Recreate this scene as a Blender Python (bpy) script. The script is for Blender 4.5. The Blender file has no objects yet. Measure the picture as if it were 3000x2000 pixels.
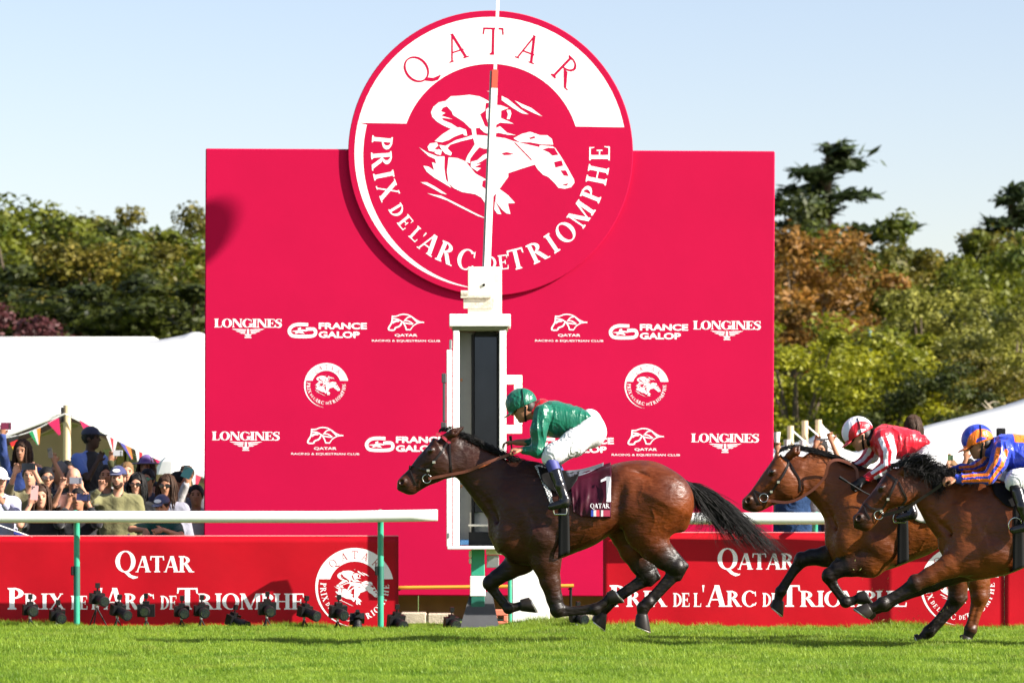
import bpy, math, random
import numpy as np
from mathutils import Vector, Matrix
random.seed(7)
RNG = np.random.default_rng(11)
scene = bpy.context.scene
COL = scene.collection
R = math.radians

# ------------------------------------------------------------------ camera, sky, sun
F_PX, CX, HY, CAM_H = 10500.0, 1500.0, 1545.0, 1.0     # focal length in photo pixels, centre column, horizon row
cam_data = bpy.data.cameras.new('camera')
cam = bpy.data.objects.new('camera', cam_data)
COL.objects.link(cam)
cam.location = (0, 0, CAM_H)
cam.rotation_euler = (R(90), 0, 0)
cam_data.sensor_width = 36.0
cam_data.lens = 36.0 * F_PX / 3000.0
cam_data.shift_y = (HY - 1000.0) / 3000.0
cam_data.clip_start = 0.5
cam_data.clip_end = 6000
cam_data.dof.use_dof = True
cam_data.dof.focus_distance = 30.0
cam_data.dof.aperture_fstop = 3.8
scene.camera = cam

SUN_AZ, SUN_EL = 68.0, 31.0       # degrees to the right of straight behind the camera, height
world = bpy.data.worlds.new('World')
scene.world = world
world.use_nodes = True
wn = world.node_tree
wn.nodes.clear()
sky = wn.nodes.new('ShaderNodeTexSky')
sky.sky_type = 'NISHITA'
sky.sun_disc = False
sky.sun_elevation = R(SUN_EL)
sdir = Vector((math.sin(R(SUN_AZ)) * math.cos(R(SUN_EL)), -math.cos(R(SUN_AZ)) * math.cos(R(SUN_EL)), math.sin(R(SUN_EL))))
sky.sun_rotation = math.atan2(sdir.x, sdir.y)
sky.air_density = 1.0
sky.dust_density = 1.0
sky.ozone_density = 1.0
bg = wn.nodes.new('ShaderNodeBackground')
bg.inputs['Strength'].default_value = 0.074
wo = wn.nodes.new('ShaderNodeOutputWorld')
tint = wn.nodes.new('ShaderNodeMix')          # the hazy sky is a touch less cyan than the clear-air model
tint.data_type = 'RGBA'
tint.blend_type = 'MULTIPLY'
tint.inputs[0].default_value = 1.0
tint.inputs[7].default_value = (1.10, 0.975, 0.985, 1)
wn.links.new(sky.outputs[0], tint.inputs[6])
wn.links.new(tint.outputs[2], bg.inputs[0])
wn.links.new(bg.outputs[0], wo.inputs[0])
sun_d = bpy.data.lights.new('sun', 'SUN')
sun_d.energy = 5.0
sun_d.angle = R(0.5)
sun_d.color = (1.0, 0.94, 0.85)
sun = bpy.data.objects.new('sun', sun_d)
COL.objects.link(sun)
sun.rotation_euler = (-sdir).to_track_quat('-Z', 'Y').to_euler()
sun.location = (20, -10, 20)
vs = scene.view_settings
vs.view_transform = 'Standard'
vs.look = 'None'
vs.exposure = 1.42
vs.gamma = 1.0
vs.use_curve_mapping = False
scene.cycles.max_bounces = 6
scene.cycles.transparent_max_bounces = 8

# ------------------------------------------------------------------ materials
MATS = {}
def mat(name, col, rough=0.6, metal=0.0, spec=0.5, var=0.0, vscale=8.0, bump=0.0, bscale=40.0, coat=0.0, sheen=0.0, trans=0.0, stretch=None, rvar=0.0):
    if name in MATS:
        return MATS[name]
    m = bpy.data.materials.new(name)
    m.use_nodes = True
    nt = m.node_tree
    b = nt.nodes['Principled BSDF']
    b.inputs['Base Color'].default_value = (*col, 1)
    b.inputs['Roughness'].default_value = rough
    b.inputs['Metallic'].default_value = metal
    b.inputs['Specular IOR Level'].default_value = spec
    b.inputs['Coat Weight'].default_value = coat
    b.inputs['Sheen Weight'].default_value = sheen
    tc = nt.nodes.new('ShaderNodeTexCoord')
    src = tc.outputs['Object']
    if stretch:
        mp = nt.nodes.new('ShaderNodeMapping')
        mp.inputs['Scale'].default_value = stretch
        nt.links.new(src, mp.inputs[0])
        src = mp.outputs[0]
    if var > 0 or rvar > 0:
        n = nt.nodes.new('ShaderNodeTexNoise')
        n.inputs['Scale'].default_value = vscale
        n.inputs['Detail'].default_value = 5
        nt.links.new(src, n.inputs['Vector'])
        if var > 0:
            mr = nt.nodes.new('ShaderNodeMapRange')
            mr.inputs[1].default_value = 0.25
            mr.inputs[2].default_value = 0.75
            mr.inputs[3].default_value = 1 - var
            mr.inputs[4].default_value = 1 + var
            nt.links.new(n.outputs['Fac'], mr.inputs[0])
            mx = nt.nodes.new('ShaderNodeMix')
            mx.data_type = 'RGBA'
            mx.blend_type = 'MULTIPLY'
            mx.inputs[0].default_value = 1
            mx.inputs[6].default_value = (*col, 1)
            nt.links.new(mr.outputs[0], mx.inputs[7])
            nt.links.new(mx.outputs[2], b.inputs['Base Color'])
        if rvar > 0:
            mr2 = nt.nodes.new('ShaderNodeMapRange')
            mr2.inputs[1].default_value = 0.3
            mr2.inputs[2].default_value = 0.7
            mr2.inputs[3].default_value = max(0.03, rough - rvar)
            mr2.inputs[4].default_value = min(1, rough + rvar)
            nt.links.new(n.outputs['Fac'], mr2.inputs[0])
            nt.links.new(mr2.outputs[0], b.inputs['Roughness'])
    if bump > 0:
        n2 = nt.nodes.new('ShaderNodeTexNoise')
        n2.inputs['Scale'].default_value = bscale
        n2.inputs['Detail'].default_value = 4
        nt.links.new(src, n2.inputs['Vector'])
        bp = nt.nodes.new('ShaderNodeBump')
        bp.inputs['Strength'].default_value = min(1.0, bump)
        bp.inputs['Distance'].default_value = 0.02 if bump <= 1 else 0.02 * bump
        nt.links.new(n2.outputs['Fac'], bp.inputs['Height'])
        nt.links.new(bp.outputs[0], b.inputs['Normal'])
    if trans > 0:
        out = nt.nodes['Material Output']
        tr = nt.nodes.new('ShaderNodeBsdfTranslucent')
        tr.inputs[0].default_value = (*col, 1)
        ms = nt.nodes.new('ShaderNodeMixShader')
        ms.inputs[0].default_value = trans
        nt.links.new(b.outputs[0], ms.inputs[1])
        nt.links.new(tr.outputs[0], ms.inputs[2])
        nt.links.new(ms.outputs[0], out.inputs[0])
    MATS[name] = m
    return m

# ------------------------------------------------------------------ object helpers
ORG = {}
def empty(name, loc, label, cat, group=None):
    o = bpy.data.objects.new(name, None)
    o.empty_display_size = 0.2
    COL.objects.link(o)
    o.location = loc
    ORG[o] = np.array(loc, float)
    o['label'] = label
    o['category'] = cat
    if group:
        o['group'] = group
    return o

def tag(o, label=None, cat=None, group=None, kind=None):
    if label: o['label'] = label
    if cat: o['category'] = cat
    if group: o['group'] = group
    if kind: o['kind'] = kind
    return o

def obj_from(name, V, Fs, m, parent=None, smooth=False, loc=None):
    """world-space vertices -> mesh object; a child stores them relative to its thing's base"""
    V = np.asarray(V, float).reshape(-1, 3)
    if parent is not None:
        org = ORG[parent]
    else:
        org = np.array(loc if loc is not None else (V[:, 0].mean(), V[:, 1].mean(), V[:, 2].min()), float)
    me = bpy.data.meshes.new(name)
    if isinstance(Fs, np.ndarray) and Fs.ndim == 2:
        nf, k = Fs.shape
        me.vertices.add(len(V))
        me.vertices.foreach_set('co', (V - org).astype(np.float32).ravel())
        me.loops.add(nf * k)
        me.loops.foreach_set('vertex_index', Fs.astype(np.int32).ravel())
        me.polygons.add(nf)
        me.polygons.foreach_set('loop_start', np.arange(0, nf * k, k, dtype=np.int32))
        me.update(calc_edges=True)
    else:
        me.from_pydata((V - org).tolist(), [], [list(map(int, f)) for f in Fs])
    me.validate()
    if smooth:
        nv = np.zeros(len(me.polygons), np.int32); me.polygons.foreach_get('loop_total', nv)
        me.polygons.foreach_set('use_smooth', nv <= 4)
    me.update()
    o = bpy.data.objects.new(name, me)
    COL.objects.link(o)
    if m is not None:
        for mm in (m if isinstance(m, (list, tuple)) else [m]):
            me.materials.append(mm)
    ORG[o] = org
    if parent is not None:
        o.parent = parent
    else:
        o.location = org
    return o

def unit(v):
    v = np.asarray(v, float)
    n = np.linalg.norm(v)
    return v / n if n > 1e-9 else v

class MB:
    def __init__(s):
        s.V = []; s.F = []
    def add(s, V, F):
        n = len(s.V)
        s.V.extend([tuple(map(float, v)) for v in V])
        s.F.extend([tuple(int(i) + n for i in f) for f in F])
        return s
    def box(s, lo, hi):
        x0, y0, z0 = lo; x1, y1, z1 = hi
        V = [(x0,y0,z0),(x1,y0,z0),(x1,y1,z0),(x0,y1,z0),(x0,y0,z1),(x1,y0,z1),(x1,y1,z1),(x0,y1,z1)]
        return s.add(V, [(0,3,2,1),(4,5,6,7),(0,1,5,4),(1,2,6,5),(2,3,7,6),(3,0,4,7)])
    def bbox(s, lo, hi, b=0.006):
        """box with chamfered edges"""
        lo = np.array(lo, float); hi = np.array(hi, float)
        b = min(b, *(0.45 * (hi - lo)))
        V = []; 
        for sx in (0, 1):
            for sy in (0, 1):
                for sz in (0, 1):
                    c = np.array([hi[0] if sx else lo[0], hi[1] if sy else lo[1], hi[2] if sz else lo[2]])
                    d = np.array([-1 if sx else 1, -1 if sy else 1, -1 if sz else 1]) * b
                    V += [c + d * (0,1,1), c + d * (1,0,1), c + d * (1,1,0)]
        def i(sx, sy, sz, k): return (sx * 4 + sy * 2 + sz) * 3 + k
        F = []
        for a in (0, 1):
            F.append([i(a,0,0,0), i(a,1,0,0), i(a,1,1,0), i(a,0,1,0)])
            F.append([i(0,a,0,1), i(1,a,0,1), i(1,a,1,1), i(0,a,1,1)])
            F.append([i(0,0,a,2), i(1,0,a,2), i(1,1,a,2), i(0,1,a,2)])
        for a in (0, 1):
            for c in (0, 1):
                F.append([i(0,a,c,1), i(1,a,c,1), i(1,a,c,2), i(0,a,c,2)])
                F.append([i(a,0,c,0), i(a,1,c,0), i(a,1,c,2), i(a,0,c,2)])
                F.append([i(a,c,0,0), i(a,c,1,0), i(a,c,1,1), i(a,c,0,1)])
        for a in (0,1):
            for c in (0,1):
                for e in (0,1):
                    F.append([i(a,c,e,0), i(a,c,e,1), i(a,c,e,2)])
        return s.add(V, F)
    def obox(s, c, ax, half):
        """oriented box: centre, three axes, half sizes"""
        c = np.array(c, float); ax = [unit(a) for a in ax]
        V = []
        for sx in (-1, 1):
            for sy in (-1, 1):
                for sz in (-1, 1):
                    V.append(c + sx * half[0] * ax[0] + sy * half[1] * ax[1] + sz * half[2] * ax[2])
        return s.add(V, [(0,1,3,2),(4,6,7,5),(0,4,5,1),(2,3,7,6),(0,2,6,4),(1,5,7,3)])
    def tube(s, pts, rad, n=8, flat=None, cap=True):
        """tube along pts; rad number or list; flat=(ratio, axis) squashes it along axis"""
        pts = np.array(pts, float)
        m = len(pts)
        if np.isscalar(rad): rad = [rad] * m
        T = np.gradient(pts, axis=0)
        up = np.array([0, 0, 1.0]) if abs(unit(T[0])[2]) < 0.9 else np.array([0, 1.0, 0])
        V = []
        prev = None
        for i in range(m):
            t = unit(T[i])
            if prev is None:
                a = unit(np.cross(t, up))
            else:
                a = unit(prev - t * np.dot(prev, t))
            prev = a
            b = np.cross(t, a)
            for k in range(n):
                w = 2 * math.pi * k / n
                off = (math.cos(w) * a + math.sin(w) * b) * rad[i]
                if flat is not None:
                    ax = unit(flat[1])
                    off = off - ax * np.dot(off, ax) * (1 - flat[0])
                V.append(pts[i] + off)
        F = []
        for i in range(m - 1):
            for k in range(n):
                F.append((i*n+k, i*n+(k+1) % n, (i+1)*n+(k+1) % n, (i+1)*n+k))
        if cap:
            b0 = len(V); V += V[:n] + V[(m-1)*n:m*n]
            F.append(tuple(range(b0, b0+n))[::-1])
            F.append(tuple(range(b0+n, b0+2*n)))
        return s.add(V, F)
    def lathe(s, c, axis, prof, n=20, sx=1.0, sy=1.0, e1=None):
        """prof: list of (distance along axis, radius)"""
        c = np.array(c, float); t = unit(axis)
        if e1 is None:
            e1 = np.array([0, 0, 1.0]) if abs(t[2]) < 0.9 else np.array([1.0, 0, 0])
        a = unit(np.cross(t, e1)); b = np.cross(a, t)
        V = []
        for (u, r) in prof:
            for k in range(n):
                w = 2 * math.pi * k / n
                V.append(c + t * u + (a * math.cos(w) * sx + b * math.sin(w) * sy) * r)
        F = []
        for i in range(len(prof) - 1):
            for k in range(n):
                F.append((i*n+k, i*n+(k+1) % n, (i+1)*n+(k+1) % n, (i+1)*n+k))
        b0 = len(V); q = (len(prof)-1)*n; V += V[:n] + V[q:q+n]
        F.append(tuple(range(b0, b0+n))[::-1]); F.append(tuple(range(b0+n, b0+2*n)))
        return s.add(V, F)
    def ell(s, c, r, n=12, m=8):
        V = []; F = []
        for i in range(m + 1):
            th = math.pi * i / m
            for k in range(n):
                ph = 2 * math.pi * k / n
                V.append((c[0] + r[0]*math.sin(th)*math.cos(ph), c[1] + r[1]*math.sin(th)*math.sin(ph), c[2] + r[2]*math.cos(th)))
        for i in range(m):
            for k in range(n):
                F.append((i*n+k, (i+1)*n+k, (i+1)*n+(k+1) % n, i*n+(k+1) % n))
        return s.add(V, F)
    def build(s, name, m, parent=None, smooth=False, loc=None):
        return obj_from(name, s.V, s.F, m, parent, smooth, loc)

def W(px, py, d):
    """photo position at distance d -> world point"""
    return ((px - CX) * d / F_PX, d, CAM_H + (HY - py) * d / F_PX)
def XZ(px, py, d):
    return ((px - CX) * d / F_PX, CAM_H + (HY - py) * d / F_PX)

# ------------------------------------------------------------------ distance-field modelling (organic bodies)
def cat(P, n=8):
    """dense Catmull-Rom through points"""
    P = np.array(P, float)
    if len(P) < 3: 
        t = np.linspace(0, 1, n + 1)[:, None]
        return P[0] * (1 - t) + P[-1] * t
    Q = np.vstack([2 * P[0] - P[1], P, 2 * P[-1] - P[-2]])
    out = []
    for i in range(1, len(Q) - 2):
        p0, p1, p2, p3 = Q[i-1], Q[i], Q[i+1], Q[i+2]
        for t in np.linspace(0, 1, n, endpoint=False):
            out.append(0.5 * ((2*p1) + (-p0+p2)*t + (2*p0-5*p1+4*p2-p3)*t*t + (-p0+3*p1-3*p2+p3)*t**3))
    out.append(P[-1])
    return np.array(out)

class SDF:
    def __init__(s, lo, hi, h):
        s.h = h
        s.lo = np.array(lo, np.float32)
        s.n = [int(math.ceil((hi[i] - lo[i]) / h)) + 1 for i in range(3)]
        s.ax = [(lo[i] + np.arange(s.n[i]) * h).astype(np.float32) for i in range(3)]
        s.F = np.full(s.n, 0.6, np.float32)
    def _sl(s, lo, hi, pad):
        out = []
        for i in range(3):
            a = int(math.floor((lo[i] - pad - s.lo[i]) / s.h)); b = int(math.ceil((hi[i] + pad - s.lo[i]) / s.h)) + 1
            out.append(slice(max(0, a), max(0, min(s.n[i], b))))
        return tuple(out)
    def _co(s, sl):
        return s.ax[0][sl[0]][:, None, None], s.ax[1][sl[1]][None, :, None], s.ax[2][sl[2]][None, None, :]
    def _merge(s, sl, d, k, sub=False):
        a = s.F[sl]
        d = d.astype(np.float32)
        if sub:
            a2, d2 = -a, d
            if k > 0:
                hh = np.clip(0.5 + 0.5 * (d2 - a2) / k, 0, 1)
                r = d2 * (1 - hh) + a2 * hh - k * hh * (1 - hh)
            else: r = np.minimum(a2, d2)
            s.F[sl] = -r
        else:
            if k > 0:
                hh = np.clip(0.5 + 0.5 * (d - a) / k, 0, 1)
                s.F[sl] = d * (1 - hh) + a * hh - k * hh * (1 - hh)
            else:
                s.F[sl] = np.minimum(a, d)
    def cone(s, a, b, ra, rb, k=0.0, q=1.0, sub=False):
        a = np.array(a, np.float32); b = np.array(b, np.float32)
        rm = max(ra, rb)
        sl = s._sl(np.minimum(a, b) - rm, np.maximum(a, b) + rm, k + 3 * s.h)
        if any(x.stop <= x.start for x in sl): return s
        X, Y, Z = s._co(sl)
        ba = b - a
        L2 = float(ba @ ba) + 1e-12
        t = np.clip(((X - a[0]) * ba[0] + (Y - a[1]) * ba[1] + (Z - a[2]) * ba[2]) / L2, 0, 1)
        dx = X - a[0] - t * ba[0]; dy = (Y - a[1] - t * ba[1]) / q; dz = Z - a[2] - t * ba[2]
        d = np.sqrt(dx*dx + dy*dy + dz*dz) - (ra + (rb - ra) * t)
        s._merge(sl, d, k, sub)
        return s
    def chain(s, pts, k=0.02, q=1.0):
        for p, r in zip(pts[:-1], pts[1:]):
            s.cone(p[:3], r[:3], p[3], r[3], k, q)
        return s
    def ell(s, c, r, k=0.0, ax=None, sub=False):
        c = np.array(c, np.float32); r = np.array(r, np.float32)
        rm = float(r.max())
        if ax is None:
            sl = s._sl(c - r, c + r, k + 3 * s.h)
        else:
            sl = s._sl(c - rm, c + rm, k + 3 * s.h)
        if any(x.stop <= x.start for x in sl): return s
        X, Y, Z = s._co(sl)
        X = X - c[0]; Y = Y - c[1]; Z = Z - c[2]
        if ax is not None:
            A = [unit(a) for a in ax]
            U = X*A[0][0] + Y*A[0][1] + Z*A[0][2]
            Vv = X*A[1][0] + Y*A[1][1] + Z*A[1][2]
            Wv = X*A[2][0] + Y*A[2][1] + Z*A[2][2]
        else:
            U, Vv, Wv = X, Y, Z
        k0 = np.sqrt((U/r[0])**2 + (Vv/r[1])**2 + (Wv/r[2])**2)
        k1 = np.sqrt((U/r[0]**2)**2 + (Vv/r[1]**2)**2 + (Wv/r[2]**2)**2) + 1e-9
        s._merge(sl, k0 * (k0 - 1) / k1, k, sub)
        return s
    def loft(s, up, low, wid, p0, p1, k=0.0, egg=0.0, n=2.2):
        """body between an upper and a lower outline in the x-z plane, half-widths wid=[(u,w)], u along p0->p1"""
        p0 = np.array(p0, float); p1 = np.array(p1, float)
        t = unit(p1 - p0); L = float(np.linalg.norm(p1 - p0)); nn = np.array([-t[1], t[0]])
        if nn[1] < 0: nn = -nn
        def uv(P):
            D = cat(P, 6) - p0
            u = D @ t; v = D @ nn
            o = np.argsort(u)
            return u[o], v[o]
        uu, vu = uv(up); ul, vl = uv(low)
        wd = cat(wid, 6)
        u0 = max(uu.min(), ul.min()); u1 = min(uu.max(), ul.max())
        allp = np.vstack([np.array(up), np.array(low)])
        wm = wd[:, 1].max()
        lo = (allp[:, 0].min() - .03, -wm - .02, allp[:, 1].min() - .03); hi = (allp[:, 0].max() + .03, wm + .02, allp[:, 1].max() + .03)
        sl = s._sl(lo, hi, k + 3 * s.h)
        X, Y, Z = s._co(sl)
        X2 = X[:, 0, :]; Z2 = Z[0, :, :]
        u = (X[:, 0] - p0[0]) * t[0] + (Z[0] - p0[1]) * t[1]
        v = (X[:, 0] - p0[0]) * nn[0] + (Z[0] - p0[1]) * nn[1]
        uc = np.clip(u, u0, u1)
        a = np.interp(uc, uu, vu); b = np.interp(uc, ul, vl)
        w = np.maximum(np.interp(uc / L, wd[:, 0], wd[:, 1]), 0.004)
        c = (a + b) / 2; hh = np.maximum((a - b) / 2, 0.004)
        vv = (v - c) / hh
        we = w * np.clip(1 - egg * np.clip(vv, -1, 1), 0.2, 2)
        f = ((np.abs(vv)[:, None, :] ** n + (np.abs(Y) / we[:, None, :]) ** n) ** (1 / n) - 1) * np.minimum(hh, w)[:, None, :]
        f = np.where(f > 0, f, f) + np.abs(u - uc)[:, None, :]
        s._merge(sl, f, k)
        return s
    def near_y(s, x, z, side=-1, default=None):
        """outermost y of the body at column (x, z) on one side"""
        i = (x - s.lo[0]) / s.h; k = (z - s.lo[2]) / s.h
        i0 = int(min(max(i, 0), s.n[0] - 2)); k0 = int(min(max(k, 0), s.n[2] - 2))
        fi = i - i0; fk = k - k0
        col = (s.F[i0, :, k0]*(1-fi)*(1-fk) + s.F[i0+1, :, k0]*fi*(1-fk) + s.F[i0, :, k0+1]*(1-fi)*fk + s.F[i0+1, :, k0+1]*fi*fk)
        idx = np.nonzero(col < 0)[0]
        if len(idx) == 0:
            return default
        if side < 0:
            j = idx[0]
            if j == 0: return float(s.ax[1][0])
            a, b = col[j-1], col[j]
            return float(s.ax[1][j-1] + s.h * a / (a - b))
        j = idx[-1]
        if j == s.n[1] - 1: return float(s.ax[1][-1])
        a, b = col[j], col[j+1]
        return float(s.ax[1][j] + s.h * a / (a - b))
    def mesh(s):
        Fv = s.F
        Fv[0], Fv[-1] = 0.1, 0.1
        Fv[:, 0], Fv[:, -1] = 0.1, 0.1
        Fv[:, :, 0], Fv[:, :, -1] = 0.1, 0.1
        S = Fv < 0
        cnt = np.zeros([q - 1 for q in s.n], np.int8)
        cs = [(i, j, k) for i in (0, 1) for j in (0, 1) for k in (0, 1)]
        for (i, j, k) in cs:
            cnt += S[i:i + s.n[0]-1, j:j + s.n[1]-1, k:k + s.n[2]-1]
        act = (cnt > 0) & (cnt < 8)
        I, J, K = np.nonzero(act)
        idx = np.full(act.shape, -1, np.int32)
        idx[I, J, K] = np.arange(len(I))
        acc = np.zeros((len(I), 3), np.float32); num = np.zeros(len(I), np.float32)
        cv = {c: Fv[I + c[0], J + c[1], K + c[2]] for c in cs}
        for a in cs:
            for axn in range(3):
                if a[axn] == 0:
                    b = list(a); b[axn] = 1; b = tuple(b)
                    fa, fb = cv[a], cv[b]
                    m = (fa < 0) != (fb < 0)
                    t = fa[m] / (fa[m] - fb[m])
                    p = np.tile(np.array(a, np.float32), (int(m.sum()), 1))
                    p[:, axn] += t
                    acc[m] += p; num[m] += 1
        V = (np.stack([I, J, K], 1).astype(np.float32) + acc / num[:, None]) * s.h + s.lo
        faces = []
        for axn in range(3):
            A = [slice(None)] * 3; B = [slice(None)] * 3
            A[axn] = slice(0, -1); B[axn] = slice(1, None)
            SA, SB = S[tuple(A)], S[tuple(B)]
            cr = SA != SB
            i, j, k = np.nonzero(cr)
            o1, o2 = [(1, 2), (2, 0), (0, 1)][axn]
            c = np.stack([i, j, k], 1)
            ok = (c[:, o1] > 0) & (c[:, o2] > 0) & (c[:, o1] < s.n[o1]-1) & (c[:, o2] < s.n[o2]-1)
            c = c[ok]
            ins = SA[c[:, 0], c[:, 1], c[:, 2]]
            def g(d1, d2):
                q = c.copy(); q[:, o1] -= d1; q[:, o2] -= d2
                return idx[q[:, 0], q[:, 1], q[:, 2]]
            q = np.stack([g(1, 1), g(0, 1), g(0, 0), g(1, 0)], 1)
            q[~ins] = q[~ins][:, ::-1]
            faces.append(q)
        return V, np.vstack(faces)

def relax(V, Fq, it=2, lam=0.5):
    n = len(V)
    for _ in range(it):
        acc = np.zeros_like(V); c = np.zeros(n, V.dtype)
        for a, b in ((0, 1), (1, 2), (2, 3), (3, 0)):
            np.add.at(acc, Fq[:, a], V[Fq[:, b]]); np.add.at(acc, Fq[:, b], V[Fq[:, a]])
            np.add.at(c, Fq[:, a], 1); np.add.at(c, Fq[:, b], 1)
        V = V + lam * (acc / c[:, None] - V)
    return V

def vnormals(V, Fq):
    n = np.cross(V[Fq[:, 2]] - V[Fq[:, 0]], V[Fq[:, 3]] - V[Fq[:, 1]])
    N = np.zeros_like(V)
    for a in range(4):
        np.add.at(N, Fq[:, a], n)
    return N / (np.linalg.norm(N, axis=1)[:, None] + 1e-12)

def sdf_obj(name, S, m, parent, off=(0, 0, 0), it=1, wrinkle=None):
    V, Fq = S.mesh()
    V = relax(V.astype(np.float64), Fq, it)
    if wrinkle:
        V = V + vnormals(V, Fq) * wrinkle(V)[:, None]
    return obj_from(name, V + np.array(off), Fq, m, parent, True)

def folds(scale, amp, ax=(1, 0, 0), seed=0, warp=1.0):
    """cloth creases: warped ridges running across direction ax"""
    ax = unit(ax)
    r = np.random.default_rng(seed)
    q = r.normal(size=(6, 3)) * scale * 0.55
    ph = r.uniform(0, 6.28, 6)
    def f(V):
        w = sum(np.sin(V @ q[i] + ph[i]) for i in range(3)) * warp
        w2 = sum(np.sin(V @ (q[i] * 0.5) + ph[i]) for i in range(3, 6))
        a = np.abs(np.sin((V @ ax) * scale + w))
        return amp * ((1 - a) ** 2 * (0.6 + 0.4 * np.clip(w2, -1, 1)) - 0.3 + 0.15 * w2)
    return f

# ------------------------------------------------------------------ lettering (hand-built serif capitals, cap height 1)
def _rect(x0, y0, x1, y1): return [(x0, y0), (x1, y0), (x1, y1), (x0, y1)]
def _arc(cx, cy, rx, ry, T, t, a0, a1, n=18):
    out = []
    A = np.linspace(R(a0), R(a1), n + 1)
    for a, b in zip(A[:-1], A[1:]):
        out.append([(cx + rx*math.cos(a), cy + ry*math.sin(a)), (cx + rx*math.cos(b), cy + ry*math.sin(b)),
                    (cx + (rx-T)*math.cos(b), cy + (ry-t)*math.sin(b)), (cx + (rx-T)*math.cos(a), cy + (ry-t)*math.sin(a))])
    return out
def _diag(x0, y0, x1, y1, w): return [(x0, y0), (x0 + w, y0), (x1 + w, y1), (x1, y1)]

def glyph(c, T=0.17, t=0.06):
    s = 0.075; e = 0.05
    P = []
    def stem(x, y0=0, y1=1, w=None, lo=True, hi=True):
        w = w or T
        P.append(_rect(x, y0, x + w, y1))
        if lo: P.append([(x - s, y0), (x + w + s, y0), (x + w + s, y0 + e), (x + w, y0 + e*1.9), (x, y0 + e*1.9), (x - s, y0 + e)])
        if hi: P.append([(x - s, y1), (x + w + s, y1), (x + w + s, y1 - e), (x + w, y1 - e*1.9), (x, y1 - e*1.9), (x - s, y1 - e)])
    def serif(x, y, w, up):
        d = e if up else -e
        P.append(_rect(x - s*0.8, y, x + w + s*0.8, y + d))
    if c == 'I':
        stem(s); return P, T + 2*s
    if c == 'T':
        w = 0.78; stem(w/2 - T/2, hi=False)
        P.append(_rect(0, 1 - t*1.2, w, 1)); P.append([(0, 1), (t*1.3, 1), (t*0.6, .74), (-.02, .74)]); P.append([(w, 1), (w - t*1.3, 1), (w - t*0.6, .74), (w + .02, .74)])
        return P, w
    if c == 'L':
        stem(s); w = .66; P.append(_rect(s, 0, w, t*1.1)); P.append([(w - t*1.2, 0), (w, 0), (w + .02, .27), (w - t*.4, .27)]); return P, w + .02
    if c in 'EF':
        stem(s, lo=True); w = .66
        P.append(_rect(s, 1 - t*1.1, w, 1)); P.append([(w - t*1.2, 1), (w, 1), (w, .75), (w - t*.4, .75)])
        P.append(_rect(s + T, .5 - t*.5, w*.8, .5 + t*.5)); P.append(_rect(w*.8 - t, .36, w*.8, .64))
        if c == 'E':
            P.append(_rect(s, 0, w + .03, t*1.1)); P.append([(w - t*1.2 + .03, 0), (w + .03, 0), (w + .05, .27), (w - t*.4 + .03, .27)])
        return P, w + .04
    if c == 'H':
        stem(s); stem(.62); P.append(_rect(s + T, .5 - t*.55, .62, .5 + t*.55)); return P, .62 + T + s
    if c in 'PR':
        stem(s)
        P.extend(_arc(s + T*.7, .745, .42, .255, T, t, -90, 90)); P.append(_rect(s, 1 - t, s + T, 1)); P.append(_rect(s, .49, s + T, .49 + t))
        if c == 'R':
            P.append([(s + T + .03, .5), (s + T + .24, .5), (.84, 0), (.84 - T*1.2, 0)]); P.append(_rect(.84 - T*1.2, 0, .9, e)); return P, .88
        return P, s + T*.7 + .42
    if c == 'D':
        stem(s); P.extend(_arc(s + T*.6, .5, .58, .5, T, t, -90, 90)); return P, s + T*.6 + .58
    if c in 'OQ':
        P.extend(_arc(.45, .5, .45, .515, T, t, 0, 360, 30))
        if c == 'Q':
            P.append([(.36, .03), (.52, .06), (.72, -.14), (.98, -.22), (1.0, -.18), (1.0, -.26), (.8, -.32), (.6, -.22)])
        return P, .9
    if c in 'CG':
        P.extend(_arc(.45, .5, .45, .515, T, t, 45, 318, 24)); P.append([(.74, .9), (.8, .98), (.83, .66), (.78, .66)])
        if c == 'G':
            stem(.66, 0.05, .46, lo=False); return P, .9
        P.append([(.72, .12), (.78, .06), (.86, .26), (.8, .28)]); return P, .85
    if c == 'A':
        P.append(_diag(.06, 0, .40, 1, t*1.2)); P.append(_diag(.62, 0, .36, 1, T*1.1)); P.append(_rect(.2, .3, .68, .3 + t)); serif(.06, 0, t, True); serif(.62, 0, T*1.1, True); return P, .88
    if c == 'X':
        P.append(_diag(.62, 0, .06, 1, T*1.15)); P.append(_diag(.1, 0, .66, 1, t*1.2)); serif(.62, 0, T*1.1, True); serif(.1, 0, t, True); serif(.06, 1, T*1.1, False); serif(.66, 1, t, False); return P, .88
    if c == 'M':
        stem(.08, w=t*1.2, hi=False); stem(.86, hi=False); P.append(_diag(.46, 0, .03, 1, T*1.1)); P.append([(.5, 0), (.56, 0), (.94, 1), (.84, 1)]); P.append(_rect(0, 1 - e, .2, 1)); P.append(_rect(.84, 1 - e, 1.1, 1)); return P, 1.1
    if c == 'N':
        stem(.08, w=t*1.2, hi=False); stem(.74, w=t*1.2, lo=False); P.append(_diag(.66, 0, .02, 1, T*1.1)); return P, .9
    if c == 'S':
        pts = cat([(.56, .78), (.50, .93), (.3, .965), (.13, .86), (.12, .7), (.3, .56), (.46, .44), (.53, .28), (.45, .09), (.26, .035), (.1, .09), (.05, .26)], 5)
        wd = np.interp(np.linspace(0, 1, len(pts)), [0, .15, .35, .5, .7, .88, 1], [t, t, T*.7, T, T*.7, t, t])
        P.extend(stroke(pts, wd)); P.append(_rect(.53, .68, .59, 1)); P.append(_rect(.02, 0, .08, .33)); return P, .62
    if c == "'":
        return [[(.02, 1), (.14, 1), (.09, .68), (.06, .68)]], .18
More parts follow.
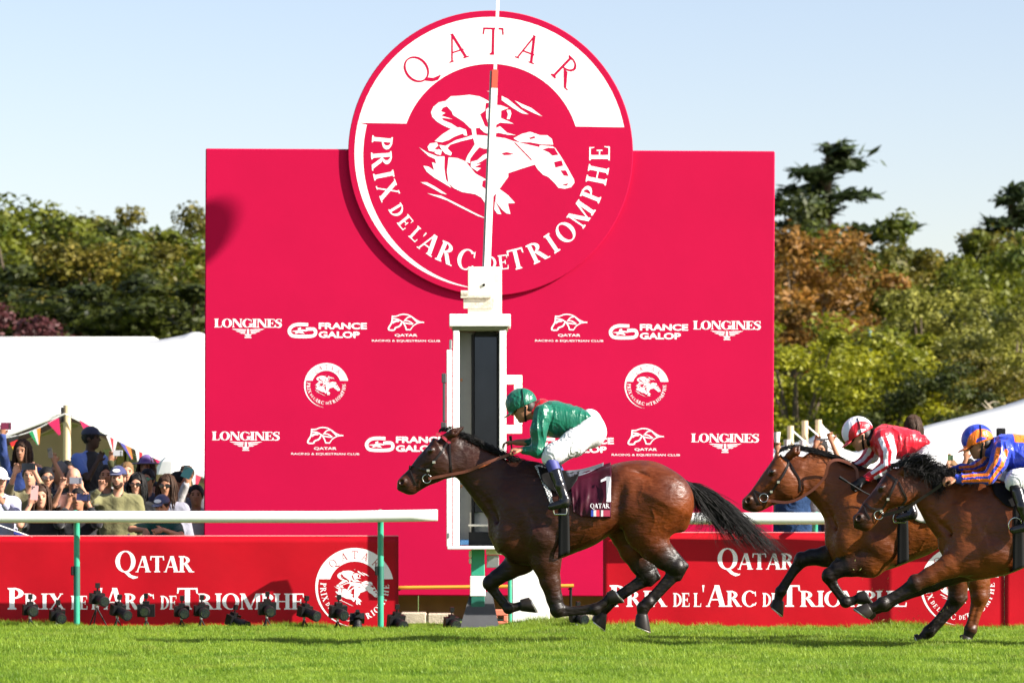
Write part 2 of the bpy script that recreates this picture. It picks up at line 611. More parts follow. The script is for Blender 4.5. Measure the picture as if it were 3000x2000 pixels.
    if c == '1':
        return [_rect(.2, 0, .45, 1), [(.2, 1), (.2, .78), (0, .7), (0, .84), (.12, .9)]], .45
    return P, .4

def stroke(pts, w):
    pts = np.array(pts, float)
    if np.isscalar(w): w = np.full(len(pts), w)
    T = np.gradient(pts, axis=0)
    N = np.stack([-T[:, 1], T[:, 0]], 1); N /= (np.linalg.norm(N, axis=1)[:, None] + 1e-9)
    a = pts + N * np.array(w)[:, None] / 2; b = pts - N * np.array(w)[:, None] / 2
    return [[tuple(a[i]), tuple(a[i+1]), tuple(b[i+1]), tuple(b[i])] for i in range(len(pts) - 1)]

def word(txt, x0, x1, yb, cap, small=0.73, T=0.19, gap=0.05):
    """word in photo pixels from x0 to x1 on baseline yb; first letter tall, the rest small capitals"""
    out = []; x = 0.0; segs = []
    for i, c in enumerate(txt):
        sc = 1.0 if (i == 0 or small >= 1) else small
        g, adv = glyph(c, T)
        segs.append((g, x, sc)); x += adv * sc + gap
    x -= gap
    k = (x1 - x0) / x
    for g, xx, sc in segs:
        out.append([[(x0 + (xx + p[0] * sc) * k, yb - p[1] * sc * cap) for p in poly] for poly in g])
    return out     # list of glyphs, each a list of polygons

def arc_letter(c, th, rb, cap, cx, cy, top=False, T=0.16, wk=1.0):
    """letter on a circle; th from straight down (or from straight up when top)"""
    g, adv = glyph(c, T)
    out = []
    for poly in g:
        q = []
        for (x, y) in poly:
            u = (x - adv / 2) * cap * wk; v = y * cap
            a = R(th)
            if top:
                r = rb + v
                q.append((cx + r*math.sin(a) + u*math.cos(a), cy - r*math.cos(a) + u*math.sin(a)))
            else:
                r = rb - v
                q.append((cx + r*math.sin(a) + u*math.cos(a), cy + r*math.cos(a) - u*math.sin(a)))
        out.append(q)
    return out

def sheet(name, glyphs, d, off, m, parent, step=0.0004, proj=None):
    """flat printed shapes at distance d, off metres in front of it; pieces of one glyph stepped apart by a hair"""
    V = []; Fs = []
    for g in glyphs:
        for i, poly in enumerate(g):
            n = len(V)
            for (px, py) in poly:
                x, z = XZ(px, py, d)
                y = d - off - (i % 12) * step
                if proj: y = proj(x, z) - off - (i % 12) * step
                V.append((x, y, z))
            Fs.append(list(range(n, n + len(poly))))
    return obj_from(name, V, Fs, m, parent)

EMB_W = [
 [(360,225),(420,172),(520,165),(620,152),(730,168),(800,200),(860,235),(800,238),(795,320),(740,365),(770,430),(800,500),(700,515),(640,520),(560,445),(445,375),(430,335),(380,285)],
 [(360,225),(290,240),(230,290),(205,350),(220,400),(270,450),(340,490),(420,525),(500,515),(430,470),(340,435),(320,408),(440,420),(315,385),(360,355),(312,338),(330,300),(380,280)],
 [(250,665),(330,590),(430,525),(520,510),(590,535),(605,600),(570,595),(555,575),(470,610),(400,650),(330,675)],
 [(275,680),(200,690),(172,730),(190,770),(240,780),(285,765),(250,745),(290,715)],
 [(250,790),(290,750),(330,765),(320,815),(270,805)],
 [(300,705),(370,715),(480,650),(600,615),(650,595),(700,590),(660,630),(540,660),(420,700),(390,740),(440,790),(430,820),(370,800),(330,760)],
 [(650,520),(695,515),(705,590),(860,600),(870,735),(790,738),(740,722),(690,780),(640,850),(640,900),(590,880),(610,820),(690,690),(668,620)],
 [(80,735),(170,790),(280,830),(360,830),(360,960),(380,1080),(440,1170),(370,1130),(250,1060),(170,1000),(130,935),(190,945),(250,985),(225,895),(270,910),(260,860),(190,830)],
 [(405,840),(500,845),(590,880),(650,950),(700,1010),(820,1075),(780,1090),(775,1150),(840,1195),(880,1250),(850,1330),(810,1330),(770,1270),(700,1235),(560,1215),(470,1175),(410,1120),(390,1000)],
 [(855,600),(1020,620),(1110,650),(1340,700),(1440,720),(1400,760),(1440,880),(1350,900),(1200,950),(1060,1000),(1060,1040),(970,1170),(900,1260),(850,1240),(850,1000),(860,800)],
 [(935,1190),(975,1180),(1060,1240),(1140,1325),(1060,1330),(1090,1445),(1050,1440),(1000,1400),(925,1310)],
 [(920,1310),(960,1380),(990,1450),(950,1445),(915,1400)],
 [(1400,690),(1540,700),(1570,720),(1640,820),(1700,920),(1780,1060),(1785,1090),(1750,1140),(1680,1160),(1610,1150),(1570,1100),(1500,1035),(1440,1010),(1380,950),(1340,890)],
 [(1110,620),(1200,570),(1290,545),(1400,580),(1480,580),(1530,620),(1545,680),(1420,680),(1300,660),(1180,660)],
 [(805,310),(860,260),(960,260),(1050,290),(970,320),(970,400),(1110,460),(960,450),(880,500),(830,460),(810,400)],
 [(1030,310),(1070,310),(1082,350),(1065,410),(1035,410),(1047,360)],
 [(975,160),(1040,190),(1180,300),(1270,355),(1200,345),(1100,290),(975,205)],
 [(1115,205),(1200,245),(1300,285),(1420,375),(1340,345),(1200,280)],
 [(810,105),(890,120),(880,132)],
 [(105,1115),(170,1115),(260,1160),(395,1245),(330,1230),(200,1160)],
 [(175,1235),(330,1260),(500,1340),(700,1440),(830,1500),(740,1475),(560,1390),(400,1310)],
 [(740,515),(800,490),(880,530),(960,490),(1040,560),(1140,585),(1040,580),(940,560),(870,590),(790,560)],
 [(650,885),(720,865),(780,810),(860,770),(850,820),(760,880),(700,910),(760,905),(690,940),(760,950),(720,985),(650,940)],
]
EMB_R = [
 [(980,785),(1040,770),(1120,790),(1070,802),(1010,805)],
 [(1115,665),(1130,662),(1320,850),(1305,855)],
 [(1430,735),(1490,715),(1560,718),(1605,790),(1540,800),(1500,765)],
 [(1560,870),(1640,850),(1660,908),(1575,930)],
 [(1630,960),(1690,958),(1722,1020),(1670,1015)],
 [(1650,1112),(1722,1100),(1700,1128)],
 [(1280,610),(1340,590),(1350,610),(1300,625)],
 [(820,420),(850,410),(850,440)],
]
def emblem_polys(cx, cy, r):
    """the race emblem: white arch, crescent, ring lettering, rider on horse; centred in photo pixels, radius r"""
    k = r / 398.0
    white = []; red = []
    arch = []
    ch = 82.0        # the arch ends this far above the centre
    n = 40
    a0 = math.asin(ch / 398); a1 = math.asin(ch / 261)
    A = np.linspace(0, 1, n + 1)
    o = [(math.cos(a0 + (math.pi - 2*a0)*t)*398, math.sin(a0 + (math.pi - 2*a0)*t)*398) for t in A]
    i = [(math.cos(a1 + (math.pi - 2*a1)*t)*261, math.sin(a1 + (math.pi - 2*a1)*t)*261) for t in A]
    for q in range(n):
        arch.append([o[q], o[q+1], i[q+1], i[q]])
    white.append([[(cx + x*k, cy - y*k) for x, y in p] for p in arch])
    cres = []
    B = np.linspace(math.pi - a0, math.pi * 1.47, 41)
    for q in range(40):
        t0, t1 = q / 40, (q + 1) / 40
        w0, w1 = 26 * (1 - t0 ** 1.5) + .5, 26 * (1 - t1 ** 1.5) + .5
        cres.append([(398*math.cos(B[q]), 398*math.sin(B[q])), (398*math.cos(B[q+1]), 398*math.sin(B[q+1])), ((398-w1)*math.cos(B[q+1]), (398-w1)*math.sin(B[q+1])), ((398-w0)*math.cos(B[q]), (398-w0)*math.sin(B[q]))])
    white.append([[(cx + x*k, cy - y*k) for x, y in p] for p in cres])
    for c, th in zip('QATAR', (-42.5, -18.8, .3, 19.8, 43)):
        red.append(arc_letter(c, th, 287*k, 80*k, cx, cy, True, 0.10, 0.95))
    big = [('P', -94.5), ('R', -85), ('I', -77.3), ('X', -69), ('A', -33), ('R', -22.6), ('C', -12), ('T', 14.8), ('R', 26.6), ('I', 35.2), ('O', 44.5), ('M', 57), ('P', 69), ('H', 79.5), ('E', 90.8)]
    sm = [('D', -57.5), ('E', -50), ('L', -41.5), ("'", -37.8), ('D', 1.2), ('E', 7.6)]
    for c, th in big: white.append(arc_letter(c, th, 349*k, 60*k, cx, cy, False, 0.19, 0.98))
    for c, th in sm: white.append(arc_letter(c, th, 342*k, 42*k, cx, cy, False, 0.18, 0.95))
    # rider on horse, traced relative to the big disc centre (1431,450)
    def tr(p): return (cx + (1200 + .2678*p[0] - 1431)*k, cy + (240 + .2678*p[1] - 450)*k)
    white.append([[tr(p) for p in poly] for poly in EMB_W])
    red.append([[tr(p) for p in poly] for poly in EMB_R])
    return white, red

M_PINK = mat('backdrop_fabric', (0.43, 0.0014, 0.043), 0.75, spec=0.12, var=0.05, vscale=1.1, bump=0.10, bscale=2.4)
M_PRINTW = mat('white_print', (0.86, 0.84, 0.86), 0.7, spec=0.2)
M_RED = mat('banner_vinyl', (0.38, 0.0012, 0.0095), 0.5, spec=0.2, var=0.12, vscale=2.2, bump=0.2, bscale=3)
M_WHITEP = mat('white_paint', (0.82, 0.81, 0.78), 0.4, var=0.05, vscale=6, bump=0.05)
M_CREAM = mat('weathered_cream_paint', (0.74, 0.70, 0.60), 0.55, var=0.16, vscale=9, bump=0.15)
M_GREENP = mat('green_paint', (0.03, 0.30, 0.19), 0.4, var=0.12, vscale=10)
M_DGREEN = mat('dark_green_paint', (0.012, 0.12, 0.085), 0.45, var=0.12, vscale=10)
M_BLACK = mat('black_plastic', (0.008, 0.008, 0.009), 0.42, spec=.25)
M_RUBBER = mat('black_rubber', (0.02, 0.02, 0.02), 0.8)
M_GREYM = mat('grey_metal', (0.35, 0.36, 0.37), 0.35, metal=0.7, var=0.1)
M_STEEL = mat('polished_steel', (0.6, 0.6, 0.6), 0.18, metal=1.0)

# ------------------------------------------------------------------ backdrop panel with the round sign
DP = 38.3
px0, px1, pyt, pyb = 596, 2264, 439, 1745
bk = empty('advertising_backdrop', (XZ(1431, 1090, DP)[0], DP, XZ(1431, 1745, DP)[1]), 'tall pink-red rectangular backdrop with a round sign rising above its top edge', 'backdrop')
def panel_piece(name, a, b, c, e, m, par, y0, y1, bev=0.012):
    x0, z1 = XZ(a, c, DP); x1, z0 = XZ(b, e, DP)
    return MB().bbox((x0, y0, z0), (x1, y1, z1), bev).build(name, m, par)
panel = panel_piece('panel', px0, px1, pyt, pyb, M_PINK, bk, DP, DP + 0.22)
for xx in (760, 1431, 2100):
    x, z1 = XZ(xx, pyt + 60, DP); z0 = 0.0
    MB().bbox((x - .04, DP + .23, z0), (x + .04, DP + .31, z1)).tube([(x, DP + .3, z1 - 1.2), (x, DP + 1.5, .03)], .03).build('back_strut', M_GREYM, bk)
# disc
DC = (1431, 450)
DDISC = DP - 0.044
cxw, czw = XZ(DC[0], DC[1], DP)
prof = [(0, 0.002), (0, 1.515), (0.004, 1.521), (0.036, 1.521), (0.040, 1.515), (0.040, 0.002)]
disc = MB().lathe((cxw, DDISC, czw), (0, 1, 0), prof, 128).build('disc', M_PINK, bk, True)
# flat shading on the faces keeps the sign's face plane; its rim is still round at 128 sides
disc.data.polygons.foreach_set('use_smooth', np.zeros(len(disc.data.polygons), dtype=bool))
ORG[disc] = ORG[bk]
wpoly, rpoly = emblem_polys(DC[0], DC[1], 398)
KD = 1.0
def roll_polys(gs, cx, cy, deg):
    c, s_ = math.cos(R(deg)), math.sin(R(deg))
    return [[[(cx + (x-cx)*c - (y-cy)*s_, cy + (x-cx)*s_ + (y-cy)*c) for x, y in p] for p in g] for g in gs]
wpoly = roll_polys(wpoly, *DC, 0.7); rpoly = roll_polys(rpoly, *DC, 0.7)
sheet('arch', wpoly[:2], DP, 0.0450, M_PRINTW, disc, 0.0)
sheet('lettering', rpoly[:5], DP, 0.0460, M_PINK, disc, .00008)
sheet('lettering', wpoly[2:-1], DP, 0.0453, M_PRINTW, disc, .00008)
sheet('emblem', wpoly[-1:], DP, 0.0453, M_PRINTW, disc, 0.00008)
sheet('emblem_detail', rpoly[-1:], DP, 0.0468, M_PINK, disc, 0.00008)

def sans(txt, x0, x1, ytop, ybase, bold=0.0):
    """sans-serif word filled into a photo-pixel box, as triangles"""
    cu = bpy.data.curves.new('text', 'FONT')
    cu.body = txt; cu.size = 1.0; cu.offset = bold; cu.resolution_u = 4
    o = bpy.data.objects.new('text', cu); COL.objects.link(o)
    dg = bpy.context.evaluated_depsgraph_get(); dg.update()
    me = o.evaluated_get(dg).to_mesh()
    V = np.array([v.co[:2] for v in me.vertices]); Fs = [list(p.vertices) for p in me.polygons]
    o.evaluated_get(dg).to_mesh_clear()
    bpy.data.objects.remove(o); bpy.data.curves.remove(cu)
    mn, mx = V.min(0), V.max(0)
    Q = np.stack([x0 + (V[:, 0]-mn[0])/(mx[0]-mn[0])*(x1-x0), ybase - (V[:, 1]-mn[1])/(mx[1]-mn[1])*(ybase-ytop)], 1)
    return [[tuple(Q[i]) for i in f] for f in Fs]

ROLL = 0.0048
def unroll(px, py):       # measured position -> position before the panel's slight tilt
    return px, py - (px - 1431) * ROLL
def logo_watch(cx, cy):
    g = word('LONGINES', cx - 99, cx + 99, cy + 2, 25, 1.0, T=0.24, gap=0.0)
    wing = [[(cx-48, cy+6), (cx-5, cy+8), (cx-8, cy+11), (cx-40, cy+9)], [(cx+48, cy+6), (cx+5, cy+8), (cx+8, cy+11), (cx+40, cy+9)],
            [(cx-38, cy+12), (cx-6, cy+13), (cx-9, cy+16), (cx-30, cy+15)], [(cx+38, cy+12), (cx+6, cy+13), (cx+9, cy+16), (cx+30, cy+15)],
            [(cx-26, cy+17.5), (cx-7, cy+18), (cx-9, cy+20.5), (cx-20, cy+20)], [(cx+26, cy+17.5), (cx+7, cy+18), (cx+9, cy+20.5), (cx+20, cy+20)],
            _rect(cx-9, cy+22, cx+9, cy+26), _rect(cx-7, cy+27.5, cx+7, cy+29), _rect(cx-10, cy+30, cx+10, cy+32.5), _rect(cx-3, cy+7, cx+3, cy+21)]
    return g + [wing]
def logo_race(cx, cy):
    """rounded letter ring with a leaping horse, and two lines of bold lettering"""
    def c(p): return (cx + (p[0]-1045)*.3401, cy + (p[1]-252)*.3401)
    ring = stroke([c(p) for p in cat([(880,205),(790,204),(740,222),(718,258),(735,295),(780,306),(890,306),(932,296),(945,272),(934,246),(900,242),(862,246)], 5)], 9.5)
    horse = [[c(p) for p in q] for q in ([(775,262),(800,245),(860,250),(872,262),(830,262),(850,285),(800,275),(770,285)], [(790,238),(815,228),(820,240),(800,248)], [(730,262),(780,256),(775,268)])]
    t1 = sans('FRANCE', cx - 25, cx + 116, cy - 22, cy - 3, 0.035)
    t2 = sans('GALOP', cx - 25, cx + 95, cy + 3.5, cy + 22.5, 0.035)
    return [ring, horse, t1, t2]
def logo_club(cx, cy):
    def c(p): return (cx + (p[0]-1715)*.1786, cy + (p[1]-300)*.1786)
    S = []
    for pts, w in (([(1480,100),(1550,100),(1620,75),(1680,68),(1750,80),(1810,110),(1880,160),(1940,190),(2010,200)], 3.2), ([(2010,200),(1930,205),(1870,230),(1820,270),(1780,330)], 2.6),
                   ([(1490,140),(1560,145),(1620,170),(1680,205),(1750,220),(1840,230)], 3.2), ([(1490,110),(1480,200),(1430,290),(1440,325),(1520,325),(1540,290),(1610,260),(1650,190)], 4.2),
                   ([(1490,210),(1540,180),(1600,175)], 6), ([(1680,180),(1740,120),(1800,110)], 3), ([(1690,170),(1760,180),(1840,230)], 3), ([(1670,210),(1700,260),(1720,320)], 3.5), ([(1710,318),(1780,322)], 3.5), ([(1810,110),(1850,150),(1900,200)], 4)):
        S.append(stroke([c(p) for p in cat(pts, 4)], w))
    S.append(sans('QATAR', cx - 33, cx + 33, cy + 16, cy + 25, 0.02))
    S.append(sans('RACING & EQUESTRIAN CLUB', cx - 100, cx + 100, cy + 33, cy + 40, 0.012))
    return S
def logo_emblem(cx, cy, r=65):
    return emblem_polys(cx, cy, r)
LOGOS = [(logo_watch, 723, 957), (logo_race, 955, 967), (logo_club, 1186, 962), (logo_club, 1664, 962), (logo_race, 1896, 971), (logo_watch, 2126, 963),
         (logo_watch, 718, 1287), (logo_club, 951, 1293), (logo_race, 1183, 1300), (logo_race, 1680, 1303), (logo_club, 1890, 1296), (logo_watch, 2122, 1293)]
for fn, lx, ly in LOGOS:
    ux, uy = unroll(lx, ly)
    sheet('logo', fn(ux, uy), DP, 0.0012, M_PRINTW, panel, .00008)
for lx, ly in ((953, 1128), (1892, 1131)):
    ux, uy = unroll(lx, ly)
    w_, r_ = logo_emblem(ux, uy)
    sheet('logo', w_, DP, 0.0012, M_PRINTW, panel, 0.00008)
    sheet('logo_lettering', r_[:5], DP, 0.0026, M_PINK, panel, 0.00008); sheet('logo_detail', r_[5:], DP, 0.0026, M_PINK, panel, 0.00008)
bk.rotation_euler = (0, ROLL, 0)

# ------------------------------------------------------------------ winning post with mirror cabinet and mast
DW = 35.85
wp = empty('winning_post', W(1400, 1836, DW)[:2] + (0.0,), 'white winning post cabinet with a dark mirror and a tall leaning mast', 'winning post')
def pbox(name, a, b, c, e, m, y0, y1, par=None, bev=0.006, d=DW):
    x0, z1 = XZ(a, c, d); x1, z0 = XZ(b, e, d)
    return MB().bbox((x0, y0, z0), (x1, y1, z1), bev).build(name, m, par or wp)
mb = MB()
x0, _ = XZ(1348, 0, DW); x1, _ = XZ(1462, 0, DW); xa, _ = XZ(1378, 0, DW); xb, _ = XZ(1440, 0, DW)
V = [(x0, DW-.2, 0), (x1, DW-.2, 0), (x1, DW+.25, 0), (x0, DW+.25, 0), (xa, DW+.02, .36), (xb, DW+.02, .36), (xb, DW+.16, .36), (xa, DW+.16, .36)]
mb.add(V, [(0,1,5,4),(1,2,6,5),(2,3,7,6),(3,0,4,7),(4,5,6,7),(0,3,2,1)]).build('base', mat('dark_grey_rubber', (.05, .05, .055), .7, var=.15), wp)
pbox('column_section', 1380, 1420, 1746, 1848, M_DGREEN, DW - .07, DW + .07)
pbox('column_section', 1377, 1422, 1686, 1745.5, M_WHITEP, DW - .075, DW + .075)
pbox('column_section', 1380, 1420, 1609, 1685.5, M_GREENP, DW - .07, DW + .07)
pbox('cable_box', 1374, 1382, 1612, 1632, M_CREAM, DW - .09, DW - .071)
pbox('cable_box', 1374, 1382, 1634, 1650, M_CREAM, DW - .09, DW - .071)
pbox('under_bracket', 1424, 1478, 1609, 1624, M_CREAM, DW - .08, DW + .06)
pbox('junction_box', 1426, 1462, 1625, 1662, M_GREYM, DW - .06, DW + .04)
# cabinet
yF, yB = DW - .32, DW + .05
pbox('roof_slab', 1318, 1496, 926, 962, M_WHITEP, yF - .05, yB + .05)
pbox('cornice', 1326, 1488, 962.5, 972, mat('olive_trim', (.16, .16, .08), .6), yF - .02, yB + .02)
pbox('door_frame', 1310, 1326, 1030, 1600, M_WHITEP, yF - .05, yF + .02)
pbox('door_frame', 1329, 1347, 972.5, 1597, M_WHITEP, yF - .02, yF + .10)
pbox('door_frame', 1463, 1483, 972.5, 1597, M_WHITEP, yF - .02, yF + .12)
pbox('floor_shelf', 1312, 1488, 1598, 1608, M_WHITEP, yF - .05, yB)
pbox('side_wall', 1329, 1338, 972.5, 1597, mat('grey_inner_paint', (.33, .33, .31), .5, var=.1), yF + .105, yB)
pbox('side_wall', 1474, 1483, 972.5, 1597, M_WHITEP, yF + .125, yB)
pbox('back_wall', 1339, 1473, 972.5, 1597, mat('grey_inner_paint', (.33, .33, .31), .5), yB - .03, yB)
pbox('mirror_frame', 1381, 1390, 980, 1596, M_BLACK, yB - .12, yB - .031)
pbox('mirror_frame', 1456, 1464, 980, 1596, M_BLACK, yB - .12, yB - .031)
pbox('mirror_frame', 1390.5, 1455.5, 972.8, 986, M_BLACK, yB - .12, yB - .031)
pbox('mirror', 1390.5, 1455.5, 986.5, 1500, mat('dark_mirror', (.035, .045, .065), .08, metal=.9, var=.2, vscale=2), yB - .06, yB - .032, bev=.002)
pbox('equipment_shelf', 1372, 1456, 1535, 1541, M_CREAM, yF + .2, yB - .13)
pbox('equipment_box', 1376, 1450, 1560, 1596, M_BLACK, yF + .25, yB - .14)
pbox('equipment_box', 1348, 1374, 1580, 1596, mat('blue_plastic', (.06, .2, .42), .4), yF + .15, yF + .4)
MB().tube([W(1380, 1500, DW), W(1380, 1590, DW)], .014).build('conduit', M_CREAM, wp)
for yy in (1110, 1420):
    pbox('latch', 1349, 1356, yy, yy + 9, mat('rusty_steel', (.22, .10, .05), .7, var=.3), yF + .14, yF + .17)
# side bracket, right, cream and weathered
mb = MB()
for (a, b, c, e) in ((1483.5, 1530, 1099, 1126), (1506, 1530, 1126.5, 1244.5), (1483.5, 1529, 1245, 1270)):
    x0, z1 = XZ(a, c, DW); x1, z0 = XZ(b, e, DW)
    mb.bbox((x0, DW - .06, z0), (x1, DW + .02, z1), .006)
mb.build('side_bracket', M_CREAM, wp)
mb = MB()
for (a, b, c, e) in ((1296, 1309, 1098, 1126), (1299, 1307, 1126.5, 1238), (1294, 1309, 1239, 1262)):
    x0, z1 = XZ(a, c, DW); x1, z0 = XZ(b, e, DW)
    mb.bbox((x0, yF - .06, z0), (x1, yF, z1), .006)
mb.build('door_handle', mat('dark_iron', (.07, .07, .075), .5, metal=.4), wp)
pbox('hinge', 1318, 1326, 1000, 1028, M_GREYM, yF - .03, yF)
pbox('hinge', 1312, 1320, 1560, 1575, M_GREYM, yF - .065, yF - .052)
# head block and mast
pbox('head_block', 1371, 1470, 784, 925, M_CREAM, DW - .12, DW + .12)
MB().lathe((XZ(1418, 837, DW)[0], DW - .135, XZ(1418, 837, DW)[1]), (0, 1, 0), [(0, .008), (.002, .014), (.014, .014)], 12).build('bolt', M_BLACK, wp)
mb = MB()
for (a, b, c, e, yy) in ((1350, 1440, 868, 876, .05), (1358, 1448, 877, 906, .02)):
    x0, z1 = XZ(a, c, DW); x1, z0 = XZ(b, e, DW)
    mb.bbox((x0, DW - .125 - yy, z0), (x1, DW - .123, z1), .004)
mb.lathe((XZ(1357, 862, DW)[0], DW - .16, XZ(1357, 862, DW)[1]), (1, 0, 0), [(-.02, .01), (-.02, .028), (.05, .028), (.05, .01)], 12)
mb.build('mast_clamp', mat('rusty_cream', (.55, .48, .38), .6, var=.3, vscale=25, bump=.3), wp)
def mast_at(py): return W(1428 + (783 - py) * 0.0395, py, DW - .02)
for (pa, pb, r0, m) in ((783, 259, .037, M_WHITEP), (258.5, 205, .034, mat('orange_red_paint', (.55, .09, .05), .5)), (204.5, -20, .019, M_WHITEP)):
    A_, B_ = np.array(mast_at(pa)), np.array(mast_at(pb)); t_ = unit(B_ - A_)
    MB().obox((A_ + B_) / 2, (np.cross(t_, (0, 1, 0)), (0, 1, 0), t_), (r0 * .85, r0 * .85, np.linalg.norm(B_ - A_) / 2 - .001)).build('mast_section', m, wp)
MB().tube([np.array(mast_at(783)) + (-.042, .02, 0), np.array(mast_at(207)) + (-.042, .02, 0)], .010, 8).build('mast_shade_strip', mat('grey_shade', (.3, .31, .33), .5), wp, True)  # grey strip stands in for the shaded left side of the mast
MB().tube([mast_at(-20), mast_at(-60)], [.018, .006], 12).build('mast_tip', M_WHITEP, wp, True)

# ------------------------------------------------------------------ running rails
def rail_y(px, right):
    if right: return 1518
    return 1513.5 if px < 980 else 1513.5 - (px - 980) * 0.0165
def running_rail(px_list, posts, label, right):
    d = 35.2; pd = 35.5 if right else 35.41
    x, z = XZ(px_list[0], rail_y(px_list[0], right), d)
    root = empty('running_rail', (x, d, 0), label, 'running rail', 'white plastic running rails on green posts')
    n = len(px_list)
    for i in range(n - 1):
        a, b = px_list[i], px_list[i+1]
        pts = [(*[XZ(q, rail_y(q, right), d)[0], d], XZ(q, rail_y(q, right), d)[1]) for q in np.linspace(a, b, 5)]
        r = [.0585] * 5
        if i == n - 2 and not right:
            pts.append((pts[-1][0] + .004, d, pts[-1][2])); r = [.0585] * 4 + [.0575, .050]
        MB().tube(pts, r, 24).build('rail_section', mat('rail_plastic', (.83, .83, .82), .32, var=.03, vscale=3), root, True)
    for q in px_list[1:-1]:
        xq, zq = XZ(q, rail_y(q, right), d)
        MB().tube([(xq - .02, d, zq), (xq + .02, d, zq)], .0588, 24).build('rail_joint', mat('rail_joint_plastic', (.80, .80, .79), .35), root, True)
    for q in posts:
        xq = XZ(q, 0, pd)[0]
        zt = XZ(q, rail_y(q, right), d)[1]
        g_ = pd - d
        pts = [(xq, pd, 0), (xq, pd, .5), (xq, pd, zt - .15), (xq, pd - .08*g_, zt - .03), (xq, pd - .3*g_, zt + .035), (xq, pd - .55*g_, zt + .04), (xq, pd - .8*g_, zt + .03)]
        po = MB().tube(pts, .030, 12).build('post', M_GREENP, root, True)
        MB().tube([(xq, pd, .33), (xq, pd, .62)], .0325, 12).build('post_sleeve', M_DGREEN, po, True)
        MB().bbox((xq - .055, pd - .04, .53), (xq - .031, pd + .04, .62)).build('post_clip', M_BLACK, po)
    return root
running_rail([-700, -210, 330, 980, 1281], [225, 1115], 'white running rail on the left, ending beside the winning post', False)
running_rail([1795, 2290, 3050, 3700], [1880, 2387, 3260], 'white running rail on the right, behind the galloping horses', True)

# ------------------------------------------------------------------ barrier banners
def banner(name, a, b, yt, d, label, seams, words, emb, right):
    x0, z1 = XZ(a, yt, d); x1 = XZ(b, yt, d)[0]
    root = empty(name, ((x0 + x1) / 2, d, 0), label, 'banner', 'red printed barrier banners')
    edges = [a] + seams + [b]
    def wav(x, z): return d + .006 * math.sin(x * 2.3) * (z / z1) + .004 * math.sin(x * 5.1 + z * 4)
    pan = None
    for s0, s1 in zip(edges[:-1], edges[1:]):
        xa, xb = XZ(s0, 0, d)[0] + .003, XZ(s1, 0, d)[0] - .003
        nx = max(4, int((xb - xa) / .05)); nz = 14
        V = []; Fs = []
        for q in range(nx + 1):
            for r_ in range(nz + 1):
                x = xa + (xb - xa) * q / nx; z = z1 * r_ / nz
                V.append((x, wav(x, z), z))
        n1 = len(V)
        V += [(x, y + .04, z) for x, y, z in V]
        for q in range(nx):
            for r_ in range(nz):
                i = q * (nz+1) + r_
                Fs.append((i, i + nz + 1, i + nz + 2, i + 1)); Fs.append((n1 + i, n1 + i + 1, n1 + i + nz + 2, n1 + i + nz + 1))
            i = q * (nz+1) + nz
            Fs.append((i, i + nz + 1, n1 + i + nz + 1, n1 + i))
        for i0 in (0, nx * (nz + 1)):
            for r_ in range(nz):
                Fs.append((i0 + r_, i0 + r_ + 1, n1 + i0 + r_ + 1, n1 + i0 + r_))
        p = obj_from('banner_panel', V, Fs, M_RED, root, True)
        pan = pan or p
        MB().bbox((xa, d + .003, z1 + .001), (xb, d + .05, z1 + .012), .004).build('top_trim', mat('pale_red_trim', (.72, .25, .25), .5), root)
    for wds in words:
        sheet('lettering', wds, d, .0010, M_PRINTW, root, .00006, wav)
    w_, r_ = emblem_polys(*emb)
    sheet('emblem', w_, d, .0010, M_PRINTW, root, .00006, wav)
    tag(sheet('lettering', r_[:5], d, .0022, M_RED, root, .00006, wav), kind='stuff'); tag(sheet('emblem_detail', r_[5:], d, .0022, M_RED, root, .00006, wav), kind='stuff')
    return root
def words_at(dx, dy):
    q = word('QATAR', 338 + dx, 568 + dx, 1675 + dy, 62, .76, .2, 0.0)
    l = []
    for t, a, b, sm in (('PRIX', 22, 190, .74), ('DE', 208, 256, 1), ('L', 268, 290, 1), ("'", 292, 302, 1), ('ARC', 304, 452, .74), ('DE', 470, 518, 1), ('TRIOMPHE', 520, 892, .74)):
        cap = 40 if t in ('DE', 'L') else 63
        l += word(t, a + dx, b + dx, 1784 + dy, cap, sm, .2, .02)
    return [q, l]
banner('barrier_banner', -620, 1168, 1571, 35.80, 'red printed banner on the left below the crowd', [-60], words_at(0, 0), (1039, 1719, 115), False)
banner('barrier_banner', 1766, 3700, 1561, 35.40, 'red printed banner on the right behind the galloping horses', [2943], words_at(1764, -8), (2812, 1714, 116), True)

# ------------------------------------------------------------------ things along the foot of the backdrop
z_pole = XZ(0, 1718, 37.4)[1]
MB().tube([(XZ(1150, 0, 37.4)[0], 37.4, z_pole - .01), (XZ(1681, 0, 37.4)[0], 37.4, z_pole + .012)], .019, 10).build('barrier_pole', tuple([mat('amber_paint', (.75, .30, .03), .45)]), None, True)
bp_ = bpy.data.objects['barrier_pole']; tag(bp_, 'thin amber pole held level across the foot of the pink backdrop', 'pole')
st = empty('pole_stand', (XZ(1160, 0, 37.4)[0], 37.4, 0), 'dark clamp stand holding the left end of the amber pole', 'stand')
xx = XZ(1160, 0, 37.4)[0]
MB().tube([(xx, 37.44, 0), (xx, 37.44, z_pole)], .015).build('upright', M_BLACK, st); MB().bbox((xx - .03, 37.425, z_pole - .04), (xx + .05, 37.46, z_pole - .021)).build('clamp', M_BLACK, st); MB().bbox((xx - .12, 37.38, 0), (xx + .12, 37.5, .02)).build('foot_plate', M_BLACK, st)
st2 = empty('pole_stand', (XZ(1672, 0, 37.4)[0], 37.4, 0), 'dark clamp stand under the right end of the amber pole', 'stand')
xx = XZ(1672, 0, 37.4)[0]
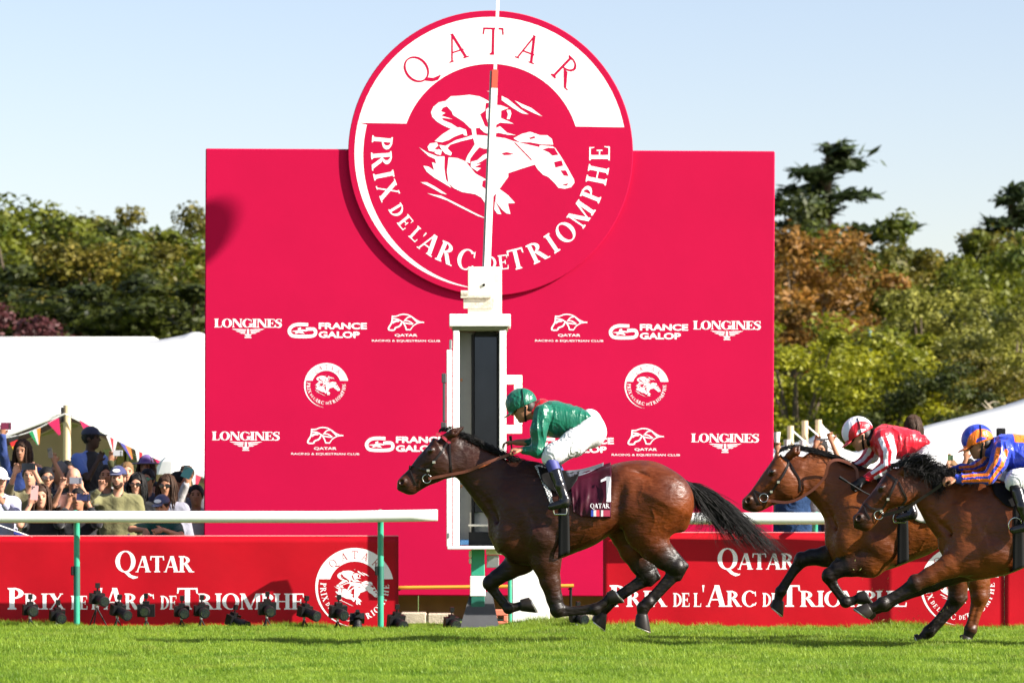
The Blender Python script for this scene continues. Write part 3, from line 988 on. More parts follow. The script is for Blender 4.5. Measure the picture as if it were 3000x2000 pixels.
MB().tube([(xx, 37.44, 0), (xx, 37.44, z_pole)], .015).build('upright', M_BLACK, st2); MB().bbox((xx - .03, 37.425, z_pole - .03), (xx + .02, 37.46, z_pole - .015)).build('clamp', M_BLACK, st2); MB().bbox((xx - .12, 37.38, 0), (xx + .12, 37.5, .02)).build('foot_plate', M_BLACK, st2)
sk = empty('wooden_plinth', (XZ(1431, 0, 38.6)[0], 38.6, 0), 'brown board plinth under the pink backdrop', 'plinth')
x0 = XZ(600, 0, DP)[0]; x1 = XZ(2262, 0, DP)[0]
for i in range(8):
    a = x0 + (x1 - x0) * i / 8; b = x0 + (x1 - x0) * (i + 1) / 8
    MB().bbox((a + .004, DP + .32, .02), (b - .004, DP + .36, .30)).build('board', mat('brown_plywood', (.22, .11, .04), .7, var=.2, vscale=5), sk)
def kerb(a, b, lab):
    k = empty('kerb_stones', (XZ((a+b)/2, 0, 37.6)[0], 37.6, 0), lab, 'kerb')
    n = max(1, int(round((b - a) / 90)))
    for i in range(n):
        xa = XZ(a + (b-a)*i/n, 0, 37.6)[0]; xb = XZ(a + (b-a)*(i+1)/n, 0, 37.6)[0]
        MB().bbox((xa + .006, 37.5, -.05), (xb - .006, 37.75, .115 - .01 * (i % 2)), .015).build('stone', mat('pale_concrete', (.42, .36, .27), .9, var=.25, vscale=14, bump=.5, bscale=60), k)
kerb(1172, 1330, 'pale concrete kerb stones left of the winning post base')
kerb(1600, 1790, 'pale concrete kerb stones right of the white board')
wb = empty('white_board', (XZ(1555, 0, 36.3)[0], 36.3, 0), 'white upright box board standing right of the winning post', 'board')
pbox('panel', 1500, 1610, 1662, 1840, M_WHITEP, 36.25, 36.42, wb, .01, 36.3)
pbox('top_cap', 1498, 1612, 1655, 1661.5, M_WHITEP, 36.24, 36.43, wb, .006, 36.3)
gp = MB().tube([(XZ(1494, 0, 36.2)[0], 36.2, 0), (XZ(1493, 0, 36.2)[0], 36.2, XZ(0, 1640, 36.2)[1])], .021, 12).build('green_pipe', M_GREENP, None, True)
tag(gp, 'short green pipe upright against the white board', 'pipe')
tb = empty('terracotta_block', (XZ(1464, 0, 36.2)[0], 36.2, 0), 'salmon-coloured hollow block beside the winning post base', 'block')
mb = MB()
for (a, b, c, e) in ((1442, 1488, 1784, 1802), (1442, 1457, 1802.5, 1818), (1475, 1488, 1802.5, 1818), (1450, 1488, 1818.5, 1836)):
    x0, z1 = XZ(a, c, 36.2); x1, z0 = XZ(b, e, 36.2)
    mb.bbox((x0, 36.1, z0), (x1, 36.25, z1), .006)
mb.build('block_body', mat('salmon_plastic', (.70, .22, .13), .55, var=.1), tb)

# ------------------------------------------------------------------ remote cameras on the grass
def camera_thing(px, py, yaw, pitch, kind, label):
    d = 35.15 + random.uniform(-.1, .1)
    x, z = XZ(px, py, d)
    z = max(z, .07)
    root = empty('remote_camera', (x, d, 0), label, 'camera', 'remote cameras set along the foot of the left banner')
    Mx = Matrix.Rotation(R(yaw), 3, 'Z') @ Matrix.Rotation(R(pitch), 3, 'X')
    f = np.array(Mx @ Vector((0, -1, 0))); r = np.array(Mx @ Vector((1, 0, 0))); u = np.array(Mx @ Vector((0, 0, 1)))
    c = np.array((x, d, z))
    hs = .072 if kind != 'big' else .085
    b = MB().obox(c, (r, f, u), (hs, .032, hs * .72)).obox(c + u * hs * .85, (r, f, u), (hs * .38, .03, hs * .22)).obox(c - r * hs * .8 + f * .03, (r, f, u), (.016, .018, hs * .66))
    body = b.build('body', mat('camera_black', (.006, .006, .007), .45, spec=.25, bump=.2, bscale=300), root)
    L = {'short': .11, 'long': .17, 'big': .15}[kind]
    MB().lathe(c + f * .03, f, [(0, .042), (.02, .046), (L * .5, .045), (L * .55, .051), (L * .96, .053), (L, .052)], 20).build('lens', mat('camera_black', (.015,)*3), root, False)
    MB().lathe(c + f * (.03 + L), f, [(0, .053), (.006, .053), (.008, .045)], 20).build('lens_ring', M_BLACK, root)
    MB().lathe(c + f * (.0315 + L), f, [(.002, .001), (.0095, .040), (.0100, .001)], 20).build('lens_glass', mat('lens_glass', (.01, .012, .02), .03, spec=1, coat=1), root)
    # mini tripod
    base = c - u * (hs * .72)
    hub = base - np.array((0, 0, .035))
    MB().tube([base, hub], .014, 8).build('ball_head', M_GREYM, root)
    for a in (20, 140, 260):
        v = np.array((math.cos(R(a)), math.sin(R(a)), 0))
        foot = np.array((hub[0], hub[1], 0)) + v * max(.05, hub[2] * .55)
        if hub[2] > .02:
            MB().tube([hub, foot], [.008, .006], 6).build('leg', M_BLACK, root)
    if kind != 'big' or True:
        t0 = c + u * hs * 1.1
        MB().tube([t0, t0 + u * .028], .008, 6).obox(t0 + u * .05, (r, f, u), (.02, .014, .024)).build('trigger_receiver', M_BLACK, root)
CAMS = [(88, 1785, 20, 6, 'short', 'farthest left remote camera on the grass under the banner'), (167, 1801, 25, 14, 'short', 'low remote camera just left of the first green rail post'),
        (284, 1752, 28, 8, 'long', 'highest remote camera, on a tall thin tripod right of the first rail post'), (345, 1785, 35, 16, 'long', 'remote camera pointing up to the right below the large A'),
        (428, 1787, 0, 4, 'big', 'remote camera with a pale lens face and a flash receiver on top, facing out'), (532, 1789, 15, 10, 'short', 'remote camera left of a close pair below the word TRIOMPHE'), (590, 1787, 18, 10, 'short', 'remote camera right of a close pair below the word TRIOMPHE'),
        (682, 1814, 50, 18, 'long', 'remote camera lying low and aimed far up to the right'), (782, 1781, 15, 10, 'big', 'large remote camera in front of the post shadow on the banner'), (893, 1789, 40, 14, 'long', 'remote camera just left of the round emblem'),
        (990, 1790, 22, 12, 'big', 'bulky remote camera in front of the round emblem'), (1046, 1810, 5, 60, 'short', 'small remote camera pointing up, left of the last rail post'), (1160, 1818, 25, 14, 'big', 'remote camera at the right end of the left banner'),
        (1322, 1822, 20, 10, 'short', 'small remote camera lying beside the post base'), (1690, 1806, 30, 10, 'short', 'remote camera under the horse, right of the white board')]
for c_ in CAMS: camera_thing(*c_)

# ------------------------------------------------------------------ ground and turf
def ground():
    V = []; Fs = []
    xs = [-3000, -60, -30, -14, -8] + list(np.linspace(-6.5, 6.5, 53)) + [8, 14, 30, 60, 3000]
    ys = [-300, 0, 12] + list(np.linspace(20, 38, 73)) + [42, 60, 110, 200, 5000]
    def hgt(x, y):
        if not (19 < y < 38.5 and -8 < x < 8): return 0.0
        a = .012 * math.sin(x * 1.7 + y * .9) + .010 * math.sin(x * 3.9 - y * 1.3) + .006 * math.sin(x * 7.3 + y * 4.1)
        return a * min(1, (y - 19) / 2) * min(1, max(0, 35 - y)) 
    for x in xs:
        for y in ys: V.append((x, y, hgt(x, y)))
    n = len(ys)
    for i in range(len(xs) - 1):
        for j in range(n - 1):
            Fs.append((i*n+j, (i+1)*n+j, (i+1)*n+j+1, i*n+j+1))
    m = mat('turf_soil', (.10, .16, .025), .95, var=.35, vscale=2.0, bump=.4, bscale=30)
    g = obj_from('ground', V, Fs, m, None, True, loc=(0, 0, 0))
    tag(g, 'green racecourse turf running across the foreground', 'ground', kind='structure')
    return g
GROUND = ground()

def leaf_mat(name, col, col2, rough=.55, trans=.35, island=.35, world=None):
    """foliage or grass blade: colour varies from blade to blade"""
    if name in MATS: return MATS[name]
    m = bpy.data.materials.new(name); m.use_nodes = True
    nt = m.node_tree; b = nt.nodes['Principled BSDF']
    gi = nt.nodes.new('ShaderNodeNewGeometry')
    oi = nt.nodes.new('ShaderNodeTexCoord')
    ns = nt.nodes.new('ShaderNodeTexNoise'); ns.inputs['Scale'].default_value = .45; ns.inputs['Detail'].default_value = 3
    if world:
        mp = nt.nodes.new('ShaderNodeMapping'); mp.inputs['Scale'].default_value = world; ns.inputs['Scale'].default_value = 1.0; ns.inputs['Detail'].default_value = 5
        nt.links.new(gi.outputs['Position'], mp.inputs[0]); nt.links.new(mp.outputs[0], ns.inputs['Vector'])
    else:
        nt.links.new(oi.outputs['Object'], ns.inputs['Vector'])
    ad = nt.nodes.new('ShaderNodeMath'); ad.operation = 'MULTIPLY_ADD'
    nt.links.new(gi.outputs['Random Per Island'], ad.inputs[0]); ad.inputs[1].default_value = island
    mr = nt.nodes.new('ShaderNodeMapRange'); mr.inputs[1].default_value = .35; mr.inputs[2].default_value = .65
    mr.inputs[3].default_value = 0; mr.inputs[4].default_value = 1 - island
    nt.links.new(ns.outputs['Fac'], mr.inputs[0]); nt.links.new(mr.outputs[0], ad.inputs[2])
    mx = nt.nodes.new('ShaderNodeMix'); mx.data_type = 'RGBA'
    mx.inputs[6].default_value = (*col, 1); mx.inputs[7].default_value = (*col2, 1)
    nt.links.new(ad.outputs[0], mx.inputs[0])
    if world:          # worn, straw-coloured patches
        n3 = nt.nodes.new('ShaderNodeTexNoise'); n3.inputs['Scale'].default_value = 2.3; n3.inputs['Detail'].default_value = 6
        m3 = nt.nodes.new('ShaderNodeMapping'); m3.inputs['Scale'].default_value = (.7, 1.6, 1); nt.links.new(gi.outputs['Position'], m3.inputs[0]); nt.links.new(m3.outputs[0], n3.inputs['Vector'])
        r3 = nt.nodes.new('ShaderNodeMapRange'); r3.inputs[1].default_value = .54; r3.inputs[2].default_value = .72; r3.inputs[4].default_value = .38; nt.links.new(n3.outputs['Fac'], r3.inputs[0])
        x3 = nt.nodes.new('ShaderNodeMix'); x3.data_type = 'RGBA'; x3.inputs[7].default_value = (.34, .31, .10, 1)
        nt.links.new(r3.outputs[0], x3.inputs[0]); nt.links.new(mx.outputs[2], x3.inputs[6]); mx = x3
    nt.links.new(mx.outputs[2], b.inputs['Base Color'])
    b.inputs['Roughness'].default_value = rough
    b.inputs['Specular IOR Level'].default_value = .35
    tr = nt.nodes.new('ShaderNodeBsdfTranslucent'); nt.links.new(mx.outputs[2], tr.inputs[0])
    ms = nt.nodes.new('ShaderNodeMixShader'); ms.inputs[0].default_value = trans
    nt.links.new(b.outputs[0], ms.inputs[1]); nt.links.new(tr.outputs[0], ms.inputs[2])
    nt.links.new(ms.outputs[0], nt.nodes['Material Output'].inputs[0])
    MATS[name] = m
    return m

# grass: one object; tufts of blades scattered by geometry nodes over a strip of turf
def tuft(n, hgt, spread, seed):
    r = np.random.default_rng(seed)
    V = []; Fs = []
    for i in range(n):
        a = r.uniform(0, 6.283); rad = spread * math.sqrt(r.uniform()); b = r.uniform(0, 6.283)
        x, y = rad * math.cos(a), rad * math.sin(a)
        h = hgt * r.uniform(.5, 1.15); w = r.uniform(.0016, .0032); ln = h * r.uniform(.15, .9)
        dx, dy = math.cos(b), math.sin(b)
        k = len(V)
        V += [(x - dy*w, y + dx*w, -.005), (x + dy*w, y - dx*w, -.005), (x + dx*ln*.35 + dy*w*.8, y + dy*ln*.35 - dx*w*.8, h*.62), (x + dx*ln*.35 - dy*w*.8, y + dy*ln*.35 + dx*w*.8, h*.62), (x + dx*ln, y + dy*ln, h)]
        Fs += [(k, k+1, k+2, k+3), (k+3, k+2, k+4)]
    return V, Fs
def grass():
    mg = leaf_mat('grass_blade', (.075, .185, .010), (.33, .45, .045), .5, .5, .45, (1.1, 2.6, 1))
    tufts = []
    tc = bpy.data.collections.new('turf_tufts')
    for i, (n, h, sp) in enumerate(((34, .035, .075), (34, .045, .07), (26, .06, .06), (30, .085, .06))):
        V, Fs = tuft(n, h, sp, i)
        me = bpy.data.meshes.new('tuft'); me.from_pydata(V, [], Fs); me.materials.append(mg)
        tufts.append(me)
    # points: position, tuft kind, scale, turn
    r = np.random.default_rng(5)
    pts = []
    N = 62000
    y = 20.5 + 16 * r.uniform(size=N) ** .9
    x = (r.uniform(size=N) - .5) * (y * .305 + .6)
    ph = np.sin(x * 1.1 + .7 * np.sin(y * 1.3)) + np.sin(y * 2.1 + x * .4)
    sc = np.clip(.85 + .18 * ph + r.normal(size=N) * .18, .45, 1.6)
    kind = (r.uniform(size=N) * 2.6).astype(int)
    rough = (y > 35.0) & (y < 36.4)
    kind[rough] = np.where(r.uniform(size=rough.sum()) < .55, 3, 2)
    sc[rough] *= np.clip(.75 + .35 * np.sin(x[rough] * 2.1) + .2 * np.sin(x[rough] * 5.3), .35, 1.5)
    keep = y < 36.6
    x, y, sc, kind = x[keep], y[keep], sc[keep], kind[keep]
    def gh(x, y):
        a = .012 * np.sin(x * 1.7 + y * .9) + .010 * np.sin(x * 3.9 - y * 1.3) + .006 * np.sin(x * 7.3 + y * 4.1)
        return a * np.minimum(1, (y - 19) / 2) * np.clip(35 - y, 0, 1)
    z = gh(x, y)
    me = bpy.data.meshes.new('grass')
    me.vertices.add(len(x))
    me.vertices.foreach_set('co', np.stack([x, y, z], 1).astype(np.float32).ravel())
    for nm, arr in (('sc', sc), ('turn', r.uniform(0, 6.283, len(x))), ('lean', r.normal(size=len(x)) * .12)):
        at = me.attributes.new(nm, 'FLOAT', 'POINT'); at.data.foreach_set('value', arr.astype(np.float32))
    at = me.attributes.new('kind', 'INT', 'POINT'); at.data.foreach_set('value', kind.astype(np.int32))
    g = bpy.data.objects.new('grass', me); COL.objects.link(g)
    me.materials.append(mg)
    tag(g, 'short bright green grass blades covering the racecourse', 'grass', kind='stuff')
    ng = bpy.data.node_groups.new('turf', 'GeometryNodeTree')
    ng.interface.new_socket('Geometry', in_out='INPUT', socket_type='NodeSocketGeometry')
    ng.interface.new_socket('Geometry', in_out='OUTPUT', socket_type='NodeSocketGeometry')
    gi = ng.nodes.new('NodeGroupInput'); go = ng.nodes.new('NodeGroupOutput')
    m2p = ng.nodes.new('GeometryNodeMeshToPoints'); ng.links.new(gi.outputs[0], m2p.inputs[0])
    join = ng.nodes.new('GeometryNodeJoinGeometry')
    def attr(nm, ty):
        a = ng.nodes.new('GeometryNodeInputNamedAttribute'); a.data_type = ty; a.inputs[0].default_value = nm; return a
    aK = attr('kind', 'INT'); aS = attr('sc', 'FLOAT'); aT = attr('turn', 'FLOAT'); aL = attr('lean', 'FLOAT')
    cmb = ng.nodes.new('ShaderNodeCombineXYZ'); ng.links.new(aL.outputs[0], cmb.inputs[0]); ng.links.new(aT.outputs[0], cmb.inputs[2])
    e2r = ng.nodes.new('FunctionNodeEulerToRotation'); ng.links.new(cmb.outputs[0], e2r.inputs[0])
    for i, tm in enumerate(tufts):
        # each tuft is a node-built copy of its mesh, read through a hidden-free object-less route: Mesh -> primitive via Object Info of the grass itself is avoided
        ob = bpy.data.objects.new('tuft', tm)          # data source only, not linked to the scene
        oi = ng.nodes.new('GeometryNodeObjectInfo'); oi.inputs[0].default_value = ob
        cp = ng.nodes.new('FunctionNodeCompare'); cp.data_type = 'INT'; cp.operation = 'EQUAL'
        ng.links.new(aK.outputs[0], cp.inputs[2]); cp.inputs[3].default_value = i
        iop = ng.nodes.new('GeometryNodeInstanceOnPoints')
        ng.links.new(m2p.outputs[0], iop.inputs['Points']); ng.links.new(cp.outputs[0], iop.inputs['Selection'])
        ng.links.new(oi.outputs['Geometry'], iop.inputs['Instance']); ng.links.new(e2r.outputs[0], iop.inputs['Rotation']); ng.links.new(aS.outputs[0], iop.inputs['Scale'])
        ng.links.new(iop.outputs[0], join.inputs[0])
    ng.links.new(join.outputs[0], go.inputs[0])
    md = g.modifiers.new('turf', 'NODES'); md.node_group = ng
    return g
grass()

# ------------------------------------------------------------------ tents
M_TENT = mat('white_canvas', (.84, .83, .80), .85, spec=.1, bump=.15, bscale=3, trans=.18)
M_TAN = mat('tan_wall_and_shade', (.50, .39, .29), .9, spec=.1, var=.08, vscale=1.5)  # tan of the rear wall, also the shade tone under the canopy
M_WOOD = mat('pale_timber', (.62, .46, .28), .7, var=.15, vscale=6, stretch=(1, 1, .15))
def canopy(name, ridge, edge, m, parent, sag=.25, n=48, k=14, thick=.02, back=None):
    """fabric stretched from a ridge curve down to a lower edge curve"""
    rd = cat(ridge, 12); ed = cat(edge, 12)
    def rs(P):
        t = np.linspace(0, len(P) - 1, n + 1); i = np.clip(t.astype(int), 0, len(P) - 2); f = (t - i)[:, None]
        return P[i] * (1 - f) + P[i+1] * f
    rd, ed = rs(rd), rs(ed)
    V = []; Fs = []
    for i in range(n + 1):
        for j in range(k + 1):
            t = j / k
            p = rd[i] * (1 - t) + ed[i] * t
            p = p - np.array((0, 0, sag * math.sin(math.pi * t)))
            V.append(p)
    n1 = len(V)
    V += [p + np.array((0, .004, -thick)) for p in V]
    for i in range(n):
        for j in range(k):
            q = i * (k+1) + j
            Fs.append((q, q+1, q+k+2, q+k+1)); Fs.append((n1+q, n1+q+k+1, n1+q+k+2, n1+q+1))
    for i in range(n):
        for j in (0, k):
            q = i*(k+1)+j; Fs.append((q, q+k+1, n1+q+k+1, n1+q))
    return obj_from(name, V, Fs, m, parent, True)
t1 = empty('marquee', (-6.2, 50, 0), 'big white canvas tent behind the crowd on the left, held up by a timber pole', 'tent')
ridge = [W(-500, 982, 62), W(-100, 986, 62), W(150, 990, 62), W(400, 1000, 62), W(520, 985, 62), W(575, 972, 62), W(640, 990, 62), W(900, 1060, 62), W(1300, 1150, 62)]
edge = [W(-500, 1300, 50), W(-150, 1330, 50), W(0, 1282, 50), W(110, 1240, 50), W(195, 1207, 50), W(300, 1262, 50), W(430, 1325, 50), W(600, 1395, 50), W(900, 1480, 50)]
canopy('canopy', ridge, edge, M_TENT, t1, .35)
ridge2 = [W(q, 1000, 62.2) for q in (-500, 200, 600, 1300)]
canopy('back_canopy', ridge2, [W(q, 1300, 74) for q in (-500, 200, 600, 1300)], M_TENT, t1, .1, 12, 4)
canopy('shaded_underside', [(p[0], p[1] + .3, p[2] - .25) for p in ridge], [(p[0], p[1] + .5, p[2] - .12) for p in edge], M_TAN, t1, .35)  # underside of the white canvas, its brown shade put into the colour
MB().bbox((XZ(-500, 0, 66)[0], 66, 0), (XZ(1300, 0, 66)[0], 66.08, 3.4)).build('rear_wall', M_TAN, t1)
MB().tube([W(196, 1560, 49.8)[:2] + (0,), W(196, 1186, 49.8)], [.06, .052], 14).build('pole', M_WOOD, t1, True)
c = W(188, 1214, 49.75); MB().tube([np.array(c) + (-.03, 0, .1), np.array(c) + (-.02, 0, -.1)], .02, 8).build('pole_shackle', M_BLACK, t1)
for q, w_, m_ in ((322, .11, M_WHITEP), (355, .09, M_WOOD), (388, .06, M_GREYM), (442, .09, M_WOOD), (372, .05, M_WHITEP)):
    x, z = XZ(q, 1300, 57); MB().bbox((x - w_, 57, 0), (x + w_, 57.1, 2.25)).build('inner_post', m_, t1)
MB().tube([W(190, 1212, 49.7), W(400, 1318, 49.7), W(605, 1402, 49.7)], .012, 6).tube([W(190, 1212, 49.7), W(60, 1262, 49.7), W(-120, 1330, 49.7)], .012, 6).build('edge_rope', mat('rope', (.6, .6, .58), .8), t1)
# white frame tent top behind the marquee ridge
rf = empty('white_cabin', (XZ(150, 0, 78)[0], 78, 0), 'long low white cabin roof showing above the left tent', 'cabin')
x0, z1 = XZ(-600, 990, 78); x1 = XZ(458, 0, 78)[0]
MB().bbox((x0, 77.5, z1 - .28), (x1, 81, z1)).build('roof', M_WHITEP, rf); MB().bbox((x0 + .1, 77.7, 0), (x1 - .1, 80.8, z1 - .285)).build('wall', M_WHITEP, rf)
# bunting along the tent edges
def bunting(pa, pb, ts, cols, label):
    pa, pb = np.array(pa), np.array(pb)
    root = empty('bunting', tuple((pa + pb) / 2), label, 'bunting')
    pts = [pa + (pb - pa) * t - np.array((0, 0, .06 * math.sin(math.pi * t))) for t in np.linspace(0, 1, 13)]
    MB().tube(pts, .007, 5).build('cord', mat('cord_white', (.7, .7, .7), .8), root)
    for t, cc in zip(ts, cols):
        p = pa + (pb - pa) * t - np.array((0, 0, .06 * math.sin(math.pi * t)))
        u = unit(pb - pa); u[1] = 0
        w = .085; h = .20
        lean = random.uniform(-.12, .12)
        tip = p + np.array((lean*.5 + .04, -.03, -h))
        a, b = p - u * w, p + u * w
        k = len(cc)
        for i, cl in enumerate(cc):
            f0, f1 = i / k, (i + 1) / k
            if cc[0] == 'h':     # horizontal bands
                if i == 0: continue
                f0, f1 = (i - 1) / (k - 1), i / (k - 1)
                q = [a + (tip - a) * f0, b + (tip - b) * f0, b + (tip - b) * f1, a + (tip - a) * f1]
            else:
                q = [a + (b - a) * f0, a + (b - a) * f1, tip + (b - a) * (f1 - .5) * .16, tip + (b - a) * (f0 - .5) * .16]
            V = [v + np.array((0, -.004, 0)) for v in q] + [v + np.array((0, .004, 0)) for v in q]
            obj_from('flag_band', V, [(0, 1, 2, 3), (7, 6, 5, 4), (0, 4, 5, 1), (1, 5, 6, 2), (2, 6, 7, 3), (3, 7, 4, 0)], mat('flag_%.2f_%.2f_%.2f' % cl, cl, .8, trans=.25), root)
PK = ((.62, .02, .12),); DE = ('h', (.02, .02, .02), (.75, .03, .03), (.85, .5, .03)); IE = ((.03, .35, .12), (.8, .8, .8), (.85, .3, .05)); GB = ((.8, .8, .8), (.75, .03, .05), (.8, .8, .8)); JP = ((.8, .8, .8), (.7, .05, .1)); FR = ((.03, .06, .4), (.8, .8, .8), (.7, .03, .06)); AU = ((.1, .1, .4), (.8, .25, .05))
bunting(W(5, 1284, 48.6), W(180, 1215, 48.6), (.2, .55, .86), (DE, IE, PK), 'string of small flags along the left slope of the tent edge')
bunting(W(210, 1216, 48.6), W(600, 1398, 48.6), (.1, .3, .4, .52, .66, .82, .93), (PK, GB, AU, GB, PK, IE, JP), 'string of small flags along the right slope of the tent edge')
# right-hand tents
t2 = empty('marquee', (XZ(2900, 0, 58)[0], 58, 0), 'white canvas tent on the right rising behind the jockey in blue and orange', 'tent')
canopy('canopy', [W(2480, 1330, 64), W(2600, 1290, 64), W(2700, 1250, 64), W(2850, 1212, 64), W(3000, 1168, 64), W(3300, 1060, 64), W(3700, 960, 64)], [W(2420, 1470, 54), W(2600, 1462, 54), W(2700, 1450, 54), W(2850, 1440, 54), W(3000, 1425, 54), W(3300, 1420, 54), W(3700, 1420, 54)], M_TENT, t2, .15)
MB().bbox((XZ(2500, 0, 66)[0], 66, 0), (XZ(3700, 0, 66)[0], 66.1, 1.9)).build('rear_wall', M_TENT, t2)
for q in (2620, 3080): MB().tube([W(q, 0, 54)[:2] + (0,), W(q, 1445, 54)], .05, 10).build('pole', M_WOOD, t2, True)
t3 = empty('marquee', (XZ(2390, 0, 52)[0], 52, 0), 'small white canvas tent with three timber pole tops right of the backdrop', 'tent')
canopy('canopy', [W(2150, 1340, 54), W(2250, 1318, 54), W(2312, 1300, 54), W(2362, 1288, 54), W(2402, 1272, 54), W(2440, 1302, 54), W(2520, 1330, 54), W(2600, 1350, 54)], [W(2100, 1440, 48), W(2250, 1430, 48), W(2312, 1425, 48), W(2362, 1425, 48), W(2402, 1420, 48), W(2440, 1430, 48), W(2520, 1440, 48), W(2620, 1450, 48)], M_TENT, t3, .12)
for q, yt in ((2316, 1247), (2358, 1232), (2398, 1229)):
    MB().tube([W(q, 0, 53.5)[:2] + (0,), W(q, yt, 53.5)], .048, 12).build('pole', M_WOOD, t3, True)
    MB().tube([W(q + 8, yt + 16, 53.4), W(q + 60, yt + 62, 53.4)], .010, 6).build('guy_strap', M_WHITEP, t3)
canopy('side_flap', [W(2404, 1236, 53.6), W(2425, 1262, 53.6), W(2470, 1300, 53.6)], [W(2404, 1275, 53.4), W(2425, 1300, 53.4), W(2470, 1325, 53.4)], M_TENT, t3, .02, 10, 3)
um = empty('parasol', (XZ(507, 0, 44)[0], 44, 0), 'open white parasol standing behind the crowd beside the backdrop', 'parasol')
cx_, cz_ = XZ(507, 1333, 44)
V = [(cx_, 44, cz_)]; Fs = []
n = 16
for ring_, (rr, dz) in enumerate(((.1, .02), (.17, .08), (.235, .235))):
    for q in range(n):
        a = 2 * math.pi * q / n; k_ = 1 if q % 2 == 0 else .93
        V.append((cx_ + rr * k_ * math.cos(a), 44 + rr * k_ * math.sin(a), cz_ - dz))
for q in range(n): Fs.append((0, 1 + q, 1 + (q+1) % n))
for g in range(2):
    for q in range(n): Fs.append((1 + g*n + q, 1 + (g+1)*n + q, 1 + (g+1)*n + (q+1) % n, 1 + g*n + (q+1) % n))
obj_from('canopy', V, Fs, M_TENT, um, False); MB().tube([(cx_, 44, 0), (cx_, 44, cz_)], .018, 8).build('pole', M_GREYM, um)
lm = MB().tube([W(2548, 0, 100)[:2] + (0,), W(2548, 958, 100)], [.08, .05], 8).build('flag_mast', mat('pale_green_mast', (.25, .38, .33), .5), None, True)
tag(lm, 'thin pale green mast standing in front of the yellow-green trees', 'mast')

# ------------------------------------------------------------------ trees
def crown_mesh(seed, hw, hh, nclump, nleaf, leaf, shape='round'):
    r = np.random.default_rng(seed)
    V = []; 
    cents = []
    for _ in range(nclump):
        while True:
            p = r.uniform(-1, 1, 3)
            rr = np.linalg.norm(p)
            if rr > 1 or rr < .45: continue
            break
        if shape == 'round':
            if p[2] < -.75: p[2] *= .8
            taper = 1 - .25 * max(0, -p[2])
        else:
            taper = 1 - .45 * max(0, p[2])
        q = np.array((p[0] * hw * taper, p[1] * hw * taper, p[2] * hh)) * r.uniform(.85, 1.08)
        cents.append((q, r.uniform(.14, .28) * hw))
    Vs = []
    for c, cr in cents:
        k = nleaf
        dirs = r.normal(size=(k, 3)); dirs /= np.linalg.norm(dirs, axis=1)[:, None]
        pos = c + dirs * (cr * r.uniform(.35, 1.05, (k, 1))) * np.array((1, 1, .72))
        nrm = dirs + r.normal(size=(k, 3)) * .7 + np.array((0, 0, .5)); nrm /= np.linalg.norm(nrm, axis=1)[:, None]
        t = np.cross(nrm, r.normal(size=(k, 3))); t /= np.linalg.norm(t, axis=1)[:, None]
        b = np.cross(nrm, t)
        s = leaf * r.uniform(.55, 1.25, (k, 1))
        Vs.append(np.stack([pos - t*s*.5, pos + b*s*.32, pos + t*s*.55, pos - b*s*.30], 1).reshape(-1, 3))
    V = np.vstack(Vs)
    Fq = np.arange(len(V)).reshape(-1, 4)
    return V, Fq, cents
def conifer_mesh(seed, hgt, wid):
    r = np.random.default_rng(seed)
    Vs = []; limbs = []
    n = 46
    for i in range(n):
        t = i / n
        z = hgt * (.30 + .70 * t)
        L = wid * (1 - t) ** .8 * r.uniform(.45, 1.25) + .25
        a = r.uniform(0, 6.283)
        d = np.array((math.cos(a), math.sin(a), 0))
        tip = np.array((0, 0, z)) + d * L + np.array((0, 0, r.uniform(-.06, .16) * L))
        limbs.append((np.array((0, 0, z - .2)), tip))
        k = int(50 + L * 75)
        s = r.uniform(.12, 1.0, k)
        base = np.array((0, 0, z)) * (1 - s[:, None]) + tip * s[:, None]
        pos = base + r.normal(size=(k, 3)) * np.array((.15, .15, .07)) * (.6 + .4 * s[:, None])
        nrm = r.normal(size=(k, 3)) * .5 + np.array((0, 0, 1)); nrm /= np.linalg.norm(nrm, axis=1)[:, None]
        tt = np.cross(nrm, r.normal(size=(k, 3))); tt /= np.linalg.norm(tt, axis=1)[:, None]
        b = np.cross(nrm, tt); q = r.uniform(.09, .22, (k, 1))
        Vs.append(np.stack([pos - tt*q, pos + b*q*.35, pos + tt*q, pos - b*q*.35], 1).reshape(-1, 3))
    V = np.vstack(Vs)
    return V, np.arange(len(V)).reshape(-1, 4), limbs
TREE_DATA = {}
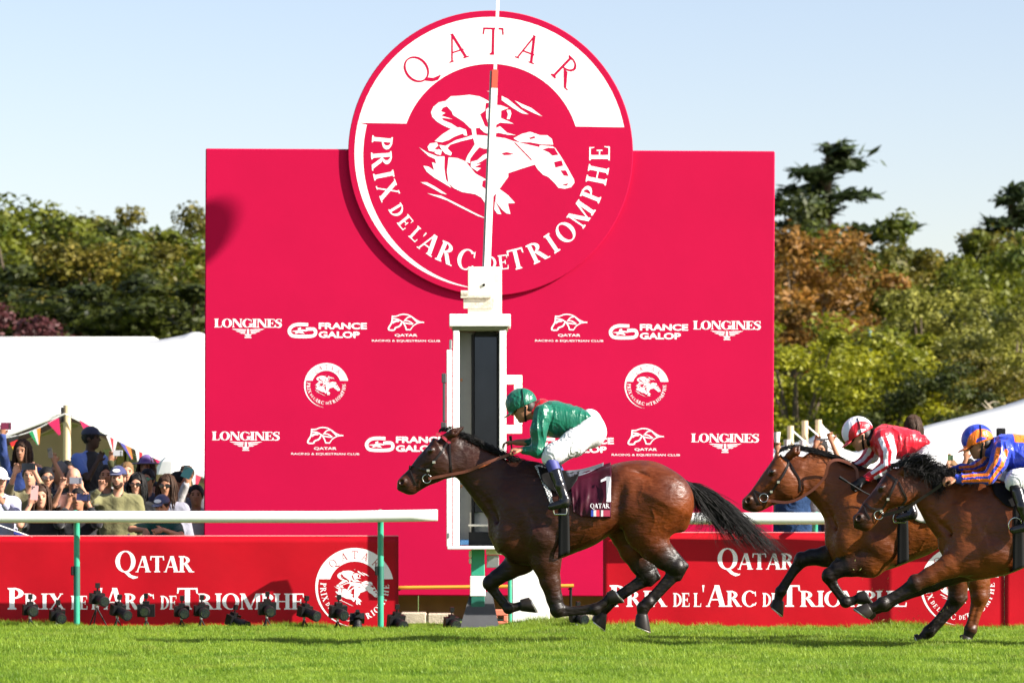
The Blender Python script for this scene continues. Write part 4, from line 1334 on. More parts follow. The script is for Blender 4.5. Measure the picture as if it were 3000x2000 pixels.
def tree_data(key):
    if key in TREE_DATA: return TREE_DATA[key]
    kind, seed = key
    if kind == 'conifer':
        V, Fq, limbs = conifer_mesh(seed, 10.0, 2.6)
        mb = MB().tube([(0, 0, 0), (0, 0, 5), (0, 0, 10)], [.28, .17, .03], 8)
        for a, b in limbs: mb.tube([a, (a + b) / 2 + (0, 0, .05), b], [.05, .035, .012], 4)
    else:
        V, Fq, cents = crown_mesh(seed, 3.2, 3.6, 66, 230, .17 if kind == 'fine' else .21, 'round' if kind != 'tall' else 'tall')
        V = V + np.array((0, 0, 6.2))
        mb = MB().tube([(0, 0, 0), (.05, 0, 2.0), (.1, .05, 4.5), (0, 0, 7.5)], [.32, .24, .17, .05], 9)
        r = np.random.default_rng(seed + 50)
        for i in range(16):
            c, cr = cents[i * 3]
            z0 = r.uniform(2.2, 5.5)
            a = np.array((.06, 0, z0)); b = c + np.array((0, 0, 6.2))
            mb.tube([a, (a + b) / 2 + (0, 0, .3), b], [.10, .06, .015], 5)
    me = bpy.data.meshes.new('crown')
    me.vertices.add(len(V)); me.vertices.foreach_set('co', V.astype(np.float32).ravel())
    me.loops.add(len(V)); me.loops.foreach_set('vertex_index', np.arange(len(V), dtype=np.int32))
    me.polygons.add(len(Fq)); me.polygons.foreach_set('loop_start', np.arange(0, len(V), 4, dtype=np.int32))
    me.update(calc_edges=True); me.materials.append(None)
    mt = bpy.data.meshes.new('trunk'); mt.from_pydata(mb.V, [], mb.F); mt.materials.append(None)
    TREE_DATA[key] = (me, mt)
    return me, mt
BARK = mat('bark', (.10, .075, .05), .95, var=.3, bump=.6, bscale=12)
LEAF = {
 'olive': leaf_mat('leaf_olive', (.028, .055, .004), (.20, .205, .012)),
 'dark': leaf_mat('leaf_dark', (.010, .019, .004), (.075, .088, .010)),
 'yellow': leaf_mat('leaf_yellow', (.050, .080, .004), (.36, .34, .012)),
 'orange': leaf_mat('leaf_orange', (.045, .040, .006), (.34, .15, .022)),
 'purple': leaf_mat('leaf_purple', (.030, .010, .012), (.15, .040, .040)),
 'pale': leaf_mat('leaf_pale', (.060, .075, .010), (.34, .32, .05)),
 'conifer': leaf_mat('leaf_conifer', (.016, .034, .014), (.085, .11, .035), trans=.25),
 'mixed': leaf_mat('leaf_mixed', (.026, .048, .005), (.22, .165, .016)),
}
def tree(px, py_top, d, kind, seed, colour, label, wide=1.0):
    x = XZ(px, 0, d)[0]
    zt = XZ(0, py_top, d)[1]
    me, mt = tree_data((kind, seed))
    H0 = 10.0 if kind == 'conifer' else 10.1
    k = zt / H0
    root = empty('conifer_tree' if kind == 'conifer' else 'broadleaf_tree', (x, d, 0), label, 'tree', 'woodland trees behind the course')
    root.scale = (k * wide, k * wide, k)
    root.rotation_euler = (0, 0, random.uniform(0, 6.28))
    for nm, data, m in (('crown', me, LEAF[colour]), ('trunk', mt, BARK)):
        o = bpy.data.objects.new(nm, data); COL.objects.link(o); o.parent = root
        o.material_slots[0].link = 'OBJECT'; o.material_slots[0].material = m
TREES = [
 # left of the backdrop
 (-40, 560, 128, 'round', 1, 'olive', 'olive-green tree at the far left edge', 1.25), (150, 545, 130, 'round', 2, 'olive', 'tallest yellow-topped tree on the left skyline', 1.15), (250, 600, 124, 'round', 3, 'dark', 'dark green tree right of the tallest left tree', 1.1),
 (360, 585, 132, 'fine', 4, 'mixed', 'brown-green tree with a pointed tip in the middle of the left wood', 1.1), (470, 610, 128, 'fine', 5, 'mixed', 'rust-tinged tree in the left wood nearer the backdrop', 1.15), (570, 595, 134, 'round', 1, 'olive', 'green tree meeting the backdrop on its left side', 1.2),
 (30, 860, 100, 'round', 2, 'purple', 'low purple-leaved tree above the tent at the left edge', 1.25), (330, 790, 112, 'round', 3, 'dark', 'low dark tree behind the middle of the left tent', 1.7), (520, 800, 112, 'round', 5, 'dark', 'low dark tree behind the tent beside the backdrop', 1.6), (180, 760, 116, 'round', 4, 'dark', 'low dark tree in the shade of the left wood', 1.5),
 (90, 640, 120, 'fine', 5, 'olive', 'olive tree in front of the tallest left tree', 1.25), (430, 660, 120, 'round', 2, 'olive', 'yellowish tree low before the rust-tinged tree', 1.3), (300, 680, 118, 'fine', 4, 'mixed', 'brown-green tree low in the middle of the left wood', 1.3),
 (-230, 580, 130, 'round', 5, 'olive', 'olive tree just beyond the left edge', 1.3),
 # right of the backdrop
 (2255, 530, 140, 'round', 2, 'dark', 'dark rounded tree rising right behind the backdrop edge', 1.0), (2340, 640, 128, 'fine', 4, 'orange', 'tree with upper orange leaves beside the backdrop', 1.2), (2450, 640, 134, 'round', 1, 'olive', 'green tree under the tall conifer', 1.1),
 (2425, 418, 150, 'conifer', 6, 'conifer', 'tall dark conifer with ragged branches on the right skyline', 1.55), (2590, 670, 136, 'round', 3, 'mixed', 'brown-green tree right of the conifer', 1.05), (2700, 632, 140, 'round', 5, 'olive', 'olive tree with twin tips on the right skyline', .95), (2830, 650, 142, 'fine', 4, 'mixed', 'russet-speckled tree on the right skyline', 1.0),
 (2960, 545, 146, 'conifer', 8, 'conifer', 'dark conifer cut by the right edge', 1.5), (2900, 680, 128, 'round', 2, 'olive', 'green tree before the right conifer', 1.0), (3080, 600, 138, 'round', 1, 'olive', 'green tree just beyond the right edge', 1.2),
 (2300, 830, 112, 'round', 4, 'orange', 'broad orange-brown tree in the middle of the right wood beside the backdrop', 1.35), (2480, 900, 100, 'round', 1, 'yellow', 'bright yellow-green tree behind the thin mast', 1.45), (2330, 940, 96, 'fine', 5, 'yellow', 'low yellow-green tree touching the right edge of the backdrop', 1.35),
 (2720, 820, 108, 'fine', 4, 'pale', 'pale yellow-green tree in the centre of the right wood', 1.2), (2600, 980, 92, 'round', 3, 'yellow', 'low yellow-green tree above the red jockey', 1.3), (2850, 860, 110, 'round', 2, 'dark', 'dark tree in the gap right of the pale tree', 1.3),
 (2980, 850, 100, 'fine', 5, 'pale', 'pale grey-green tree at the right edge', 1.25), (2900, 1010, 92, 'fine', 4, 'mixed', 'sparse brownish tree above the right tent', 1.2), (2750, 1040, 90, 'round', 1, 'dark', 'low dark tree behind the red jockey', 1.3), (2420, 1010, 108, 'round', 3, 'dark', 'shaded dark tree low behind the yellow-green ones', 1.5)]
for t_ in TREES: tree(*t_)
# a far wood closes the gaps between the trunks
def far_wood():
    V = []; n = 0
    r = np.random.default_rng(3)
    Vs = []
    for (x0, x1, zt) in ((-29, -8, 8.2), (9.5, 29, 8.6)):
        k = 26000
        x = r.uniform(x0, x1, k); z = r.uniform(0, 1, k) ** .9 * (zt + .8 * np.sin(x * 1.3) + .6 * np.sin(x * 3.1)); y = 160 + r.uniform(-3, 3, k)
        pos = np.stack([x, y, z], 1)
        nrm = r.normal(size=(k, 3)) + np.array((0, -.6, .4)); nrm /= np.linalg.norm(nrm, axis=1)[:, None]
        t = np.cross(nrm, r.normal(size=(k, 3))); t /= np.linalg.norm(t, axis=1)[:, None]; b = np.cross(nrm, t); s = r.uniform(.3, .6, (k, 1))
        Vs.append(np.stack([pos - t*s*.5, pos + b*s*.35, pos + t*s*.5, pos - b*s*.35], 1).reshape(-1, 3))
    V = np.vstack(Vs)
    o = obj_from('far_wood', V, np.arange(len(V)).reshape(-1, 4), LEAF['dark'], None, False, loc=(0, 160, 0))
    tag(o, 'distant dark woodland seen between the nearer trees', 'wood', kind='stuff')
far_wood()

# ------------------------------------------------------------------ racehorses
def coat_mat(name, base, light):
    m = bpy.data.materials.new(name); m.use_nodes = True
    nt = m.node_tree; b = nt.nodes['Principled BSDF']
    tc = nt.nodes.new('ShaderNodeTexCoord')
    n1 = nt.nodes.new('ShaderNodeTexNoise'); n1.inputs['Scale'].default_value = 3.2; n1.inputs['Detail'].default_value = 4
    n2 = nt.nodes.new('ShaderNodeTexNoise'); n2.inputs['Scale'].default_value = 42; n2.inputs['Detail'].default_value = 7
    mp = nt.nodes.new('ShaderNodeMapping'); mp.inputs['Scale'].default_value = (.35, 1, 1); mp.inputs['Rotation'].default_value = (0, R(35), 0)
    nt.links.new(tc.outputs['Object'], n1.inputs['Vector']); nt.links.new(tc.outputs['Object'], mp.inputs[0]); nt.links.new(mp.outputs[0], n2.inputs['Vector'])
    mr = nt.nodes.new('ShaderNodeMapRange'); mr.inputs[1].default_value = .3; mr.inputs[2].default_value = .7
    nt.links.new(n1.outputs['Fac'], mr.inputs[0])
    mx = nt.nodes.new('ShaderNodeMix'); mx.data_type = 'RGBA'; mx.inputs[6].default_value = (*base, 1); mx.inputs[7].default_value = (*light, 1)
    nt.links.new(mr.outputs[0], mx.inputs[0])
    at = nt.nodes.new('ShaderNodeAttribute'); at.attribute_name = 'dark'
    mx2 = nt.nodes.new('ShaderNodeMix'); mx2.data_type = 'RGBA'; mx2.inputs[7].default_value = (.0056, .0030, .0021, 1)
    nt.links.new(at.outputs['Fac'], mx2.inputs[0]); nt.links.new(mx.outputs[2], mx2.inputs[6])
    hr = nt.nodes.new('ShaderNodeMapRange'); hr.inputs[1].default_value = .3; hr.inputs[2].default_value = .7; hr.inputs[3].default_value = .85; hr.inputs[4].default_value = 1.15
    nt.links.new(n2.outputs['Fac'], hr.inputs[0])
    mx3 = nt.nodes.new('ShaderNodeMix'); mx3.data_type = 'RGBA'; mx3.blend_type = 'MULTIPLY'; mx3.inputs[0].default_value = 1
    nt.links.new(mx2.outputs[2], mx3.inputs[6]); nt.links.new(hr.outputs[0], mx3.inputs[7])
    nt.links.new(mx3.outputs[2], b.inputs['Base Color'])
    rr = nt.nodes.new('ShaderNodeMapRange'); rr.inputs[1].default_value = .3; rr.inputs[2].default_value = .7; rr.inputs[3].default_value = .28; rr.inputs[4].default_value = .60
    nt.links.new(n2.outputs['Fac'], rr.inputs[0]); nt.links.new(rr.outputs[0], b.inputs['Roughness'])
    b.inputs['Specular IOR Level'].default_value = .30
    # veins and muscle relief
    v1 = nt.nodes.new('ShaderNodeTexNoise'); v1.inputs['Scale'].default_value = 7; v1.inputs['Detail'].default_value = 6; v1.inputs['Roughness'].default_value = .55; v1.inputs['Distortion'].default_value = .6
    nt.links.new(tc.outputs['Object'], v1.inputs['Vector'])
    b1 = nt.nodes.new('ShaderNodeBump'); b1.inputs['Strength'].default_value = .22; b1.inputs['Distance'].default_value = .03
    nt.links.new(v1.outputs['Fac'], b1.inputs['Height'])
    b2 = nt.nodes.new('ShaderNodeBump'); b2.inputs['Strength'].default_value = .7; b2.inputs['Distance'].default_value = .008
    nt.links.new(n2.outputs['Fac'], b2.inputs['Height']); nt.links.new(b1.outputs[0], b2.inputs['Normal'])
    nt.links.new(b2.outputs[0], b.inputs['Normal'])
    return m
M_HAIR = mat('black_horsehair', (.0045, .0036, .0032), .45, spec=.28)
M_LEATHER = mat('dark_leather', (.012, .007, .0055), .4, spec=.35)
M_BROWNL = mat('brown_leather', (.13, .035, .018), .45)
M_HOOF = mat('dark_hoof', (.018, .015, .013), .4, spec=.25, var=.3, vscale=30)

TORSO = [(1452,1505,1592,.06),(1466,1455,1612,.13),(1490,1405,1640,.165),(1530,1372,1655,.190),(1575,1366,1652,.212),(1631,1376,1640,.240),(1682,1384,1620,.256),(1738,1378,1598,.270),(1784,1362,1570,.272),(1830,1351,1550,.268),(1878,1347,1556,.264),(1924,1353,1560,.244),(1969,1375,1556,.192),(2005,1402,1538,.130),(2024,1424,1512,.085),(2035,1452,1488,.03)]

class Horse:
    def __init__(s, d, sp):
        s.d = d; s.sp = sp; s.u = d / F_PX
        s.k = s.u
        P = s.P = lambda px, py: XZ(px, py, d)
        dx, dy = sp['shift']
        allx = [p[0] for p in sp['head_up'] + sp['head_low']] + [t[0] + dx for t in TORSO] + [q[0] for leg in sp['legs'] for q in leg['pts']]
        ally = [p[1] for p in sp['head_up'] + sp['neck_up']] + [q[1] for leg in sp['legs'] for q in leg['pts']] + [t[1] + dy for t in TORSO]
        x0, z1 = P(min(allx) - 30, min(ally) - 40); x1, z0 = P(max(allx) + 30, max(ally) + 30)
        S = s.S = SDF((x0, -.36, z0), (x1, .36, z1), .0085)
        U = s.u
        T = [(t[0] + dx, t[1] + dy, t[2] + dy, t[3]) for t in TORSO]
        up = [P(t[0], t[1]) for t in T]; lo = [P(t[0], t[2]) for t in T]
        xa, xb = P(T[0][0], 0)[0], P(T[-1][0], 0)[0]
        wid = [((P(t[0], 0)[0] - xa) / (xb - xa), t[3]) for t in T]
        zm = (up[0][1] + lo[0][1]) / 2
        S.loft(up, lo, wid, (xa, zm), (xb, zm), 0.0, egg=.14, n=2.25)
        def E(x, y, rx, rz, yy, ry, k=.03, sub=False, rot=0, sides=(-1, 1)):
            cx, cz = P(x + dx, y + dy)
            a = R(rot)
            ax = [(math.cos(a), 0, -math.sin(a)), (0, 1, 0), (math.sin(a), 0, math.cos(a))]
            for sd in sides:
                S.ell((cx, sd * yy, cz), (rx * U, ry, rz * U), k, ax, sub)
        # muscles of shoulder, loin, croup and thigh
        E(1548, 1520, 60, 105, .105, .105, .04, rot=-28)
        E(1592, 1572, 64, 48, .150, .100, .015, rot=30)
        E(1500, 1572, 40, 52, .10, .09, .04)
        E(1850, 1420, 85, 62, .13, .135, .06)
        E(1940, 1470, 70, 92, .115, .105, .04, rot=-20)
        E(1880, 1500, 70, 70, .17, .095, .05)
        E(1985, 1500, 36, 60, .085, .075, .03, rot=-10)
        # creases: behind the shoulder, along the ribs, between the thigh muscles
        E(1640, 1520, 10, 70, .285, .03, .04, True, rot=-15)
        E(1808, 1480, 13, 66, .292, .045, .05, True, rot=12)
        E(1962, 1520, 7, 58, .268, .035, .025, True, rot=-35)
        E(1930, 1535, 6, 45, .285, .035, .025, True, rot=-45)
        E(1905, 1400, 60, 6, .24, .03, .04, True, rot=25)
        E(1530, 1470, 8, 75, .245, .03, .04, True, rot=-30)
        # legs
        s.low = []
        for leg in sp['legs']:
            pts = leg['pts']; yo = leg['y']; sg = -1 if leg['near'] else 1
            n = len(pts)
            chain = []
            for i, (x, y, r) in enumerate(pts):
                X, Z = P(x, y)
                yy = sg * (yo[0] + (yo[1] - yo[0]) * min(1, i / 3))
                chain.append((X, yy, Z, r * U))
            for i in range(n - 1):
                big = i < 2
                if n >= 9 and 4 <= i <= n - 4:      # cannon bone in front, tendon behind
                    A_, B_ = np.array(chain[i]), np.array(chain[i+1]); nv = unit(np.cross(B_[:3] - A_[:3], (0, 1, 0)))
                    for sg2, k2 in ((1, .64), (-1, .56)):
                        S.cone(A_[:3] + nv * sg2 * A_[3] * .42, B_[:3] + nv * sg2 * B_[3] * .42, A_[3] * k2, B_[3] * k2, .006 if i > 4 else .015, .85)
                    continue
                S.cone(chain[i][:3], chain[i+1][:3], chain[i][3], chain[i+1][3], .055 if big else (.022 if i < 4 else .010), .80 if not big else .72)
            if n > 6:      # knee or hock bones, fetlock and tendon
                kx = np.array(chain[4]); S.ell(kx[:3] + (0, sg * .004, .012), (kx[3]*1.02, kx[3]*.92, kx[3]*1.15), .010)
                fx = np.array(chain[-3]); S.ell(fx[:3], (fx[3]*1.06, fx[3]*.95, fx[3]*1.06), .010)
            for (x, y, r, x2, y2, r2) in leg.get('extra', []):
                a, b = P(x, y), P(x2, y2)
                S.cone((a[0], chain[4][1], a[1]), (b[0], chain[4][1], b[1]), r * U, r2 * U, .012)
            s.low.append((chain, leg))
        # neck and head
        nu = [P(*q) for q in sp['neck_up']]; nl = [P(*q) for q in sp['neck_low']]
        a = P(*((np.array(sp['neck_up'][0]) + np.array(sp['neck_low'][0])) / 2)); b = P(*((np.array(sp['neck_up'][-1]) + np.array(sp['neck_low'][-1])) / 2))
        S.loft(nu, nl, [(0, .060), (.12, .068), (.3, .075), (.5, .09), (.75, .125), (1, .165)], a, b, .10, egg=.22, n=2.1)
        hu = [P(*q) for q in sp['head_up']]; hl = [P(*q) for q in sp['head_low']]
        ha = P(*((np.array(sp['head_up'][0]) + np.array(sp['head_low'][0])) / 2)); hb = P(*((np.array(sp['head_up'][-1]) + np.array(sp['head_low'][-1])) / 2))
        S.loft(hu, hl, [(0, .080), (.2, .100), (.34, .097), (.52, .070), (.72, .056), (.88, .058), (1, .040)], ha, hb, .018, n=2.5)
        pa = np.array(sp['ear'][0]); pj = np.array(sp['cheek'])
        q0 = P(*(pa + (6, 8))); q1 = P(*((pa + pj) / 2 + (14, -6))); q2 = P(*(pj + (8, -6)))
        S.chain([(q0[0], 0, q0[1], 21*U), (q1[0], 0, q1[1], 38*U), (q2[0], 0, q2[1], 36*U)], .03, .62)
        nlw = np.array(sp['neck_low']); nup = np.array(sp['neck_up'])
        for sd in (-1, 1):
            for t0, t1, rr in ((.20, .24, .016),):
                pts_ = [nlw[i] * (1 - t0) + nup[i] * t0 for i in range(2, 6)]
                for w0, w1 in zip(pts_[:-1], pts_[1:]):
                    k0, k1 = P(*w0), P(*w1)
                    S.cone((k0[0], sd * .098, k0[1]), (k1[0], sd * .112, k1[1]), rr, rr, .03, 1, True)
            for i_ in range(5):
                a_ = P(1672 + dx + i_ * 24, 1440 + dy); b_ = P(1690 + dx + i_ * 25, 1560 + dy - i_ * 10)
                S.cone((a_[0], sd * .315, a_[1]), (b_[0], sd * .300, b_[1]), .026, .022, .03, 1, True)
        ex, ez = P(*sp['eye'])
        hax = unit(np.array(hb) - np.array(ha)); s.hax = hax
        A3 = (hax[0], 0, hax[1]); N3 = (-hax[1], 0, hax[0])
        for sd in (-1, 1):
            S.ell((ex, sd * .078, ez), (.034, .030, .026), .012, [A3, (0, 1, 0), N3])
            cz = P(*sp['cheek']); S.ell((cz[0], sd * .050, cz[1]), (40*U, .036, 38*U), .03)                      # jowl
            cz = P(*sp['cheekbone'][0]); c2 = P(*sp['cheekbone'][1])
            S.cone((cz[0], sd * .078, cz[1]), (c2[0], sd * .052, c2[1]), .012, .007, .016)                          # facial crest
            nz = P(*sp['nostril']); S.ell((nz[0], sd * .052, nz[1]), (.040, .026, .034), .014, [A3, (0, 1, 0), N3])
            S.ell((nz[0] - .004, sd * .083, nz[1]), (.026, .034, .019), .010, [(.45, 0, .89), (0, 1, 0), (.89, 0, -.45)], True)
            m0, m1 = P(*sp['mouth'][0]), P(*sp['mouth'][1])
            S.cone((m0[0], sd * .06, m0[1]), (m1[0], sd * .062, m1[1]), .007, .005, .008, 1.6, True)
            e0, e1, e2 = [P(*q) for q in sp['ear']]
            S.chain([(e0[0], sd * .055, e0[1], 11 * U), (e1[0], sd * .075, e1[1], 13.5 * U), (e2[0], sd * .068, e2[1], 3 * U)], .012, .62)
            S.cone((e1[0] + .004, sd * .098, e1[1] + .004), (e2[0] - .02, sd * .085, e2[1] - .005), .012, .004, .006, 1, True)
        rx = P(1640 + dx, 0)[0]
        s.root = empty('racehorse', (rx, d, 0), sp['label'], 'horse', 'racehorses at full gallop')
        # veins standing out on belly, shoulder and legs
        def vein(pts_, r_=.0045):
            Q_ = cat([(a_ + dx, b_ + dy) for a_, b_ in pts_], 5)
            for sd in (-1, 1):
                prev = None
                for q_ in Q_:
                    x_, z_ = P(*q_); y_ = S.near_y(x_, z_, sd, None)
                    if y_ is None: prev = None; continue
                    c_ = (x_, y_, z_)
                    if prev is not None: S.cone(prev, c_, r_, r_, .006)
                    prev = c_
        vein([(1655,1600),(1700,1590),(1745,1572),(1790,1545)]); vein([(1700,1592),(1715,1560),(1740,1540)], .0035)
        vein([(1545,1610),(1560,1560),(1552,1510),(1570,1470)], .004); vein([(1900,1560),(1915,1525),(1905,1490)], .004); vein([(1940,1560),(1948,1600),(1955,1630)], .004) if sp.get('std') else None
        V, Fq = S.mesh(); V = relax(V.astype(float), Fq, 1, .5)
        N_ = vnormals(V, Fq)
        # fine muscle striation
        s1 = folds(24, .0016, (.75, .1, .65), 21, 1.3)(V); s2 = folds(30, .0013, (.6, .1, -.8), 22, 1.2)(V)
        V = V + N_ * (np.where(V[:, 0] > P(1800 + dx, 0)[0], s1, s2) * np.clip((V[:, 2] - .55) / .25, 0, 1))[:, None]
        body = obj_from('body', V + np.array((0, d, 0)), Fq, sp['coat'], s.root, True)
        # points of the coat: black lower legs, muzzle, ears
        dark = np.zeros(len(V))
        def near(a, b, ra, rb, fade):
            a, b = np.array(a), np.array(b); ba = b - a
            t = np.clip(((V - a) @ ba) / (ba @ ba + 1e-9), 0, 1)
            dd = np.linalg.norm(V - a - t[:, None] * ba, axis=1)
            return np.clip(1 - (dd - (ra + (rb - ra) * t)) / fade, 0, 1)
        for chain, leg in s.low:
            st_ = leg.get('dark_from', 3)
            c = np.array(chain)
            best = np.full(len(V), 9.0); par = np.zeros(len(V))
            for i in range(1, len(c) - 1):
                A, B = c[i][:3], c[i+1][:3]; ba = B - A
                t = np.clip(((V - A) @ ba) / (ba @ ba), 0, 1); dd = np.linalg.norm(V - A - t[:, None] * ba, axis=1) / (c[i][3] + (c[i+1][3] - c[i][3]) * t)
                m = dd < best; best[m] = dd[m]; par[m] = i + t[m]
            g = np.clip((par - (st_ - 1.5)) / 2.0, 0, 1); g = g * g * (3 - 2 * g)
            dark = np.maximum(dark, np.where(best < 1.5, g, 0))
        mz = P(*sp['nostril']); dd = np.sqrt((V[:, 0] - mz[0] - .01)**2 + (V[:, 2] - mz[1] + .03)**2)
        dark = np.maximum(dark, np.clip((.15 - dd) / .10, 0, 1) * .82)
        dd = np.sqrt((V[:, 0] - ex)**2 + (V[:, 2] - ez)**2); dark = np.maximum(dark, np.clip((.06 - dd) / .04, 0, 1) * .7)
        e2 = P(*sp['ear'][2]); dd = np.sqrt((V[:, 0] - e2[0])**2 + (V[:, 2] - e2[1])**2); dark = np.maximum(dark, np.clip((.07 - dd) / .05, 0, 1) * .8)
        # darker bridge of the nose
        nb = np.array(hu[len(hu)//2 - 1]); tt = (V[:, 0] - nb[0]) * (-hax[1]) + (V[:, 2] - nb[1]) * hax[0]
        tt = np.abs(tt); onhead = ((V[:, 0] - ha[0]) * hax[0] + (V[:, 2] - ha[1]) * hax[1]) > .10
        dark = np.maximum(dark, np.where(onhead & (V[:, 2] > ha[1] - 2), np.clip((.06 - tt) / .05, 0, 1) * sp.get('face_dark', .5), 0))
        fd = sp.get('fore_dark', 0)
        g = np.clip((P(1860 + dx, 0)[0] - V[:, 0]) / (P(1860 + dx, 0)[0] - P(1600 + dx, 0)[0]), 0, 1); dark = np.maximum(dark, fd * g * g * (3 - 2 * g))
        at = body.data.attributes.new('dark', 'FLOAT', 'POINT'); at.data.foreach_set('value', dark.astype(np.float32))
        s.body = body
        # eyes
        for sd in (-1, 1):
            y = S.near_y(ex, ez, sd, sd * .09)
            MB().ell((ex, d + y - sd * .008, ez), (.017, .015, .014), 16, 10).build('eye', mat('horse_eye', (.006, .004, .003), .05, coat=1), s.root, True)
        # hooves
        for chain, leg in s.low:
            (x, y), (x2, y2) = leg['hoof']
            a, b = P(x, y), P(x2, y2); yy = chain[-1][1]
            ax = unit((b[0] - a[0], 0, b[1] - a[1])); L = math.hypot(b[0] - a[0], b[1] - a[1])
            a3 = np.array((a[0], d + yy, a[1])) - ax * .012
            L += .012
            sd_ = leg.get('flip', 1)
            n = 18; V2 = []; F2 = []
            e1 = np.array((0, 1.0, 0)); e2 = unit(np.cross(ax, e1)) * sd_
            prof = [(0, .042), (.12, .047), (.5, .054), (.93, .0605), (1.0, .060)]
            for (t, r) in prof:
                for q in range(n):
                    w = 2 * math.pi * q / n
                    # the toe side is longer than the heel side: slanted sole
                    sl = .030 * math.cos(w) * t
                    V2.append(a3 + ax * (t * L + sl - .03 * t) + e2 * math.cos(w) * r * 1.08 + e1 * math.sin(w) * r * .92)
            for i in range(len(prof) - 1):
                for q in range(n): F2.append((i*n+q, i*n+(q+1) % n, (i+1)*n+(q+1) % n, (i+1)*n+q))
            F2 += [tuple(range(n))[::-1], tuple(range((len(prof)-1)*n, len(prof)*n))]
            hf = obj_from('hoof', V2, F2, M_HOOF, s.root, True)
            V3 = []; F3 = []
            for q in range(n - 3):
                w = 2 * math.pi * (q - (n - 4) / 2) / n
                for (rr, off) in ((.060, .001), (.043, .001), (.043, .009), (.060, .009)):
                    V3.append(a3 + ax * (L + .030 * math.cos(w) - .03 + off) + e2 * math.cos(w) * rr * 1.08 + e1 * math.sin(w) * rr * .92)
            for q in range(n - 4):
                for k in range(4): F3.append((q*4+k, q*4+(k+1) % 4, (q+1)*4+(k+1) % 4, (q+1)*4+k))
            obj_from('horseshoe', V3, F3, mat('worn_aluminium', (.5, .49, .46), .3, metal=.9), hf)
    # --- tack helpers: lines given in photo pixels, laid on the skin
    def strap(s, name, pts, w, m, off=.004, parent=None, thick=.006, both=False, closed=False, dens=6):
        for sd in ((-1, 1) if both else (-1,)):
            Q = cat(pts, dens)
            V = []; last = sd * .08
            C = []
            for (px, py) in Q:
                x, z = s.P(px, py)
                y = s.S.near_y(x, z, sd, None)
                if y is None or abs(y) < .012: y = last if y is None else y
                last = y
                C.append((x, s.d + y + sd * off, z))
            s.ribbon(name, C, w, m, thick, parent)
    def ribbon(s, name, C, w, m, thick=.006, parent=None, nrm=(0, -1, 0)):
        C = np.array(C, float); T = np.gradient(C, axis=0)
        V = []; Fs = []
        for i in range(len(C)):
            t = unit(T[i]); n = np.array(nrm, float); n = unit(n - t * (n @ t)); b = np.cross(t, n)
            for (a, e) in ((-.5, -.5), (.5, -.5), (.5, .5), (-.5, .5)): V.append(C[i] + b * a * w + n * e * thick)
        for i in range(len(C) - 1):
            for k in range(4): Fs.append((i*4+k, i*4+(k+1) % 4, (i+1)*4+(k+1) % 4, (i+1)*4+k))
        Fs += [(3, 2, 1, 0), tuple(range(len(V)-4, len(V)))]
        return obj_from(name, V, Fs, m, parent or s.root)
    def ring(s, name, px, py, r, m, rr=.004, off=.012, parent=None):
        x, z = s.P(px, py); y = s.S.near_y(x, z, -1, -.05)
        pts = [(x + r*math.cos(a), s.d + y - off, z + r*math.sin(a)) for a in np.linspace(0, 2*math.pi, 21)]
        MB().tube(pts, rr, 6, cap=False).build(name, m, parent or s.root, True)
    def drape(s, name, outline_top, outline_bot, m, off=.014, nx=22, nz=26, wav=None, far=True, parent=None, fold=.010):
        """cloth over the back: outlines in photo pixels, follows the skin on both sides"""
        top = cat(outline_top, 6); bot = cat(outline_bot, 6)
        V = []; Fs = []
        def rs(P_, n):
            t = np.linspace(0, len(P_)-1, n+1); i = np.clip(t.astype(int), 0, len(P_)-2); f = (t-i)[:, None]; return P_[i]*(1-f)+P_[i+1]*f
        top, bot = rs(top, nx), rs(bot, nx)
        sides = (-1, 1) if far else (-1,)
        s.cl = {}
        for i in range(nx + 1):
            rows = []
            for sd in sides:
                row = []
                last = 0.0
                for j in range(nz + 1):
                    t = j / nz
                    px, py = top[i] * (1 - t) + bot[i] * t
                    x, z = s.P(px, py)
                    y = s.S.near_y(x, z, sd, None)
                    if y is None:
                        y = sd * .02 * t if j == 0 else last
                    if abs(y) < abs(last) and z > s.P(0, bot[i][1])[1]: y = last if t > .35 else y
                    last = y
                    f = fold * math.sin(i * .42 + 3.2 * t + 1.3 * math.sin(j * .3)) * t + fold * .9 * math.sin(i * .23 - 5 * t + 1.5) * t + fold * .4 * math.sin(i * 1.1 + 2 * t) * t
                    row.append((x, s.d + y + sd * (off + max(-off * .5, f)), z))
                rows.append(row)
            full = rows[0][::-1] + ([] if not far else rows[1])
            V += full
        m_ = len(full)
        for i in range(nx):
            for j in range(m_ - 1):
                q = i*m_ + j; Fs.append((q, q+1, q+m_+1, q+m_))
        o = obj_from(name, V, Fs, m, parent or s.root, True)
        md = o.modifiers.new('cloth', 'SOLIDIFY'); md.thickness = .004; md.offset = 1
        return o
